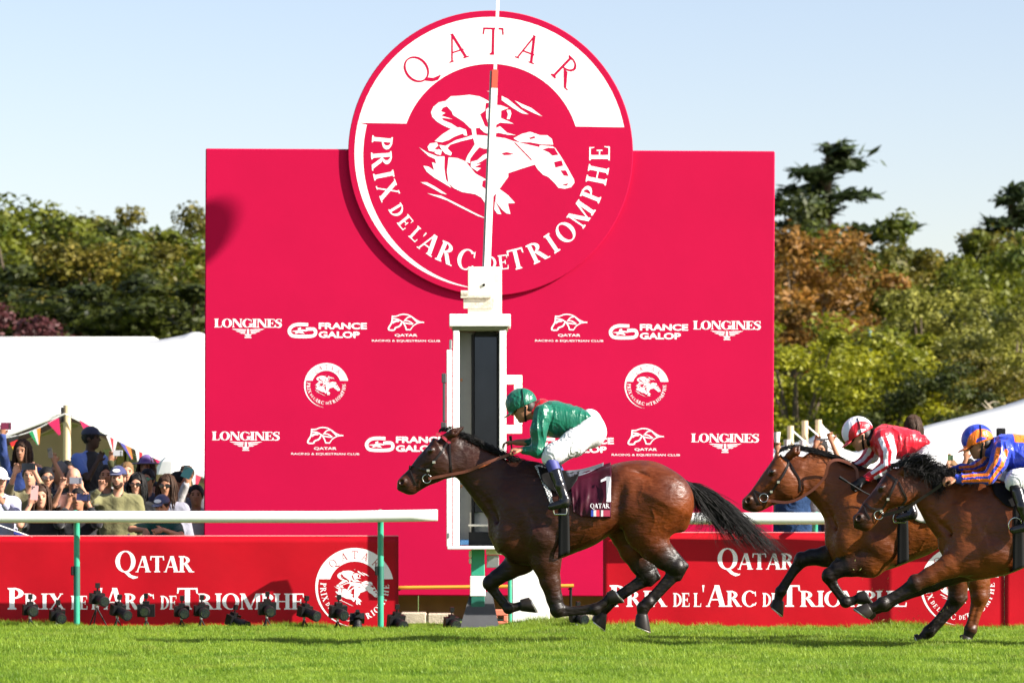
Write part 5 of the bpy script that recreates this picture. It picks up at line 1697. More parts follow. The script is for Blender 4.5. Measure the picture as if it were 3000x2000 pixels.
    def hair(s, name, roots, tips, n, w, mid=None, jit=.01, seed=0, ysp=.02, yoff=0, seg=9, m=None, clump=.5):
        """locks of hair between a root line and a tip line (photo pixels)"""
        r = np.random.default_rng(seed)
        Rt = cat(roots, 10); Tp = cat(tips, 10)
        Md = cat(mid, 10) if mid else None
        mb_V = []; mb_F = []
        for q in range(n):
            a = r.uniform(); b = np.clip(a + r.normal() * .06, 0, 1)
            p0 = Rt[int(a * (len(Rt)-1))]; p1 = Tp[int(b * (len(Tp)-1))]
            pm = Md[int(np.clip((a + b) / 2 + r.normal() * .04, 0, 1) * (len(Md)-1))] if Md is not None else (p0 + p1) / 2
            y0 = yoff + r.normal() * ysp; y1 = yoff + r.normal() * ysp * 2
            f = r.uniform(.75, 1.05)
            k0 = np.array((*s.P(*p0),)); km = np.array((*s.P(*pm),)) + r.normal(size=2) * jit; k1 = k0 + (np.array(s.P(*p1)) + r.normal(size=2) * jit * 2 - k0) * f
            ww = w * r.uniform(.5, 1.3)
            C = []
            for t in np.linspace(0, 1, seg):
                xz = k0*(1-t)**2 + 2*(km*2 - (k0+k1)/2)*t*(1-t) + k1*t*t
                C.append((xz[0], s.d + y0*(1-t) + y1*t + .008*math.sin(t*6+q), xz[1]))
            C = np.array(C); T = np.gradient(C, axis=0)
            base = len(mb_V)
            for i in range(seg):
                tv = unit(T[i]); e = unit(np.cross(tv, (0, 1, .2))); g = np.cross(tv, e)
                rad = ww * (1 - (i/(seg-1))**2 * .92) * (.6 + .4*min(1, i/1.5))
                for ang in (0, 2.094, 4.189): mb_V.append(C[i] + (e*math.cos(ang) + g*math.sin(ang)) * rad)
            for i in range(seg - 1):
                for k in range(3): mb_F.append((base+i*3+k, base+i*3+(k+1) % 3, base+(i+1)*3+(k+1) % 3, base+(i+1)*3+k))
        o = obj_from(name, mb_V, np.array(mb_F), m or M_HAIR, s.root, True)
        return o

def shift_pts(P_, dx, dy): return [(p[0] + dx, p[1] + dy, *p[2:]) for p in P_]
FORE_Y, HIND_Y = (.13, .115), (.13, .12)
H1_LEGS = [
 dict(near=True, y=FORE_Y, pts=[(1592,1585,46),(1600,1645,39),(1611,1700,30),(1624,1752,23),(1632,1786,21),(1668,1789,14),(1706,1786,13),(1742,1783,16.5),(1768,1766,12.5),(1783,1750,13.5)], hoof=((1783,1750),(1820,1742)), flip=-1, dark_from=3),
 dict(near=False, y=FORE_Y, pts=[(1548,1590,45),(1528,1640,39),(1492,1668,29),(1455,1692,23),(1434,1710,20),(1452,1738,14),(1472,1763,13.5),(1490,1782,16),(1512,1778,12.5),(1530,1773,13.5)], hoof=((1528,1773),(1572,1772)), flip=-1, dark_from=2),
 dict(near=True, y=HIND_Y, pts=[(1935,1470,96),(1892,1555,60),(1915,1600,45),(1945,1634,34),(1980,1663,25),(1962,1692,19),(1930,1728,16.5),(1898,1762,17),(1883,1778,19),(1879,1800,14.5)], extra=[(1955,1600,12,2006,1656,9),(2006,1656,9,1985,1690,12)], hoof=((1879,1800),(1882,1850)), flip=1, dark_from=3),
 dict(near=False, y=HIND_Y, pts=[(1888,1470,85),(1842,1555,52),(1858,1610,42),(1880,1652,33),(1900,1690,24),(1862,1714,17),(1820,1742,16),(1796,1760,15.5),(1777,1776,18),(1763,1797,14)], extra=[(1905,1640,10,1930,1690,8),(1930,1690,8,1905,1708,11)], hoof=((1762,1797),(1752,1842)), flip=1, dark_from=3)]
COAT1 = coat_mat('dark_bay_coat', (.042, .0074, .0016), (.140, .0300, .0046))
COAT2 = coat_mat('bright_bay_coat', (.066, .0140, .0023), (.180, .0470, .0060))
COAT3 = coat_mat('brown_bay_coat', (.050, .0105, .0019), (.140, .0340, .0050))
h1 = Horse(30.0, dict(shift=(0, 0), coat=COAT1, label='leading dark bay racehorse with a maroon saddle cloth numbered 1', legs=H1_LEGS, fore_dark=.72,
    neck_up=[(1284,1288),(1312,1266),(1345,1277),(1406,1309),(1457,1331),(1500,1354),(1550,1370),(1610,1400)], neck_low=[(1276,1372),(1328,1392),(1362,1430),(1394,1473),(1425,1514),(1451,1570),(1478,1622),(1530,1660)],
    head_up=[(1298,1262),(1276,1272),(1254,1304),(1229,1332),(1208,1359),(1192,1379),(1175,1395),(1164,1409)], head_low=[(1338,1390),(1322,1398),(1304,1403),(1280,1413),(1254,1423),(1230,1437),(1211,1448),(1188,1446),(1173,1430)],
    eye=(1263,1319), cheek=(1310,1360), cheekbone=((1262,1342),(1228,1372)), nostril=(1178,1411), mouth=((1188,1440),(1218,1419)), ear=((1303,1282),(1330,1268),(1359,1250)), face_dark=.75))
h2 = Horse(30.7, dict(shift=(985, 24), coat=COAT2, fore_dark=0, label='bright bay racehorse in second place, its head beside the backdrop edge', face_dark=.6,
    legs=[dict(near=True, y=FORE_Y, pts=[(2580,1612,46),(2545,1648,38),(2490,1658,29),(2450,1668,23),(2424,1688,20),(2440,1718,14),(2458,1742,13.5),(2474,1762,16),(2496,1758,12.5),(2512,1750,13.5)], hoof=((2510,1751),(2550,1749)), flip=-1, dark_from=2),
          dict(near=False, y=FORE_Y, pts=[(2530,1605,45),(2480,1625,38),(2420,1630,29),(2378,1632,23),(2350,1642,20),(2325,1675,14),(2306,1705,13.5),(2290,1732,16),(2284,1750,12.5),(2282,1764,13.5)], hoof=((2283,1762),(2275,1800)), flip=1, dark_from=2),
          dict(near=True, y=HIND_Y, pts=[(2930,1495,90),(2868,1585,56),(2858,1640,42),(2860,1700,32),(2864,1748,25),(2855,1780,19),(2846,1812,16.5),(2838,1842,18),(2832,1858,15),(2827,1870,14)], extra=[(2885,1690,10,2888,1742,8),(2888,1742,8,2868,1775,11)], hoof=((2827,1866),(2818,1888)), dark_from=7),
          dict(near=False, y=HIND_Y, pts=[(2890,1495,85),(2832,1585,52),(2818,1640,40),(2812,1700,32),(2808,1752,25),(2785,1785,19),(2755,1820,17),(2726,1850,18),(2712,1865,15),(2702,1874,14)], extra=[(2830,1700,10,2832,1752,8),(2832,1752,8,2800,1785,11)], hoof=((2702,1870),(2686,1890)), dark_from=4)],
    neck_up=[(2284,1336),(2308,1312),(2345,1319),(2426,1338),(2455,1350),(2500,1374),(2545,1394),(2600,1424)], neck_low=[(2300,1436),(2348,1445),(2387,1478),(2414,1520),(2424,1555),(2438,1593),(2462,1640),(2515,1680)],
    head_up=[(2298,1310),(2276,1328),(2255,1358),(2230,1393),(2205,1430),(2188,1450),(2174,1464)], head_low=[(2352,1440),(2332,1460),(2305,1469),(2280,1475),(2258,1482),(2238,1493),(2218,1500),(2198,1499),(2184,1490)],
    eye=(2260,1382), cheek=(2322,1425), cheekbone=((2262,1405),(2232,1435)), nostril=(2190,1465), mouth=((2196,1492),(2224,1476)), ear=((2312,1335),(2330,1322),(2342,1306))))
H3_HIND = [dict(H1_LEGS[2]), dict(H1_LEGS[3])]
for q in H3_HIND:
    q['pts'] = shift_pts(q['pts'], 1320, 42); q['extra'] = [(a+1320, b+42, c, e+1320, f+42, g) for a, b, c, e, f, g in q['extra']]; q['hoof'] = tuple(shift_pts(q['hoof'], 1320, 42))
h3 = Horse(29.3, dict(shift=(1320, 42), coat=COAT3, label='brown bay racehorse with a wind-blown mane, nearest on the right, cut by the frame', face_dark=.7,
    legs=[dict(near=True, y=FORE_Y, pts=[(2880,1618,52),(2840,1632,42),(2780,1655,34),(2720,1686,26),(2676,1709,22),(2640,1732,17),(2608,1750,15.5),(2582,1766,19),(2560,1775,14),(2540,1782,14.5)], hoof=((2542,1782),(2508,1800)), flip=-1, dark_from=4),
          dict(near=False, y=FORE_Y, pts=[(2890,1635,50),(2850,1655,40),(2795,1680,32),(2735,1708,25),(2694,1724,21),(2660,1742,15),(2625,1758,14),(2598,1774,17),(2576,1784,13),(2560,1790,13.5)], hoof=((2560,1790),(2528,1806)), flip=-1, dark_from=2)] + H3_HIND,
    neck_up=[(2600,1392),(2628,1364),(2691,1378),(2740,1388),(2800,1398),(2845,1408),(2880,1414),(2930,1440)], neck_low=[(2622,1452),(2672,1464),(2690,1490),(2712,1530),(2742,1572),(2772,1606),(2798,1660),(2850,1700)],
    head_up=[(2615,1362),(2594,1384),(2575,1412),(2555,1440),(2530,1470),(2512,1500),(2499,1520)], head_low=[(2684,1458),(2660,1476),(2630,1484),(2600,1496),(2576,1522),(2556,1546),(2538,1556),(2518,1550),(2505,1538)],
    eye=(2580,1428), cheek=(2642,1440), cheekbone=((2584,1450),(2556,1486)), nostril=(2513,1516), mouth=((2522,1544),(2548,1530)), ear=((2628,1388),(2648,1378),(2672,1372))))

# --- bridles, reins, saddles
def bridle(h, brow, cheekp, nose, low, throat, bit, rein, brow_m, rein_m):
    s = h
    s.strap('browband', brow, .022, brow_m, .006)
    s.strap('cheekpiece', cheekp, .017, M_LEATHER, .006)
    s.strap('noseband', nose, .016, M_LEATHER, .006)
    s.strap('lower_noseband', low, .012, M_LEATHER, .005)
    s.strap('throatlash', throat, .014, M_LEATHER, .006)
    s.ring('bit_ring', bit[0], bit[1], .036, M_STEEL, .0045, .010)
    for (q, w_) in (((cheekp[len(cheekp)//2]), .014), (cheekp[-2], .012)):
        x, z = s.P(*q); y = s.S.near_y(x, z, -1, -.07)
        MB().bbox((x - .012, s.d + y - .016, z - .012), (x + .012, s.d + y - .010, z + .012), .003).build('buckle', M_STEEL, s.root)
    C = []
    n = len(rein)
    for i, q in enumerate(cat(rein, 6)):
        x, z = s.P(q[0], q[1]); y = s.S.near_y(x, z, -1, None)
        yy = q[2] if len(q) > 2 else -.1
        if y is not None: yy = min(yy, y - .012)
        C.append((x, s.d + yy, z))
    s.ribbon('rein', C, .024, rein_m, .006)
    s.ribbon('rein', [(c[0], 2*s.d - c[1], c[2]) for c in C], .022, rein_m, .006)
bridle(h1, [(1278,1271),(1296,1279),(1319,1299)], [(1312,1297),(1292,1328),(1272,1354),(1255,1378),(1251,1400)], [(1200,1366),(1226,1370),(1254,1376)], [(1200,1369),(1209,1394),(1220,1420)], [(1319,1299),(1320,1340),(1323,1370),(1327,1399)], (1251,1402),
       [(1256,1402,-.06),(1319,1390,-.10),(1372,1379,-.12),(1426,1356,-.16),(1494,1331,-.15)], mat('red_browband', (.35, .03, .05), .5), M_BROWNL)
h1.strap('rein_grip', [(1402,1367),(1418,1361),(1436,1352)], .030, mat('orange_rubber', (.75, .16, .03), .6), .042)
bridle(h2, [(2282,1333),(2296,1344),(2311,1353)], [(2311,1353),(2296,1385),(2278,1412),(2258,1440),(2240,1455)], [(2208,1436),(2230,1446),(2258,1446)], [(2208,1440),(2216,1462),(2224,1476)], [(2312,1354),(2326,1380),(2340,1405),(2342,1440)], (2236,1458),
       [(2245,1465,-.06),(2310,1470,-.10),(2370,1440,-.13),(2410,1400,-.15),(2422,1362,-.17),(2440,1348,-.17),(2470,1352,-.16),(2502,1372,-.16),(2508,1405,-.16)], M_LEATHER, M_BROWNL)
bridle(h3, [(2594,1387),(2608,1396),(2622,1408)], [(2626,1402),(2612,1432),(2598,1462),(2580,1496),(2574,1508)], [(2534,1474),(2552,1488),(2582,1492)], [(2528,1474),(2536,1500),(2548,1520)], [(2630,1412),(2642,1440),(2652,1462),(2640,1478)], (2572,1508),
       [(2580,1510,-.06),(2640,1494,-.11),(2690,1462,-.14),(2735,1432,-.16),(2758,1412,-.17)], M_LEATHER, M_LEATHER)

def saddle(h, dx, dy, cloth, label_cloth=True):
    s = h
    sh = lambda L: [(a + dx, b + dy) for a, b in L]
    s.drape('saddle', sh([(1575,1366),(1620,1374),(1675,1378),(1700,1374)]), sh([(1585,1405),(1620,1440),(1660,1440),(1690,1405)]), mat('saddle_leather', (.005, .0045, .0045), .6, spec=.15), .03, 14, 16, fold=.004)
    s.drape('girth', sh([(1640,1378),(1664,1380)]), sh([(1634,1634),(1668,1620)]), mat('black_webbing', (.008, .008, .008), .8, spec=.2), .004, 4, 40, fold=0)
    # stirrup leather and iron
    x, z = s.P(1640 + dx, 1440 + dy); x2, z2 = s.P(1640 + dx, 1478 + dy)
    y = s.S.near_y(x2, z2, -1, -.27)
    for sd in (-1, 1):
        MB().tube([(x, s.d + sd * .25, z), (x2, s.d + sd * (abs(y) + .05), z2)], .009, 6).build('stirrup_leather', M_LEATHER, s.root)
        pts = [(x2 + .055 * math.cos(a) * 1.0, s.d + sd * (abs(y) + .06), z2 - .05 + .062 * math.sin(a)) for a in np.linspace(-.5, math.pi + .5, 14)]
        MB().tube(pts, .006, 6).tube([pts[0], pts[-1]], .010, 6).build('stirrup_iron', M_STEEL, s.root, True)
def checker(name):
    m = bpy.data.materials.new(name); m.use_nodes = True; nt = m.node_tree; b = nt.nodes['Principled BSDF']
    tc = nt.nodes.new('ShaderNodeTexCoord'); ck = nt.nodes.new('ShaderNodeTexChecker'); ck.inputs['Scale'].default_value = 70
    ck.inputs[1].default_value = (.75, .75, .75, 1); ck.inputs[2].default_value = (.12, .12, .13, 1)
    nt.links.new(tc.outputs['Object'], ck.inputs[0]); nt.links.new(ck.outputs[0], b.inputs['Base Color']); b.inputs['Roughness'].default_value = .8
    return m
MAROON = mat('maroon_satin', (.042, .0032, .012), .42, spec=.22, bump=.4, bscale=7)
saddle(h1, 0, 0, MAROON)
h1.drape('saddle_pad', [(1566,1364),(1582,1362),(1600,1370)], [(1600,1440),(1612,1478),(1622,1482)], checker('net_pad'), .022, 8, 16, fold=.003)
h1.drape('saddle_lining', [(1655,1378),(1700,1374),(1745,1362),(1768,1354)], [(1662,1400),(1700,1392),(1745,1374),(1768,1364)], mat('grey_blue_lining', (.075, .085, .11), .7), .030, 12, 6, fold=0)
cl = h1.drape('saddle_cloth', [(1664,1384),(1700,1378),(1745,1366),(1789,1354)], [(1680,1500),(1700,1512),(1735,1516),(1787,1518)], MAROON, .020, 36, 30, fold=.010)
def on_cloth(x, z, side=-1): return 30.0 + (h1.S.near_y(x, z, side, -.27) or -.27) - .056
sheet('number', [[_rect(1774, 1470, 1786.5, 1396.5), [(1774, 1396.5), (1774, 1407), (1758, 1413), (1758, 1406), (1766, 1402)]]], 30.0, 0, M_PRINTW, cl, .0006, on_cloth)
sheet('lettering', word('QATAR', 1727, 1783, 1488, 13, 1.0, .16, .04), 30.0, 0, M_PRINTW, cl, .0005, on_cloth)
for (a, b, c_) in ((1729, 1736, (.02, .05, .35)), (1736.3, 1744, (.75, .75, .75)), (1744.3, 1753, (.55, .02, .05)), (1758, 1764, (.75, .75, .75)), (1764.3, 1784, (.30, .02, .06))):
    sheet('flag_patch', [[_rect(a, 1512, b, 1494)]], 30.0, 0, mat('patch_%d' % a, c_, .6), cl, 0, on_cloth)
saddle(h2, 985, 24, None); saddle(h3, 1320, 42, None)
for h, dx, dy, cc in ((h2, 985, 24, (.70, .68, .68)), (h3, 1320, 42, (.05, .05, .25))):
    h.drape('saddle_cloth', [(1660+dx,1382+dy),(1700+dx,1377+dy),(1745+dx,1365+dy),(1785+dx,1354+dy)], [(1670+dx,1490+dy),(1700+dx,1505+dy),(1735+dx,1508+dy),(1785+dx,1508+dy)], mat('cloth_%d' % dx, cc, .5), .02, 20, 20)
# --- manes, forelocks, tails
h1.hair('mane', [(1330,1270),(1370,1290),(1406,1309),(1440,1324),(1480,1342),(1520,1360)], [(1372,1282),(1410,1300),(1444,1320),(1478,1338),(1515,1352),(1560,1364)], 620, .0028, [(1352,1268),(1392,1288),(1428,1306),(1464,1324),(1500,1340),(1542,1356)], .012, 1, .02)
h1.hair('forelock', [(1285,1266),(1312,1264)], [(1312,1256),(1332,1252)], 40, .004, [(1296,1255),(1320,1252)], .008, 2, .02)
h1.hair('tail', [(2010,1406),(2022,1424)], [(2130,1600),(2180,1610),(2240,1634),(2290,1650),(2318,1652),(2325,1646)], 700, .0030, [(2075,1500),(2085,1492),(2095,1486),(2105,1480),(2112,1476),(2118,1474)], .026, 3, .028, seg=12)
h1.hair('tail_wisps', [(2014,1412),(2026,1430)], [(2012,1545),(2040,1560),(2080,1575),(2150,1590),(2230,1570),(2300,1630)], 320, .0018, [(2040,1490),(2060,1500),(2080,1500),(2110,1500),(2130,1490),(2140,1490)], .03, 4, .04, seg=12)
h2.hair('mane', [(2306,1312),(2340,1318),(2390,1328),(2426,1338),(2470,1358),(2530,1386)], [(2360,1318),(2420,1336),(2462,1350),(2486,1356),(2530,1376),(2570,1390)], 480, .0028, [(2330,1306),(2378,1318),(2424,1330),(2456,1342),(2500,1364),(2548,1384)], .012, 5, .03)
h2.hair('forelock', [(2280,1328),(2305,1312)], [(2300,1318),(2330,1312)], 60, .005, [(2290,1314),(2316,1306)], .008, 6, .03)
h2.hair('tail', [(2995,1430),(3007,1448)], [(3130,1620),(3260,1660),(3310,1670)], 200, .007, [(3060,1520),(3080,1510),(3090,1500)], .03, 7, .03)
h3.hair('mane', [(2630,1366),(2670,1374),(2710,1382),(2760,1392),(2820,1402)], [(2700,1352),(2738,1342),(2760,1400),(2800,1420),(2850,1420)], 800, .0032, [(2662,1346),(2702,1346),(2746,1374),(2780,1380),(2835,1402)], .022, 8, .06, -.02)
h3.hair('mane_locks', [(2640,1368),(2680,1376),(2720,1384),(2750,1390)], [(2650,1402),(2690,1400),(2740,1462),(2760,1455)], 260, .0028, [(2640,1388),(2690,1384),(2738,1418),(2760,1415)], .02, 9, .02, -.09)
h3.hair('forelock', [(2600,1380),(2625,1364)], [(2640,1372),(2665,1362)], 60, .005, [(2612,1362),(2642,1354)], .01, 10, .03)
h3.hair('tail', [(3330,1448),(3342,1466)], [(3450,1640),(3560,1680),(3630,1690)], 200, .007, [(3395,1540),(3415,1530),(3425,1520)], .03, 11, .03)

# ------------------------------------------------------------------ people
SKIN = {k: mat('skin_' + k, c, .55, spec=.35, var=.08, vscale=20) for k, c in dict(fair=(.50, .25, .16), tan=(.38, .175, .10), brown=(.19, .08, .045), dark=(.055, .027, .017)).items()}
def frame(yaw=0, pitch=0, roll=0):
    """facing the camera at yaw 0; positive yaw turns the face to the photo's right, positive pitch looks down"""
    Mx = Matrix.Rotation(R(yaw), 3, 'Z') @ Matrix.Rotation(R(roll), 3, 'Y') @ Matrix.Rotation(R(pitch), 3, 'X')
    f = np.array(Mx @ Vector((0, -1, 0))); r = np.array(Mx @ Vector((-1, 0, 0))); u = np.array(Mx @ Vector((0, 0, 1)))
    return f, r, u
def add_head(S, c, fr, sc=1.0, ears=True, mouth=False):
    """skull, brow, nose, lips, chin and ears; c is the middle of the skull"""
    f, r, u = fr
    c = np.array(c, float)
    L = lambda a, b, e: c + (f * a + r * b + u * e) * sc
    S.ell(L(-.008, 0, .018), (.098*sc, .077*sc, .098*sc), .01, (f, r, u))
    S.ell(L(.030, 0, -.038), (.062*sc, .060*sc, .082*sc), .025, (f, r, u))
    S.cone(L(.030, 0, -.082), L(.066, 0, -.100), .042*sc, .022*sc, .022)         # jaw and chin
    S.cone(L(.086, 0, .014), L(.108, 0, -.024), .009*sc, .0145*sc, .012)         # nose
    S.ell(L(.080, .030, .022), (.018*sc, .026*sc, .010*sc), .010, (f, r, u)); S.ell(L(.080, -.030, .022), (.018*sc, .026*sc, .010*sc), .010, (f, r, u))
    for sd in (-1, 1):
        S.ell(L(.088, .031*sd, .003), (.014*sc, .017*sc, .010*sc), .008, (f, r, u), True)
        if ears: S.ell(L(-.012, .078*sd, -.012), (.022*sc, .009*sc, .031*sc), .008, (f, r, u))
    S.ell(L(.083, 0, -.054), (.014*sc, .024*sc, .0065*sc), .006, (f, r, u)); S.ell(L(.080, 0, -.068), (.014*sc, .021*sc, .0075*sc), .006, (f, r, u))
    if mouth: S.ell(L(.092, 0, -.062), (.016*sc, .022*sc, .009*sc), .004, (f, r, u), True)
    return L
def add_hand(S, w, fwd, nrm, flip=1, curl=70, sc=1.0, thumb=40):
    """palm and five fingers; nrm is the way the palm faces, fingers curl towards it"""
    w = np.array(w, float); f = unit(fwd); n = unit(np.array(nrm) - f * np.dot(nrm, f)); s = np.cross(f, n) * flip
    pc = w + f * .045 * sc
    S.ell(pc, (.050*sc, .040*sc, .018*sc), .010, (f, s, n))
    for i, (o, l) in enumerate(((.030, .072), (.010, .080), (-.011, .074), (-.030, .058))):
        p = pc + f * .040 * sc + s * o * sc; ang = 0; rr = .0098 * sc
        pts = [(*p, rr)]
        for k, fr_ in enumerate((.45, .32, .23)):
            ang += R(curl) * (.75, 1.0, .7)[k]
            p = p + (f * math.cos(ang) + n * math.sin(ang)) * l * fr_ * sc
            pts.append((*p, rr * (1 - .13 * (k + 1))))
        S.chain(pts, .004)
    b = w + f * .018 * sc + s * .030 * sc
    t = R(thumb)
    d1 = unit(s * math.cos(t) + f * math.sin(t) * 1.2 + n * .25)
    p1 = b + d1 * .036 * sc; p2 = p1 + unit(d1 * .4 + f * .7 + n * .5) * .030 * sc
    S.chain([(*b, .0135*sc), (*p1, .0115*sc), (*p2, .0090*sc)], .006)

# ------------------------------------------------------------------ jockeys
def satin(name, col, rough=.31): return mat(name, col, rough, spec=.38, sheen=.1, bump=.7, bscale=1.0, stretch=(26, 13, 9))
def jockey(h, sp):
    d = h.d; U = d / F_PX
    P3 = lambda q: (*[XZ(q[0], q[1], d)[0], q[2]], XZ(q[0], q[1], d)[1])
    P = lambda a, b: XZ(a, b, d)
    px, pz = P(*sp['pelvis'])
    root = empty('person', (px, d, P(*sp['foot'][0])[1]), sp['label'], 'jockey', 'jockeys riding the racehorses')
    off = (0, d, 0)
    th = R(sp['pitch']); f = np.array((-math.cos(th), 0, -math.sin(th))); u = np.array((-math.sin(th), 0, math.cos(th))); r = np.array((0, -1.0, 0))
    fr = (f, r, u)
    hc = np.array((P(*sp['head'])[0], 0, P(*sp['head'])[1]))
    ch = lambda pts: [(*P3(q[:3]), q[3] * U) for q in pts]
    lo = np.array([px - 1.0, -.45, pz - .85]); hi = np.array([px + .35, .45, pz + .65])
    # body: one continuous figure
    S = SDF(lo, hi, .0085)
    up = [P(*q) for q in sp['torso_up']]; low = [P(*q) for q in sp['torso_low']]
    wid = [(0, .10), (.15, .16), (.35, .19), (.6, .18), (.8, .155), (1, .14)]
    a = P(*((np.array(sp['torso_up'][0]) + np.array(sp['torso_low'][0])) / 2)); b = P(*((np.array(sp['torso_up'][-1]) + np.array(sp['torso_low'][-1])) / 2))
    shr = lambda L, c, k: [tuple(np.array(c) + (np.array(q) - np.array(c)) * k) for q in L]
    cen = ((a[0] + b[0]) / 2, (a[1] + b[1]) / 2)
    S.loft(shr(up, cen, .86), shr(low, cen, .86), [(q, w * .86) for q, w in wid], a, b)
    S.ell((px, 0, pz), (36*U, .135, 40*U), .05)
    limb = lambda pts, k: [(p[0], p[1], p[2], p[3] * k) for p in ch(pts)]
    for key in ('thigh', 'thigh_far'): S.chain(limb(sp[key], .8), .04)
    for key in ('shin', 'shin_far'): S.chain(limb(sp[key], .75), .02)
    for key in ('sleeve', 'sleeve_far'):
        L_ = limb(sp[key], .72); S.chain(L_, .03)
    L = add_head(S, hc, fr, 1.0)
    nk = ch([(*sp['neck'], 0, 19)])[0]
    S.cone(hc - u * .06 - f * .02, nk[:3], .054, .066, .03)
    for key, far in (('hand', False), ('hand_far', True)):
        hd = sp[key]
        w = np.array(P3(hd['wrist'])); last = ch(sp['sleeve_far' if far else 'sleeve'])[-1]
        S.cone(last[:3], w, .030, .026, .015)
        if hd.get('skin', True):
            add_hand(S, w, hd['dir'], hd['n'], hd.get('flip', 1), hd.get('curl', 75), .95)
    sdf_obj('body', S, SKIN[sp.get('skin', 'fair')], root, off)
    for key, far in (('hand', False), ('hand_far', True)):
        hd = sp[key]
        if not hd.get('skin', True):
            w = np.array(P3(hd['wrist'])); G = SDF(w - .16, w + .16, .006)
            add_hand(G, w, hd['dir'], hd['n'], hd.get('flip', 1), hd.get('curl', 75), 1.0); G.cone(w - unit(hd['dir']) * .05, w + unit(hd['dir']) * .02, .036, .034, .01)
            sdf_obj('glove', G, M_BLACK, root, off)
    # silks
    J = SDF(lo, hi, .0065)
    J.loft(up, low, wid, a, b, 0)
    for key in ('sleeve', 'sleeve_far'): J.chain(ch(sp[key]), .03)
    w1 = folds(26, .013, (.9, .1, -.35), 3, 1.0); w2 = folds(50, .004, (.5, .3, .8), 4)
    V, Fq = J.mesh(); V = relax(V.astype(float), Fq, 1); N = vnormals(V, Fq)
    V = V + N * (w1(V) + w2(V))[:, None]
    jk = obj_from('silk_jacket', V + np.array(off), Fq, sp['jacket'], root, True)
    if len(sp['jacket']) > 1:
        idx = np.zeros(len(V), np.int32)
        for key in ('sleeve', 'sleeve_far'):
            c = ch(sp[key])
            best = np.full(len(V), 9.0); off_ = np.zeros(len(V)); tt_ = np.zeros(len(V))
            for i in range(len(c) - 1):
                A, B = np.array(c[i][:3]), np.array(c[i+1][:3]); ba = B - A
                t = np.clip(((V - A) @ ba) / (ba @ ba), 0, 1); dv = V - A - t[:, None] * ba; dd = np.linalg.norm(dv, axis=1)
                rr = c[i][3] + (c[i+1][3] - c[i][3]) * t
                nrm = unit(np.cross(ba, (0, 1, 0))); o = (dv @ nrm) / rr
                m = (dd / rr < 1.35) & (dd < best); best[m] = dd[m]; off_[m] = o[m]; tt_[m] = i + t[m]
            on = best < 8
            st = np.zeros(len(V), bool)
            for (s0, s1) in sp['stripes']: st |= (off_ > s0) & (off_ < s1)
            idx[on & st & (tt_ > .15) & (tt_ < sp.get('cuff', 99))] = 1
        if sp.get('back_stripe'):
            (x0_, x1_, k_) = sp['back_stripe']
            m = (V[:, 0] > P(x0_, 0)[0]) & (V[:, 0] < P(x1_, 0)[0]) & (N[:, 2] > k_); idx[m] = 1
        fm = (idx[Fq].sum(1) >= 2).astype(np.int32)
        jk.data.polygons.foreach_set('material_index', fm)
    # collar
    C = SDF(np.array(nk[:3]) - .2, np.array(nk[:3]) + .2, .006)
    ca, cb = P(*sp['collar'][0]), P(*sp['collar'][1])
    C.cone((ca[0], 0, ca[1]), (cb[0], 0, cb[1]), .060, .066, 0, 1.1)
    sdf_obj('collar', C, sp['collar_m'], root, off)
    # breeches
    B = SDF(lo, hi, .007)
    B.ell((px, 0, pz), (sp.get('seat', (46, 50))[0]*U, .165, sp.get('seat', (46, 50))[1]*U), 0)
    for key in ('thigh', 'thigh_far'): B.chain(ch(sp[key]), .05)
    wa = a[0]; 
    B.cone((b[0] - .04, 0, b[1]), (px, 0, pz), .085, .11, .05, 1.35)
    w1 = folds(60, .007, (.8, 0, .6), 8); w2 = folds(120, .003, (.5, .5, -.7), 9)
    sdf_obj('breeches', B, mat('white_breeches', (.62, .62, .64), .5, spec=.3, bump=.25, bscale=18), root, off, 1, lambda V: w1(V) * np.clip((P(*sp['pelvis'])[0] + .03 - V[:, 0]) / .1, .15, 1) + w2(V) * .6)
    # boots
    for key, fk in (('shin', 'foot'), ('shin_far', 'foot_far')):
        c = ch(sp[key])
        K = SDF(np.min([q[:3] for q in c], 0) - .2, np.max([q[:3] for q in c], 0) + .2, .006)
        n2 = len(c) // 2
        K.chain(c[:2], .01); sdf_obj('sock', K, sp['sock'], root, off)
        K = SDF(np.min([q[:3] for q in c], 0) - .25, np.max([q[:3] for q in c], 0) + .25, .006)
        c1 = np.array(c[1]); c1[3] *= 1.05
        K.chain([tuple(c1)] + c[2:], .012)
        fa, fb = sp[fk] if fk in sp else sp['foot']
        yy = c[-1][1]
        K.chain([c[-1], (P(*fa)[0], yy, P(*fa)[1], 14*U), (P(*fb)[0], yy, P(*fb)[1], 11*U)], .015)
        sdf_obj('boot', K, mat('boot_leather', (.006, .006, .007), .2, spec=.45, coat=.2, bump=.2, bscale=14), root, off)
    # helmet with silk cap
    hx, hz = P(*sp['helmet'])
    Hc = np.array((hx, 0, hz))
    T = SDF(Hc - .24, Hc + .24, .0055)
    T.ell(Hc, (sp.get('hr', 47)*U, .105, 45*U), 0, (f, r, u))
    X, Y, Z = T._co((slice(None),)*3)
    T.F = np.maximum(T.F, -(((X - hx)*u[0] + (Z - hz)*u[2]) + sp.get('brim', .035))).astype(np.float32)
    T.ell(Hc + f * .128 - u * .046, (.060, .082, .010), .012, (unit(f - u * .12), r, unit(u + f * .12)))
    V, Fq = T.mesh(); V = relax(V.astype(float), Fq, 1); N = vnormals(V, Fq)
    w3 = folds(85, .004, tuple(unit(f + u * .8)), 6)
    V = V + N * w3(V)[:, None] * sp.get('puff', 1)
    hm = obj_from('helmet_cap', V + np.array(off), Fq, sp['cap'], root, True)
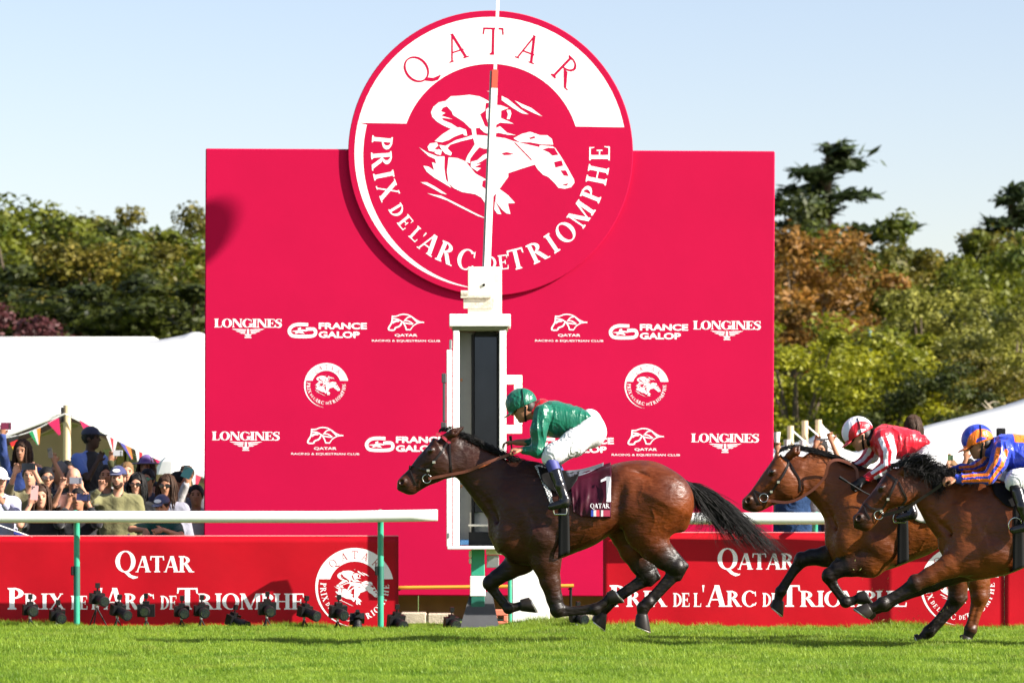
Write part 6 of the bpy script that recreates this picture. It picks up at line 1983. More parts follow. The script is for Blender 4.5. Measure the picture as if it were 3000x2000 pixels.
    if len(sp['cap']) > 1:
        loc = (V - Hc); lf, lr, lu = loc @ f, loc @ r, loc @ u
        rad = np.sqrt((lf + .015)**2 + (lu + .045)**2)
        st = (rad > .056) & (rad < .120)
        edge_ = (lu < -.022)
        ff = ((st | edge_)[Fq].sum(1) >= 2).astype(np.int32)
        hm.data.polygons.foreach_set('material_index', ff)
    # strap over the cap, chin strap, goggles
    def around(pts, w, nm, m):
        Q = cat(pts, 8); h.ribbon.__func__(h, nm, [q for q in Q], w, m, .004, root)
    yv = lambda a_, e_, ex=.006: -math.sqrt(max(.0004, 1 - min(.96, (a_/(sp.get('hr', 47)*U))**2 + (e_/(45*U))**2))) * .105 - ex
    pts = []
    for (a_, e_) in ((-.052, .105), (-.045, .08), (-.035, .045), (-.02, .01), (-.01, -.03)):
        p = Hc + f * a_ * -1 * -1 + u * e_; pts.append((p[0], d + yv(a_, e_), p[2]))
    around(pts, .008, 'cap_strap', M_BLACK)
    e0 = L(-.02, .088, -.01); e1 = L(.012, .072, -.07); e2 = L(.03, .03, -.128)
    around([(e0[0], d + e0[1], e0[2]), (e1[0], d + e1[1], e1[2]), (e2[0], d + e2[1], e2[2])], .018, 'chin_strap', M_BLACK)
    g = MB()
    for sd in (1, -1):
        c = L(.080, .034 * sd, .004); 
        g.lathe(np.array((c[0], c[1] + d, c[2])), unit(f * .7 + r * sd * .7), [(-.02, .034), (0, .034), (.014, .027), (.016, .002)], 16, 1.15, .85, e1=u)
    gg = g.build('goggles', mat('goggle_frame', (.008, .008, .009), .12, coat=.6), root, True)
    if sp.get('lens'):
        c = L(.080, .034, .004); MB().lathe(np.array((c[0], c[1] + d, c[2])) + unit(f*.7 + r*.7) * .017, unit(f*.7 + r*.7), [(0, .016), (.002, .014), (.003, .002)], 14, e1=u).build('goggle_lens', mat('amber_lens', (.55, .5, .05), .15), gg, True)
    around([tuple(L(.06, .083, .004) + (0, d, 0)), tuple(L(.0, .094, .01) + (0, d, 0)), tuple(L(-.07, .085, .02) + (0, d, 0))], .016, 'goggle_strap', M_BLACK)
    # back of the hair
    hb = SDF(hc - .16, hc + .16, .006); hb.ell(L(-.045, 0, -.02), (.062, .076, .075), 0, (f, r, u)); sdf_obj('hair', hb, mat('dark_hair', (.02, .013, .009), .6), root, off)
    return root

BL = mat('navy_sock', (.035, .04, .20), .6); BLK = M_BLACK
SLV = (-.18, -.21)
GREEN = satin('green_silk', (.003, .105, .062)); REDS = satin('red_silk', (.52, .008, .022)); WHITES = satin('white_silk', (.70, .68, .76)); BLUES = satin('royal_blue_silk', (.02, .045, .42)); ORNG = satin('orange_silk', (.80, .17, .012))
j1 = jockey(h1, dict(label='jockey in green silks and green cap crouched on the leading horse', skin='tan', pelvis=(1731,1264), seat=(45,48), head=(1532,1190), pitch=24, helmet=(1527,1181), neck=(1580,1212),
    torso_up=[(1568,1202),(1580,1182),(1601,1174),(1632,1172),(1683,1187),(1725,1204),(1746,1220)], torso_low=[(1572,1238),(1590,1262),(1612,1280),(1640,1284),(1669,1280),(1699,1262),(1738,1234)],
    sleeve=[(1588,1210,-.16,27),(1576,1262,-.21,24),(1574,1322,-.22,20),(1536,1320,-.20,14.5)], sleeve_far=[(1592,1212,.16,26),(1578,1262,.21,22),(1572,1300,.21,18),(1540,1294,.19,13)],
    hand=dict(wrist=(1528,1319,-.20), dir=(-1, .05, .02), n=(-.2, .3, -1), flip=1, curl=80), hand_far=dict(wrist=(1512,1294,.17), dir=(-1, -.1, 0), n=(-.3, 0, -1), flip=-1, curl=45),
    thigh=[(1726,1266,-.09,42),(1680,1297,-.16,35),(1622,1331,-.23,28),(1608,1344,-.24,23)], thigh_far=[(1726,1266,.09,42),(1684,1297,.16,35),(1630,1333,.23,28),(1616,1346,.24,23)],
    shin=[(1611,1346,-.25,20),(1626,1385,-.285,18),(1640,1425,-.315,16.5),(1655,1464,-.335,13.5)], shin_far=[(1619,1348,.25,20),(1638,1385,.285,18),(1648,1425,.315,16.5),(1660,1464,.335,13.5)],
    foot=((1655,1474),(1614,1484)), jacket=[GREEN], cap=[GREEN], collar=((1566,1206),(1590,1190)), collar_m=satin('red_collar', (.5, .01, .02)), sock=BL))
j2 = jockey(h2, dict(label='jockey in red silks with white striped sleeves on the second horse', pelvis=(2728,1338), head=(2517,1274), pitch=30, helmet=(2512,1264), neck=(2560,1292), lens=True, puff=.3,
    torso_up=[(2550,1280),(2560,1257),(2589,1245),(2643,1251),(2691,1267),(2715,1284),(2734,1302)], torso_low=[(2560,1318),(2585,1342),(2611,1346),(2650,1339),(2678,1333),(2705,1320),(2730,1310)],
    sleeve=[(2580,1284,-.16,27),(2593,1325,-.21,24),(2592,1364,-.22,20),(2532,1402,-.19,15)], sleeve_far=[(2572,1290,.16,26),(2556,1330,.21,22),(2536,1352,.21,18),(2492,1374,.18,14)], stripes=((-.62, -.12), (.42, 1.1)), cuff=2.72,
    hand=dict(wrist=(2520,1409,-.19), dir=(-.9, 0, -.4), n=(-.5, .4, -.8), flip=1, curl=70, skin=False), hand_far=dict(wrist=(2482,1380,.17), dir=(-1, 0, -.2), n=(-.2, 0, -1), flip=-1, curl=70, skin=False),
    thigh=[(2724,1338,-.09,42),(2692,1372,-.16,35),(2640,1392,-.23,28),(2630,1400,-.24,23)], thigh_far=[(2724,1338,.09,42),(2692,1372,.16,35),(2640,1392,.23,28),(2630,1400,.24,23)],
    shin=[(2630,1402,-.25,20),(2640,1436,-.285,18),(2650,1470,-.315,16.5),(2660,1500,-.335,13.5)], shin_far=[(2630,1402,.25,20),(2640,1436,.285,18),(2650,1470,.315,16.5),(2660,1500,.335,13.5)],
    foot=((2660,1508),(2622,1518)), jacket=[REDS, WHITES], cap=[WHITES, REDS], collar=((2546,1290),(2566,1276)), collar_m=M_BLACK, sock=BLK))
j3 = jockey(h3, dict(label='jockey in blue silks with orange striped sleeves on the nearest horse', skin='tan', pelvis=(3082,1372), head=(2868,1296), pitch=18, helmet=(2863,1286), neck=(2910,1312), lens=True, puff=.6,
    torso_up=[(2896,1312),(2906,1287),(2930,1274),(2975,1268),(3030,1284),(3066,1306),(3088,1324)], torso_low=[(2905,1345),(2925,1366),(2960,1380),(3000,1378),(3040,1364),(3066,1348),(3086,1338)],
    sleeve=[(2928,1318,-.16,28),(2914,1360,-.21,24),(2886,1400,-.22,20),(2800,1404,-.19,14.5)], sleeve_far=[(2918,1325,.16,26),(2890,1360,.21,22),(2862,1374,.21,18),(2806,1376,.18,14)], stripes=((-.75, -.3), (.15, .6)), cuff=2.9, back_stripe=(2965, 3060, .55),
    hand=dict(wrist=(2792,1404,-.19), dir=(-1, .05, -.02), n=(-.2, .5, -.9), flip=1, curl=62), hand_far=dict(wrist=(2798,1378,.17), dir=(-1, 0, -.1), n=(-.2, 0, -1), flip=-1, curl=70),
    thigh=[(3076,1374,-.09,42),(3030,1392,-.16,36),(2968,1408,-.24,29),(2958,1414,-.25,25)], thigh_far=[(3076,1374,.09,42),(3030,1392,.16,36),(2972,1408,.24,29),(2962,1416,.25,25)],
    shin=[(2958,1416,-.26,21),(2966,1440,-.285,19),(2978,1485,-.32,17.5),(2994,1532,-.34,14)], shin_far=[(2962,1418,.26,21),(2972,1440,.285,19),(2982,1485,.32,17.5),(2996,1532,.34,14)],
    foot=((2994,1542),(2952,1552)), jacket=[BLUES, ORNG], cap=[BLUES, ORNG], collar=((2896,1318),(2918,1304)), collar_m=BLUES, sock=BLK))
def whip(pts, d, label):
    Q = [(XZ(a, b, d)[0], d + y, XZ(a, b, d)[1]) for a, b, y in pts]
    root = empty('whip', Q[0], label, 'whip', 'whips held by the jockeys')
    Q = np.array(Q)
    MB().tube([Q[0], Q[0] + (Q[1]-Q[0])*.35], [.013, .010], 8).build('handle', M_BLACK, root, True); MB().tube([Q[0] + (Q[1]-Q[0])*.34, *Q[1:]], [.007, .006] + [.004]*(len(Q)-2), 6).build('shaft', M_RUBBER, root, True)
whip([(1495,1275,.155), (1503,1345,.15), (1508,1400,.16)], 30.0, 'black whip upright in the far hand of the jockey in green')
whip([(2452,1398,-.22), (2520,1440,-.24), (2600,1480,-.26)], 30.7, 'black whip slanting down from the gloved hand of the jockey in red')

# ------------------------------------------------------------------ the crowd
def ik(S0, H0, l1, l2, pole):
    S0, H0 = np.array(S0, float), np.array(H0, float)
    v = H0 - S0; D = np.linalg.norm(v)
    if D > (l1 + l2) * .995:
        H0 = S0 + v / D * (l1 + l2) * .995; v = H0 - S0; D = np.linalg.norm(v)
    D = max(D, abs(l1 - l2) * 1.05 + .02)
    a = (l1*l1 - l2*l2 + D*D) / (2*D); hgt = math.sqrt(max(0, l1*l1 - a*a))
    n = unit(v); p = np.array(pole, float); p = unit(p - n * (p @ n))
    return S0 + n * a + p * hgt, H0
HAIR = {k: mat('hair_' + k, c, .6, spec=.25, bump=.5, bscale=90) for k, c in dict(brown=(.040, .019, .010), dark=(.009, .006, .005), black=(.005, .0045, .0045), grey=(.14, .135, .13), blond=(.18, .10, .04)).items()}
NP = [0]
def person(px, py, d, label, yaw=0, pitch=0, skin='tan', hair='short', hcol='dark', hat=None, hatcol=(.02, .03, .10), top=(.1, .1, .1), glasses=None, hands=(), sc=.95, mouth=False, build=1.0, beard=False, vest=False, group='spectators behind the left banner', trousers=(.03, .035, .06), logo=None):
    NP[0] += 1
    d = d * 1.0
    x, z = XZ(px, py, d)
    hc = np.array((x, 0, z))
    root = empty('person', (x, d, 0), label, 'person', group)
    off = (0, d, 0)
    fr = frame(yaw, pitch)
    f, r, u = fr
    by = yaw * .6
    bf, br, bu = frame(by)
    B = lambda a, b, e: hc + (bf * a + br * b + np.array((0, 0, 1)) * e) * sc
    arms = []
    for hd in hands:
        sd = hd['side']                       # +1: arm on the photo's left
        hx, hz = XZ(hd['at'][0], hd['at'][1], d)
        H0 = np.array((hx, -hd.get('out', .25), hz))
        S0 = B(-.03, .185 * sd * build, -.255)
        E0, H0 = ik(S0, H0, .29 * sc, .27 * sc, hd.get('pole', (-.5 * sd, -.1, -1)))
        arms.append((S0, E0, H0, hd))
    used = {hd['side'] for hd in hands}
    for sd in (-1, 1):
        if sd not in used:
            S0 = B(-.03, .185 * sd * build, -.255); arms.append((S0, B(-.05, .24 * sd * build, -.56), B(.06, .22 * sd * build, -.80), None))
    pts = np.array([a for arm in arms for a in arm[:3]] + [hc])
    lo = pts.min(0) - .20; hi = pts.max(0) + .20
    lo[2] = min(lo[2], hc[2] - .80 * sc); lo[0] = min(lo[0], hc[0] - .32); hi[0] = max(hi[0], hc[0] + .32); lo[1] = min(lo[1], -.22); hi[1] = max(hi[1], .24); hi[2] = max(hi[2], hc[2] + .2)
    lo[2] = max(lo[2], .02)
    S = SDF(lo, hi, .0128)
    L = add_head(S, hc, fr, sc, True, mouth)
    S.cone(L(-.012, 0, -.07), B(-.03, 0, -.22), .052*sc, .060*sc, .03)
    S.chain([(*B(-.03, 0, -.27), .085*sc), (*B(-.03, 0, -.45), .10*sc), (*B(-.02, 0, -.72), .10*sc)], .05)
    S.cone(B(-.03, .15*build, -.29), B(-.03, -.15*build, -.29), .055*sc, .055*sc, .05)
    for S0, E0, H0, hd in arms:
        w = H0 - unit(H0 - E0) * .02
        S.chain([(*S0, .047*sc), (*E0, .037*sc), (*w, .026*sc)], .02)
        dirv = unit(H0 - E0)
        if hd and hd.get('dir') is not None: dirv = unit(np.array(hd['dir'], float))
        n = hd.get('n', (0, -1, .1)) if hd else (0, -1, 0)
        add_hand(S, w, dirv, n, hd.get('flip', 1) if hd else 1, hd.get('curl', 40) if hd else 35, sc * 1.02)
    sdf_obj('body', S, SKIN[skin], root, off)
    # shirt
    T = SDF(lo - .03, hi + .03, .0142)
    T.chain([(*B(-.03, 0, -.235), .095*sc), (*B(-.03, 0, -.45), .125*sc), (*B(-.02, 0, -.74), .125*sc)], .05)
    for sd in (-1, 1): T.chain([(*B(-.03, .11*sd*build, -.275), .085*sc), (*B(-.02, .11*sd*build, -.48), .10*sc), (*B(-.02, .08*sd*build, -.74), .10*sc)], .05)
    T.cone(B(-.035, .165*build, -.245), B(-.035, -.165*build, -.245), .060*sc, .060*sc, .06)
    T.cone(B(-.03, 0, -.20), B(-.03, 0, -.26), .066*sc, .085*sc, .05)
    slv = (hands[0].get('sleeve') if hands else None) or .78
    for S0, E0, H0, hd in arms:
        k = (hd or {}).get('sleeve', .78)
        T.chain([(*S0, .066*sc), (*E0, .056*sc)] if k > .3 else [(*S0, .066*sc), (*(S0 + (E0 - S0) * .6), .060*sc)], .035)
        if k > .3: T.cone(E0, E0 + (H0 - E0) * k, .056*sc, .044*sc, .02)
    T.ell(L(.02, 0, -.165), (.050, .050, .05), .015, None, True)
    fw = folds(38, .007, (.4, .3, .85), NP[0]); 
    top = tuple(c * .85 for c in top)
    mcol = mat('top_%d' % NP[0], top, .8, spec=.2, sheen=.2, var=.12, vscale=14, bump=.3, bscale=40)
    sdf_obj('shirt', T, mcol, root, off, 1, fw)
    if vest:
        G = SDF(lo - .03, hi + .03, .012)
        G.chain([(*B(-.03, 0, -.235), .107*sc), (*B(-.03, 0, -.45), .140*sc), (*B(-.02, 0, -.74), .140*sc)], .05)
        for sd in (-1, 1): G.chain([(*B(-.03, .09*sd*build, -.27), .088*sc), (*B(-.02, .11*sd*build, -.48), .112*sc), (*B(-.02, .08*sd*build, -.74), .112*sc)], .05)
        sdf_obj('vest', G, mat('black_vest', (.010, .010, .012), .8), root, off, 1, fw)
    # legs and shoes down to the ground
    hipz = max(.25, hc[2] - .70 * sc)
    tm = mat('trousers_%d' % (NP[0] % 5), trousers, .85)
    g = MB()
    for sd in (-1, 1):
        hp = B(-.02, .095*sd, 0); 
        g.tube([(hp[0], d + hp[1], hipz + .08), (hp[0], d + hp[1] - .01, hipz * .52), (hp[0], d + hp[1], .07)], [.105*sc, .075*sc, .055*sc], 10)
    g.build('trousers', tm, root, True)
    for sd in (-1, 1):
        hp = B(-.02, .095*sd, 0)
        MB().tube([(hp[0], d + hp[1] + .06, .045), (hp[0], d + hp[1] - .08, .04), (hp[0], d + hp[1] - .17, .03)], [.045, .045, .028], 8).build('shoe', M_BLACK, root, True)
    # hair
    if hair:
        A = SDF(hc - .42, hc + .26, .013)
        grow = .009 if hair == 'short' else .012
        A.ell(L(-.012, 0, .024), ((.100 + grow)*sc, (.079 + grow)*sc, (.099 + grow)*sc), 0, (f, r, u))
        if hair == 'long':
            A.chain([(*L(-.07, 0, 0), .06*sc), (*L(-.085, 0, -.16), .045*sc)], .03)
            rg = np.random.default_rng(NP[0]); lk = MB()
            for q in range(170):
                ph = R(rg.uniform(48, 180)) * (1 if q % 2 else -1)
                kk = rg.uniform(1.03, 1.16); end = rg.uniform(.16, .33); wv = rg.normal() * .012; wl = rg.normal() * .014
                pts_ = []
                for pol in (12, 45, 78):
                    st_ = math.sin(R(pol)); pts_.append(L(-.012 + .108*kk*st_*math.cos(ph), .088*kk*st_*math.sin(ph), .022 + .106*kk*math.cos(R(pol))))
                b_ = pts_[-1]
                for t_, dz_ in ((.35, .35), (.7, .7), (1, 1)):
                    pts_.append(b_ + (r * math.sin(ph) * (.012*t_ + wv*math.sin(t_*3)) + f * (.015*t_ + wl*math.sin(t_*4)))*sc + np.array((0, 0, -end*dz_))*sc)
                lk.tube([(v[0], v[1] + d, v[2]) for v in pts_], [.007, .0085, .0085, .0075, .006, .002], 3)
            lk.build('hair_locks', HAIR[hcol], root, True)
        A.ell(L(.095, 0, -.035), (.088*sc, .072*sc, .098*sc), .012, (f, r, u), True)
        A.ell(L(.02, 0, -.16), (.07*sc, .06*sc, .10*sc), .012, (f, r, u), True)
        hf = folds(150, .009, tuple(unit(r + u * .15)), NP[0], .5)
        sdf_obj('hair', A, HAIR[hcol], root, off, 1, hf)
    for sd in (-1, 1):
        e = L(.083, .031*sd, .004); MB().ell((e[0], e[1] + d, e[2]), (.011*sc, .011*sc, .008*sc), 10, 6).build('eye', mat('eye_dark', (.02, .014, .01), .2), root, True)
    for sd in (-1, 1):
        e, e2 = L(.094, .016*sd, .024), L(.086, .046*sd, .026); MB().tube([(e[0], e[1] + d, e[2]), (e2[0], e2[1] + d, e2[2])], [.0045*sc, .0035*sc], 5).build('eyebrow', HAIR[hcol], root)
    if not mouth:
        e = L(.090, 0, -.060); MB().ell((e[0], e[1] + d, e[2]), (.020*sc, .008*sc, .005*sc), 10, 6).build('lips', mat('lip_colour', (.24, .07, .055), .5), root, True)
    if beard:
        A = SDF(hc - .22, hc + .2, .009); A.cone(L(.030, 0, -.084), L(.064, 0, -.102), .047*sc, .027*sc); A.ell(L(.040, 0, -.062), (.055*sc, .062*sc, .05*sc), .02, (f, r, u)); A.ell(L(.09, 0, -.045), (.05, .034, .030), .008, (f, r, u), True)
        sdf_obj('beard', A, HAIR[hcol], root, off)
    if mouth:
        e = L(.078, 0, -.062); MB().ell((e[0], e[1] + d, e[2]), (.02*sc, .008, .010*sc), 10, 6).build('mouth', mat('mouth_dark', (.10, .02, .018), .5), root, True)
    if glasses:
        g = MB(); gm = mat('shades_%s' % glasses, {'black': (.01, .01, .012), 'green': (.01, .20, .11), 'clear': (.05, .04, .04)}[glasses], .08, coat=1)
        for sd in (-1, 1):
            c = L(.098, .035*sd, .002); g.lathe(np.array((c[0], c[1] + d, c[2])), f, [(-.004, .024), (.003, .024), (.005, .018)], 12, 1.25, .9, e1=u)
        c = L(.103, 0, .006); g.obox(np.array((c[0], c[1] + d, c[2])), (r, f, u), (.014, .003, .004))
        for sd in (-1, 1):
            a, b = L(.098, .064*sd, .008), L(-.01, .083*sd, .008); g.tube([(a[0], a[1] + d, a[2]), (b[0], b[1] + d, b[2])], .004, 5)
        g.build('sunglasses' if glasses != 'clear' else 'glasses', gm, root, False)
    if hat:
        hmm = mat('hat_%d' % NP[0], hatcol, .75, sheen=.2, bump=.2, bscale=60)
        A = SDF(hc - .30, hc + .30, .0095)
        A.ell(L(-.01, 0, .030), (.118*sc, .096*sc, (.112 if hat != 'brim' else .125)*sc), 0, (f, r, u))
        X, Y, Z = A._co((slice(None),)*3)
        A.F = np.maximum(A.F, -((X - hc[0])*u[0] + (Y - hc[1])*u[1] + (Z - hc[2])*u[2]) + .040*sc).astype(np.float32)
        if hat == 'cap': A.ell(L(.135, 0, .038), (.070*sc, .075*sc, .009*sc), .008, (unit(f - u*.12), r, unit(u + f*.12)))
        if hat == 'brim': A.ell(L(0, 0, .045), (.185*sc, .175*sc, .010*sc), .008, (f, r, u))
        ho = sdf_obj('cap' if hat == 'cap' else 'hat', A, hmm, root, off)
        if logo:
            c = L(.108, 0, .082); MB().lathe(np.array((c[0], c[1] + d, c[2])), unit(f*.8 + u*.5), [(-.006, .028), (.004, .028), (.006, .002)], 14, 1.4, .75, e1=u).build('cap_badge', M_WHITEP, ho)
    NP.append(arms)
    return root, arms
def phone(px, py, d, out, label, col, w=.15, hgt=.075, roll=0, yaw=0, back=True, group=None):
    x, z = XZ(px, py, d)
    root = empty('phone', (x, d - out, z - hgt/2), label, 'phone', group or 'phones held up by spectators')
    Mx = Matrix.Rotation(R(yaw), 3, 'Z') @ Matrix.Rotation(R(roll), 3, 'Y')
    r, f, u = [np.array(Mx @ Vector(v)) for v in ((1, 0, 0), (0, -1, 0), (0, 0, 1))]
    c = np.array((x, d - out, z))
    MB().obox(c, (r, f, u), (w/2, .004, hgt/2)).build('case', mat('phone_%.2f_%.2f_%.2f' % col, col, .35), root)
    for k in range(3):
        p = c + r * (w/2 - .016) * (1 if w > hgt else -1) + u * ((hgt/2 - .016) - k * .02 if w > hgt else (hgt/2 - .014 - .018 * (k // 2))) + f * .004 + (r * .018 * (k % 2) if w <= hgt else 0)
        MB().lathe(p, f, [(0, .0075), (.003, .0075), (.0035, .001)], 10).build('camera_lens', mat('lens_glass', (.01, .012, .02)), root)
LD = 38.0
# --- behind the left banner
person(66, 1322, 39.2, 'woman with long brown hair and blue top, sunglasses on her head, arm stretched up', yaw=-12, skin='tan', hair='long', hcol='brown', top=(.03, .06, .22), mouth=False, hands=[dict(side=1, at=(16, 1268), out=.25, sleeve=.85, curl=60, dir=(.1, 0, 1))])
phone(30, 1250, 39.0, .32, 'maroon phone held highest at the left edge', (.16, .015, .05), .11, .075)
person(-2, 1405, 37.6, 'man in a white cap with a dark peak at the left edge', yaw=30, pitch=8, skin='fair', hat='cap', hatcol=(.72, .70, .70), top=(.45, .45, .60), hands=[dict(side=-1, at=(18, 1470), out=.28, curl=70)])
person(88, 1392, 38.2, 'person in an olive jacket with a phone held level in both hands over the face', yaw=0, skin='fair', hair='short', hcol='brown', top=(.16, .14, .07), hands=[dict(side=1, at=(58, 1382), out=.34, sleeve=.35, curl=55, dir=(.35, -.1, 1)), dict(side=-1, at=(112, 1380), out=.34, sleeve=.35, curl=55, flip=-1, dir=(-.3, -.1, 1))])
phone(84, 1366, 37.8, .0, 'dark phone held level in two hands', (.02, .025, .04), .145, .072)
person(136, 1400, 38.6, 'dark-haired woman with glasses half hidden behind the woman with the pink phone', yaw=20, skin='tan', hair='short', hcol='black', glasses='clear', top=(.02, .02, .025))
person(172, 1382, 39.4, 'grey-haired man looking away behind the raised hand', yaw=-50, skin='tan', hair='short', hcol='grey', top=(.05, .05, .06), hands=[dict(side=-1, at=(168, 1352), out=.3, sleeve=.1, curl=65, dir=(-.15, 0, 1))])
phone(158, 1328, 38.9, .32, 'slim dark phone upright in one raised hand', (.05, .045, .045), .05, .11, roll=-8)
person(120, 1455, 37.3, 'woman with brown hair looking over a pink phone just behind the rail', yaw=8, skin='fair', hair='long', hcol='brown', top=(.02, .02, .022), hands=[dict(side=1, at=(100, 1472), out=.22, sleeve=.2, curl=60, dir=(.15, 0, 1))], sc=.97)
phone(106, 1443, 37.15, .14, 'pale pink phone held upright before a face', (.70, .38, .36), .075, .15, roll=4)
person(216, 1400, 38.5, 'person with a shaved head whose two hands hold a grey phone up', yaw=0, pitch=14, skin='fair', hair=None, top=(.12, .05, .04), hands=[dict(side=1, at=(194, 1424), out=.36, sleeve=.15, curl=55, dir=(.3, 0, 1)), dict(side=-1, at=(248, 1424), out=.36, sleeve=.15, curl=55, flip=-1, dir=(-.3, 0, 1))])
phone(222, 1407, 38.05, .0, 'grey phone held level by two pale hands', (.22, .22, .26), .13, .068)
person(228, 1462, 37.3, 'dark-haired man sighting through a navy phone just above the rail', yaw=0, skin='tan', hair='short', hcol='dark', top=(.015, .015, .018), hands=[dict(side=-1, at=(262, 1468), out=.22, sleeve=.6, curl=60, flip=-1, dir=(-.2, 0, 1)), dict(side=1, at=(212, 1470), out=.22, sleeve=.6, curl=60, dir=(.2, 0, 1))])
phone(246, 1456, 37.1, .05, 'navy phone held level before the dark-haired man', (.02, .025, .09), .14, .07, roll=3)
person(268, 1283, 39.6, 'photographer in a navy cap and pale blue shirt turned right above the crowd', yaw=78, pitch=0, skin='dark', hair='short', hcol='black', hat='cap', hatcol=(.012, .016, .045), top=(.12, .20, .52), hands=[dict(side=1, at=(296, 1345), out=.2, sleeve=.1, curl=50)], build=1.1, vest=True)
tag(MB().bbox((XZ(268,0,39.6)[0] - .3, 39.3, 0), (XZ(268,0,39.6)[0] + .3, 39.9, .28), .02).build('step_box', M_BLACK, None), 'black equipment box the photographer in the navy cap stands on', 'box')
person(346, 1400, 37.7, 'bearded man in an olive shirt and navy cap with a raised fist', yaw=-4, skin='fair', hair='short', hcol='brown', hat='cap', hatcol=(.015, .022, .10), top=(.20, .19, .085), mouth=True, logo=True, beard=True, hands=[dict(side=1, at=(312, 1428), out=.3, sleeve=.7, curl=95, dir=(0, -.15, 1), pole=(-1, -.1, -.6))], build=1.15)
person(312, 1392, 39.0, 'person in a dark green jacket reaching a phone up behind the man with the fist', yaw=0, skin='tan', hair='short', hcol='dark', top=(.07, .075, .03), hands=[dict(side=-1, at=(330, 1345), out=.3, sleeve=.85, curl=60, dir=(.2, 0, 1))])
phone(353, 1328, 38.5, .25, 'pale grey phone held level above the navy cap', (.45, .45, .47), .10, .06)
person(402, 1420, 38.0, 'woman with long dark hair and large black sunglasses beside the man with the fist', yaw=-8, skin='fair', hair='long', hcol='black', glasses='black', top=(.014, .014, .016), mouth=True)
person(428, 1368, 40.6, 'person in a wide purple hat at the back', yaw=-5, skin='tan', hair='long', hcol='brown', hat='brim', hatcol=(.10, .05, .20), top=(.2, .18, .25))
person(432, 1404, 39.0, 'person with green mirrored sunglasses behind the dark-haired woman', yaw=-15, skin='tan', hair='short', hcol='black', glasses='green', top=(.04, .04, .06))
person(489, 1424, 38.0, 'cheering woman with brown hair and sunglasses in a grey top', yaw=-10, skin='tan', hair='long', hcol='brown', glasses='black', top=(.28, .28, .34), mouth=True)
person(474, 1482, 37.2, 'child in a navy cap and green shirt leaning on the banner', yaw=-18, pitch=12, skin='tan', hair='short', hcol='dark', hat='cap', hatcol=(.02, .035, .10), top=(.006, .06, .045), sc=.88, logo=True, hands=[dict(side=1, at=(440, 1552), out=.30, sleeve=.1, curl=30, dir=(.3, -.2, -1), pole=(-1, 0, 0)), dict(side=-1, at=(480, 1548), out=.32, sleeve=.1, curl=30, dir=(-1, -.3, -.3), pole=(1, 0, -.5))])
person(524, 1412, 39.2, 'dark-haired person looking away behind the cheering woman', yaw=80, skin='tan', hair='short', hcol='dark', top=(.07, .07, .10))
person(575, 1450, 38.6, 'person in a white sleeve reaching a green-blue object up at the backdrop edge', yaw=0, skin='tan', hair='short', hcol='dark', top=(.48, .46, .46), hands=[dict(side=1, at=(556, 1402), out=.25, sleeve=.7, curl=60, dir=(.05, 0, 1))])
phone(556, 1385, 38.0, .3, 'dark teal phone case held up beside the backdrop', (.01, .06, .075), .10, .12, roll=25)
for i, (a, b, dd, hc_, tp, sk) in enumerate(((20, 1430, 40.2, 'dark', (.03, .05, .14), 'tan'), (150, 1440, 40.0, 'black', (.02, .02, .03), 'brown'), (270, 1405, 40.4, 'dark', (.09, .05, .04), 'tan'), (382, 1440, 40.2, 'brown', (.03, .03, .03), 'fair'), (452, 1440, 40.0, 'dark', (.05, .06, .14), 'tan'), (560, 1455, 40.6, 'brown', (.03, .03, .05), 'tan'), (300, 1455, 39.6, 'dark', (.04, .045, .02), 'tan'), (108, 1388, 41.2, 'brown', (.45, .45, .5), 'fair'), (200, 1378, 41.4, 'black', (.03, .03, .03), 'brown'), (244, 1392, 41.0, 'dark', (.35, .05, .06), 'tan'), (372, 1382, 41.3, 'blond', (.5, .48, .45), 'fair'), (545, 1392, 41.5, 'brown', (.12, .12, .14), 'tan'), (40, 1378, 41.0, 'black', (.04, .05, .03), 'tan'))):
    person(a, b, dd, ['dark-haired spectator at the back left', 'dark-skinned spectator behind the grey-haired man', 'spectator behind the photographer', 'brown-haired spectator between the dark-haired woman and the man with the fist', 'spectator behind the green sunglasses', 'spectator in the last row beside the backdrop', 'spectator behind the raised fist', 'fair spectator in the last row behind the level dark phone', 'black-haired spectator in the last row under the tent pole', 'spectator in the last row below the photographer', 'fair spectator in the last row left of the purple hat', 'spectator in the last row under the raised teal phone case', 'black-haired spectator in the last row at the left edge'][i], yaw=random.uniform(-30, 30), skin=sk, hair='short', hcol=hc_, top=tp)
fg = empty('hand_flag', W(60, 1560, 37.0), 'small blue and white flag on a stick lying over the left banner edge', 'flag')
MB().tube([W(-20, 1532, 36.9), W(130, 1585, 36.9)], .008, 6).build('stick', M_WHITEP, fg); V = [W(40, 1556, 36.92), W(105, 1576, 36.92), W(92, 1582, 36.92), W(40, 1572, 36.92)]; V2 = [(a, b + .006, c) for a, b, c in V]
obj_from('cloth', V + V2, [(0,1,2,3), (7,6,5,4), (0,4,5,1), (1,5,6,2), (2,6,7,3), (3,7,4,0)], mat('flag_blue', (.03, .05, .3), .7), fg)
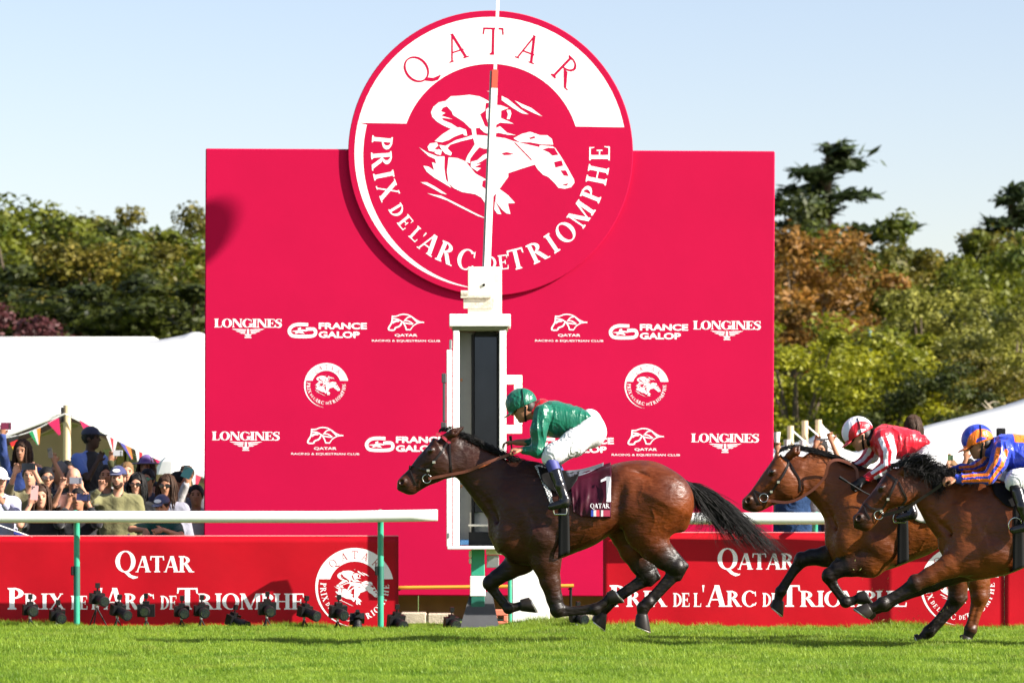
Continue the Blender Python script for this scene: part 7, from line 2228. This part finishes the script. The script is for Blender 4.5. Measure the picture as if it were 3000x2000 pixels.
# barrier rail in front of the crowd
for nm, (a, b), lab in (('crowd_barrier', (-600, 592), 'dark green crowd barrier between the left banner and the spectators'), ('crowd_barrier', (2268, 3600), 'dark green crowd barrier behind the right banner')):
    g = empty(nm, W((a+b)/2, 0, 36.75)[:2] + (0,), lab, 'barrier', 'crowd barriers')
    xa, xb = XZ(a, 0, 36.75)[0], XZ(b, 0, 36.75)[0]
    for zz in (.82, .45, .12): MB().tube([(xa, 36.75, zz), (xb, 36.75, zz)], .02, 8).build('bar', M_DGREEN, g)
    for q in np.linspace(xa, xb, 6): MB().tube([(q, 36.75, 0), (q, 36.75, .82)], .022, 8).build('upright', M_DGREEN, g)
# --- right of the backdrop
RG = 'spectators behind the right banner'
person(2336, 1400, 39.4, 'man in a navy suit and pink shirt standing behind the second horse’s muzzle', yaw=-10, skin='fair', hair='short', hcol='dark', top=(.015, .05, .14), group=RG)
person(2404, 1318, 39.4, 'dark-haired person filming with a raised phone above the second horse', yaw=-15, skin='tan', hair='short', hcol='dark', top=(.3, .3, .32), hands=[dict(side=-1, at=(2428, 1292), out=.3, sleeve=.2, curl=60, dir=(-.3, 0, 1)), dict(side=1, at=(2385, 1300), out=.3, sleeve=.2, curl=60, dir=(.3, 0, 1))], group=RG)
phone(2404, 1288, 39.0, .25, 'slim dark phone held over the head of the person filming', (.05, .05, .06), .13, .02, group='phones held up on the right')
person(2300, 1368, 40.6, 'spectator hidden behind the second horse’s ears with a raised cup', yaw=0, skin='tan', hair='short', hcol='brown', top=(.25, .2, .2), hands=[dict(side=1, at=(2276, 1310), out=.3, sleeve=.2, curl=60, dir=(0, 0, 1))], group=RG)
def cup(px, py, d, out, label):
    x, z = XZ(px, py, d)
    root = empty('paper_cup', (x, d - out, z - .06), label, 'cup', 'white paper cups held up')
    MB().lathe((x, d - out, z - .06), (0, 0, 1), [(0, .028), (.11, .040)], 16).build('cup_wall', M_WHITEP, root, True); MB().lathe((x, d - out, z + .0505), (0, 0, 1), [(0, .0415), (.006, .0415)], 16).build('rim', M_WHITEP, root, True)
cup(2270, 1282, 40.2, .3, 'white paper cup held up at the right edge of the backdrop'); cup(2300, 1304, 40.0, .3, 'white paper cup held beside the first raised cup'); cup(2345, 1306, 40.0, .3, 'white paper cup above the second horse’s poll')
person(2676, 1250, 40.0, 'brown-haired person seen from behind above the red jockey’s back', yaw=160, skin='tan', hair='long', hcol='brown', top=(.2, .2, .2), group=RG)
tag(MB().bbox((XZ(2676,0,40)[0] - .3, 39.7, 0), (XZ(2676,0,40)[0] + .3, 40.3, .30), .02).build('step_box', M_BLACK, None), 'black box under the person above the red jockey’s back', 'box')
person(2786, 1378, 39.6, 'fair-haired person low between the two right jockeys', yaw=-10, skin='fair', hair='short', hcol='blond', top=(.4, .38, .36), group=RG, hands=[dict(side=1, at=(2770, 1355), out=.3, sleeve=.3, curl=60, dir=(0, 0, 1))])
phone(2772, 1342, 39.3, .28, 'phone with a green lit screen held between the right jockeys', (.08, .14, .06), .085, .06, group='phones held up on the right')
person(2840, 1375, 40.0, 'spectator with a hand raised behind the blue jockey’s face', yaw=20, skin='tan', hair='short', hcol='dark', top=(.35, .3, .3), group=RG, hands=[dict(side=1, at=(2823, 1340), out=.3, sleeve=.3, curl=60, dir=(0, 0, 1))])
person(2938, 1306, 40.4, 'spectator holding a small black camera up behind the blue jockey', yaw=0, skin='fair', hair='short', hcol='dark', top=(.03, .03, .03), group=RG, hands=[dict(side=1, at=(2924, 1290), out=.2, sleeve=.7, curl=60, dir=(.1, 0, 1))])
hx, hz = XZ(2932, 1268, 40.1)
th_ = empty('handheld_camera', (hx, 40.1, hz - .05), 'small black camera held up behind the blue jockey', 'camera')
MB().bbox((hx - .05, 40.06, hz - .055), (hx + .05, 40.12, hz + .055), .01).build('body', M_BLACK, th_); MB().lathe((hx, 40.06, hz), (0, -1, 0), [(0, .032), (.05, .034)], 16).build('lens', M_BLACK, th_)
# mast added out of frame so its oval head shades the backdrop's left edge
def shadow_mast():
    tgt = np.array((XZ(572, 0, DP)[0], DP, XZ(0, 700, DP)[1]))
    sd_ = np.array(sdir); t = 11.2
    c = tgt + sd_ * t
    root = empty('shadow_caster_mast', (c[0], c[1], 0), 'tall thin mast with an oval loudspeaker head beside the rail beyond the right edge', 'mast')
    MB().ell(c, (.17, .17, .34), 20, 12).build('shadow_head', M_GREYM, root, True)
    MB().tube([(c[0] - .14, c[1], 0), (c[0] - .14, c[1], c[2] - .12)], [.04, .03], 10).build('pole', M_GREYM, root, True)
    MB().bbox((c[0] - .2, c[1] - .15, 0), (c[0] + .1, c[1] + .15, .04)).build('base_plate', M_GREYM, root)
shadow_mast()

# ------------------------------------------------------------------ torn grass thrown up by the hooves
def flying_turf():
    r = np.random.default_rng(17); V = []; Fs = []
    spots = [(2560, 1750, 29.3), (2640, 1790, 29.4), (2700, 1840, 30.5), (2600, 1700, 29.3), (2760, 1800, 30.4), (2850, 1690, 29.3), (1800, 1850, 30.0), (1890, 1862, 30.0), (2540, 1815, 29.3), (2480, 1690, 30.3)]
    for (px, py, d) in spots:
        for _ in range(5):
            c = np.array(W(px + r.normal() * 45, py + r.normal() * 28, d + r.normal() * .1))
            a = r.normal(size=3); a /= np.linalg.norm(a); b = np.cross(a, r.normal(size=3)); b /= np.linalg.norm(b)
            l, w = r.uniform(.008, .022), r.uniform(.0015, .004)
            n = len(V); V += [c - a*l, c + b*w, c + a*l, c - b*w, c + np.cross(a, b) * w]
            Fs += [(n, n+1, n+4), (n+1, n+2, n+4), (n+2, n+3, n+4), (n+3, n, n+4), (n, n+3, n+2, n+1)]
    o = obj_from('torn_grass', V, Fs, mat('torn_grass', (.16, .17, .04), .8), None)
    tag(o, 'bits of torn grass and soil flying up around the hooves', 'grass', kind='stuff')
flying_turf()
# bare pale branches in the right wood
def dead_branches():
    root = empty('bare_tree', W(2960, 1240, 88)[:2] + (0,), 'leafless pale tree with forked branches at the right edge', 'tree')
    r = np.random.default_rng(2)
    base = np.array(W(2930, 1250, 88)); base[2] = 0
    MB().tube([base, base + (.1, 0, 2.0), base + (.35, 0, 3.4)], [.14, .11, .07], 8).build('trunk', mat('pale_bark', (.40, .33, .25), .9), root, True)
    for i in range(16):
        z = r.uniform(1.2, 3.4); p = base + (.1 + z * .06, 0, z); a = r.uniform(-1.2, 1.5); L = r.uniform(.8, 2.2)
        q = p + np.array((math.sin(a) * L, r.normal() * .3, abs(math.cos(a)) * L * .75))
        mb = MB().tube([p, (p + q) / 2 + (0, 0, .12), q], [.05, .032, .010], 6)
        for _ in range(4):
            s_ = p + (q - p) * r.uniform(.4, .95); e = s_ + np.array((r.normal() * .4, r.normal() * .2, r.uniform(0, .5))); mb.tube([s_, (s_ + e) / 2 + (0, 0, .04), e], [.018, .012, .005], 4)
        mb.build('branch', mat('pale_bark', (.40, .33, .25), .9), root, True)
dead_branches()
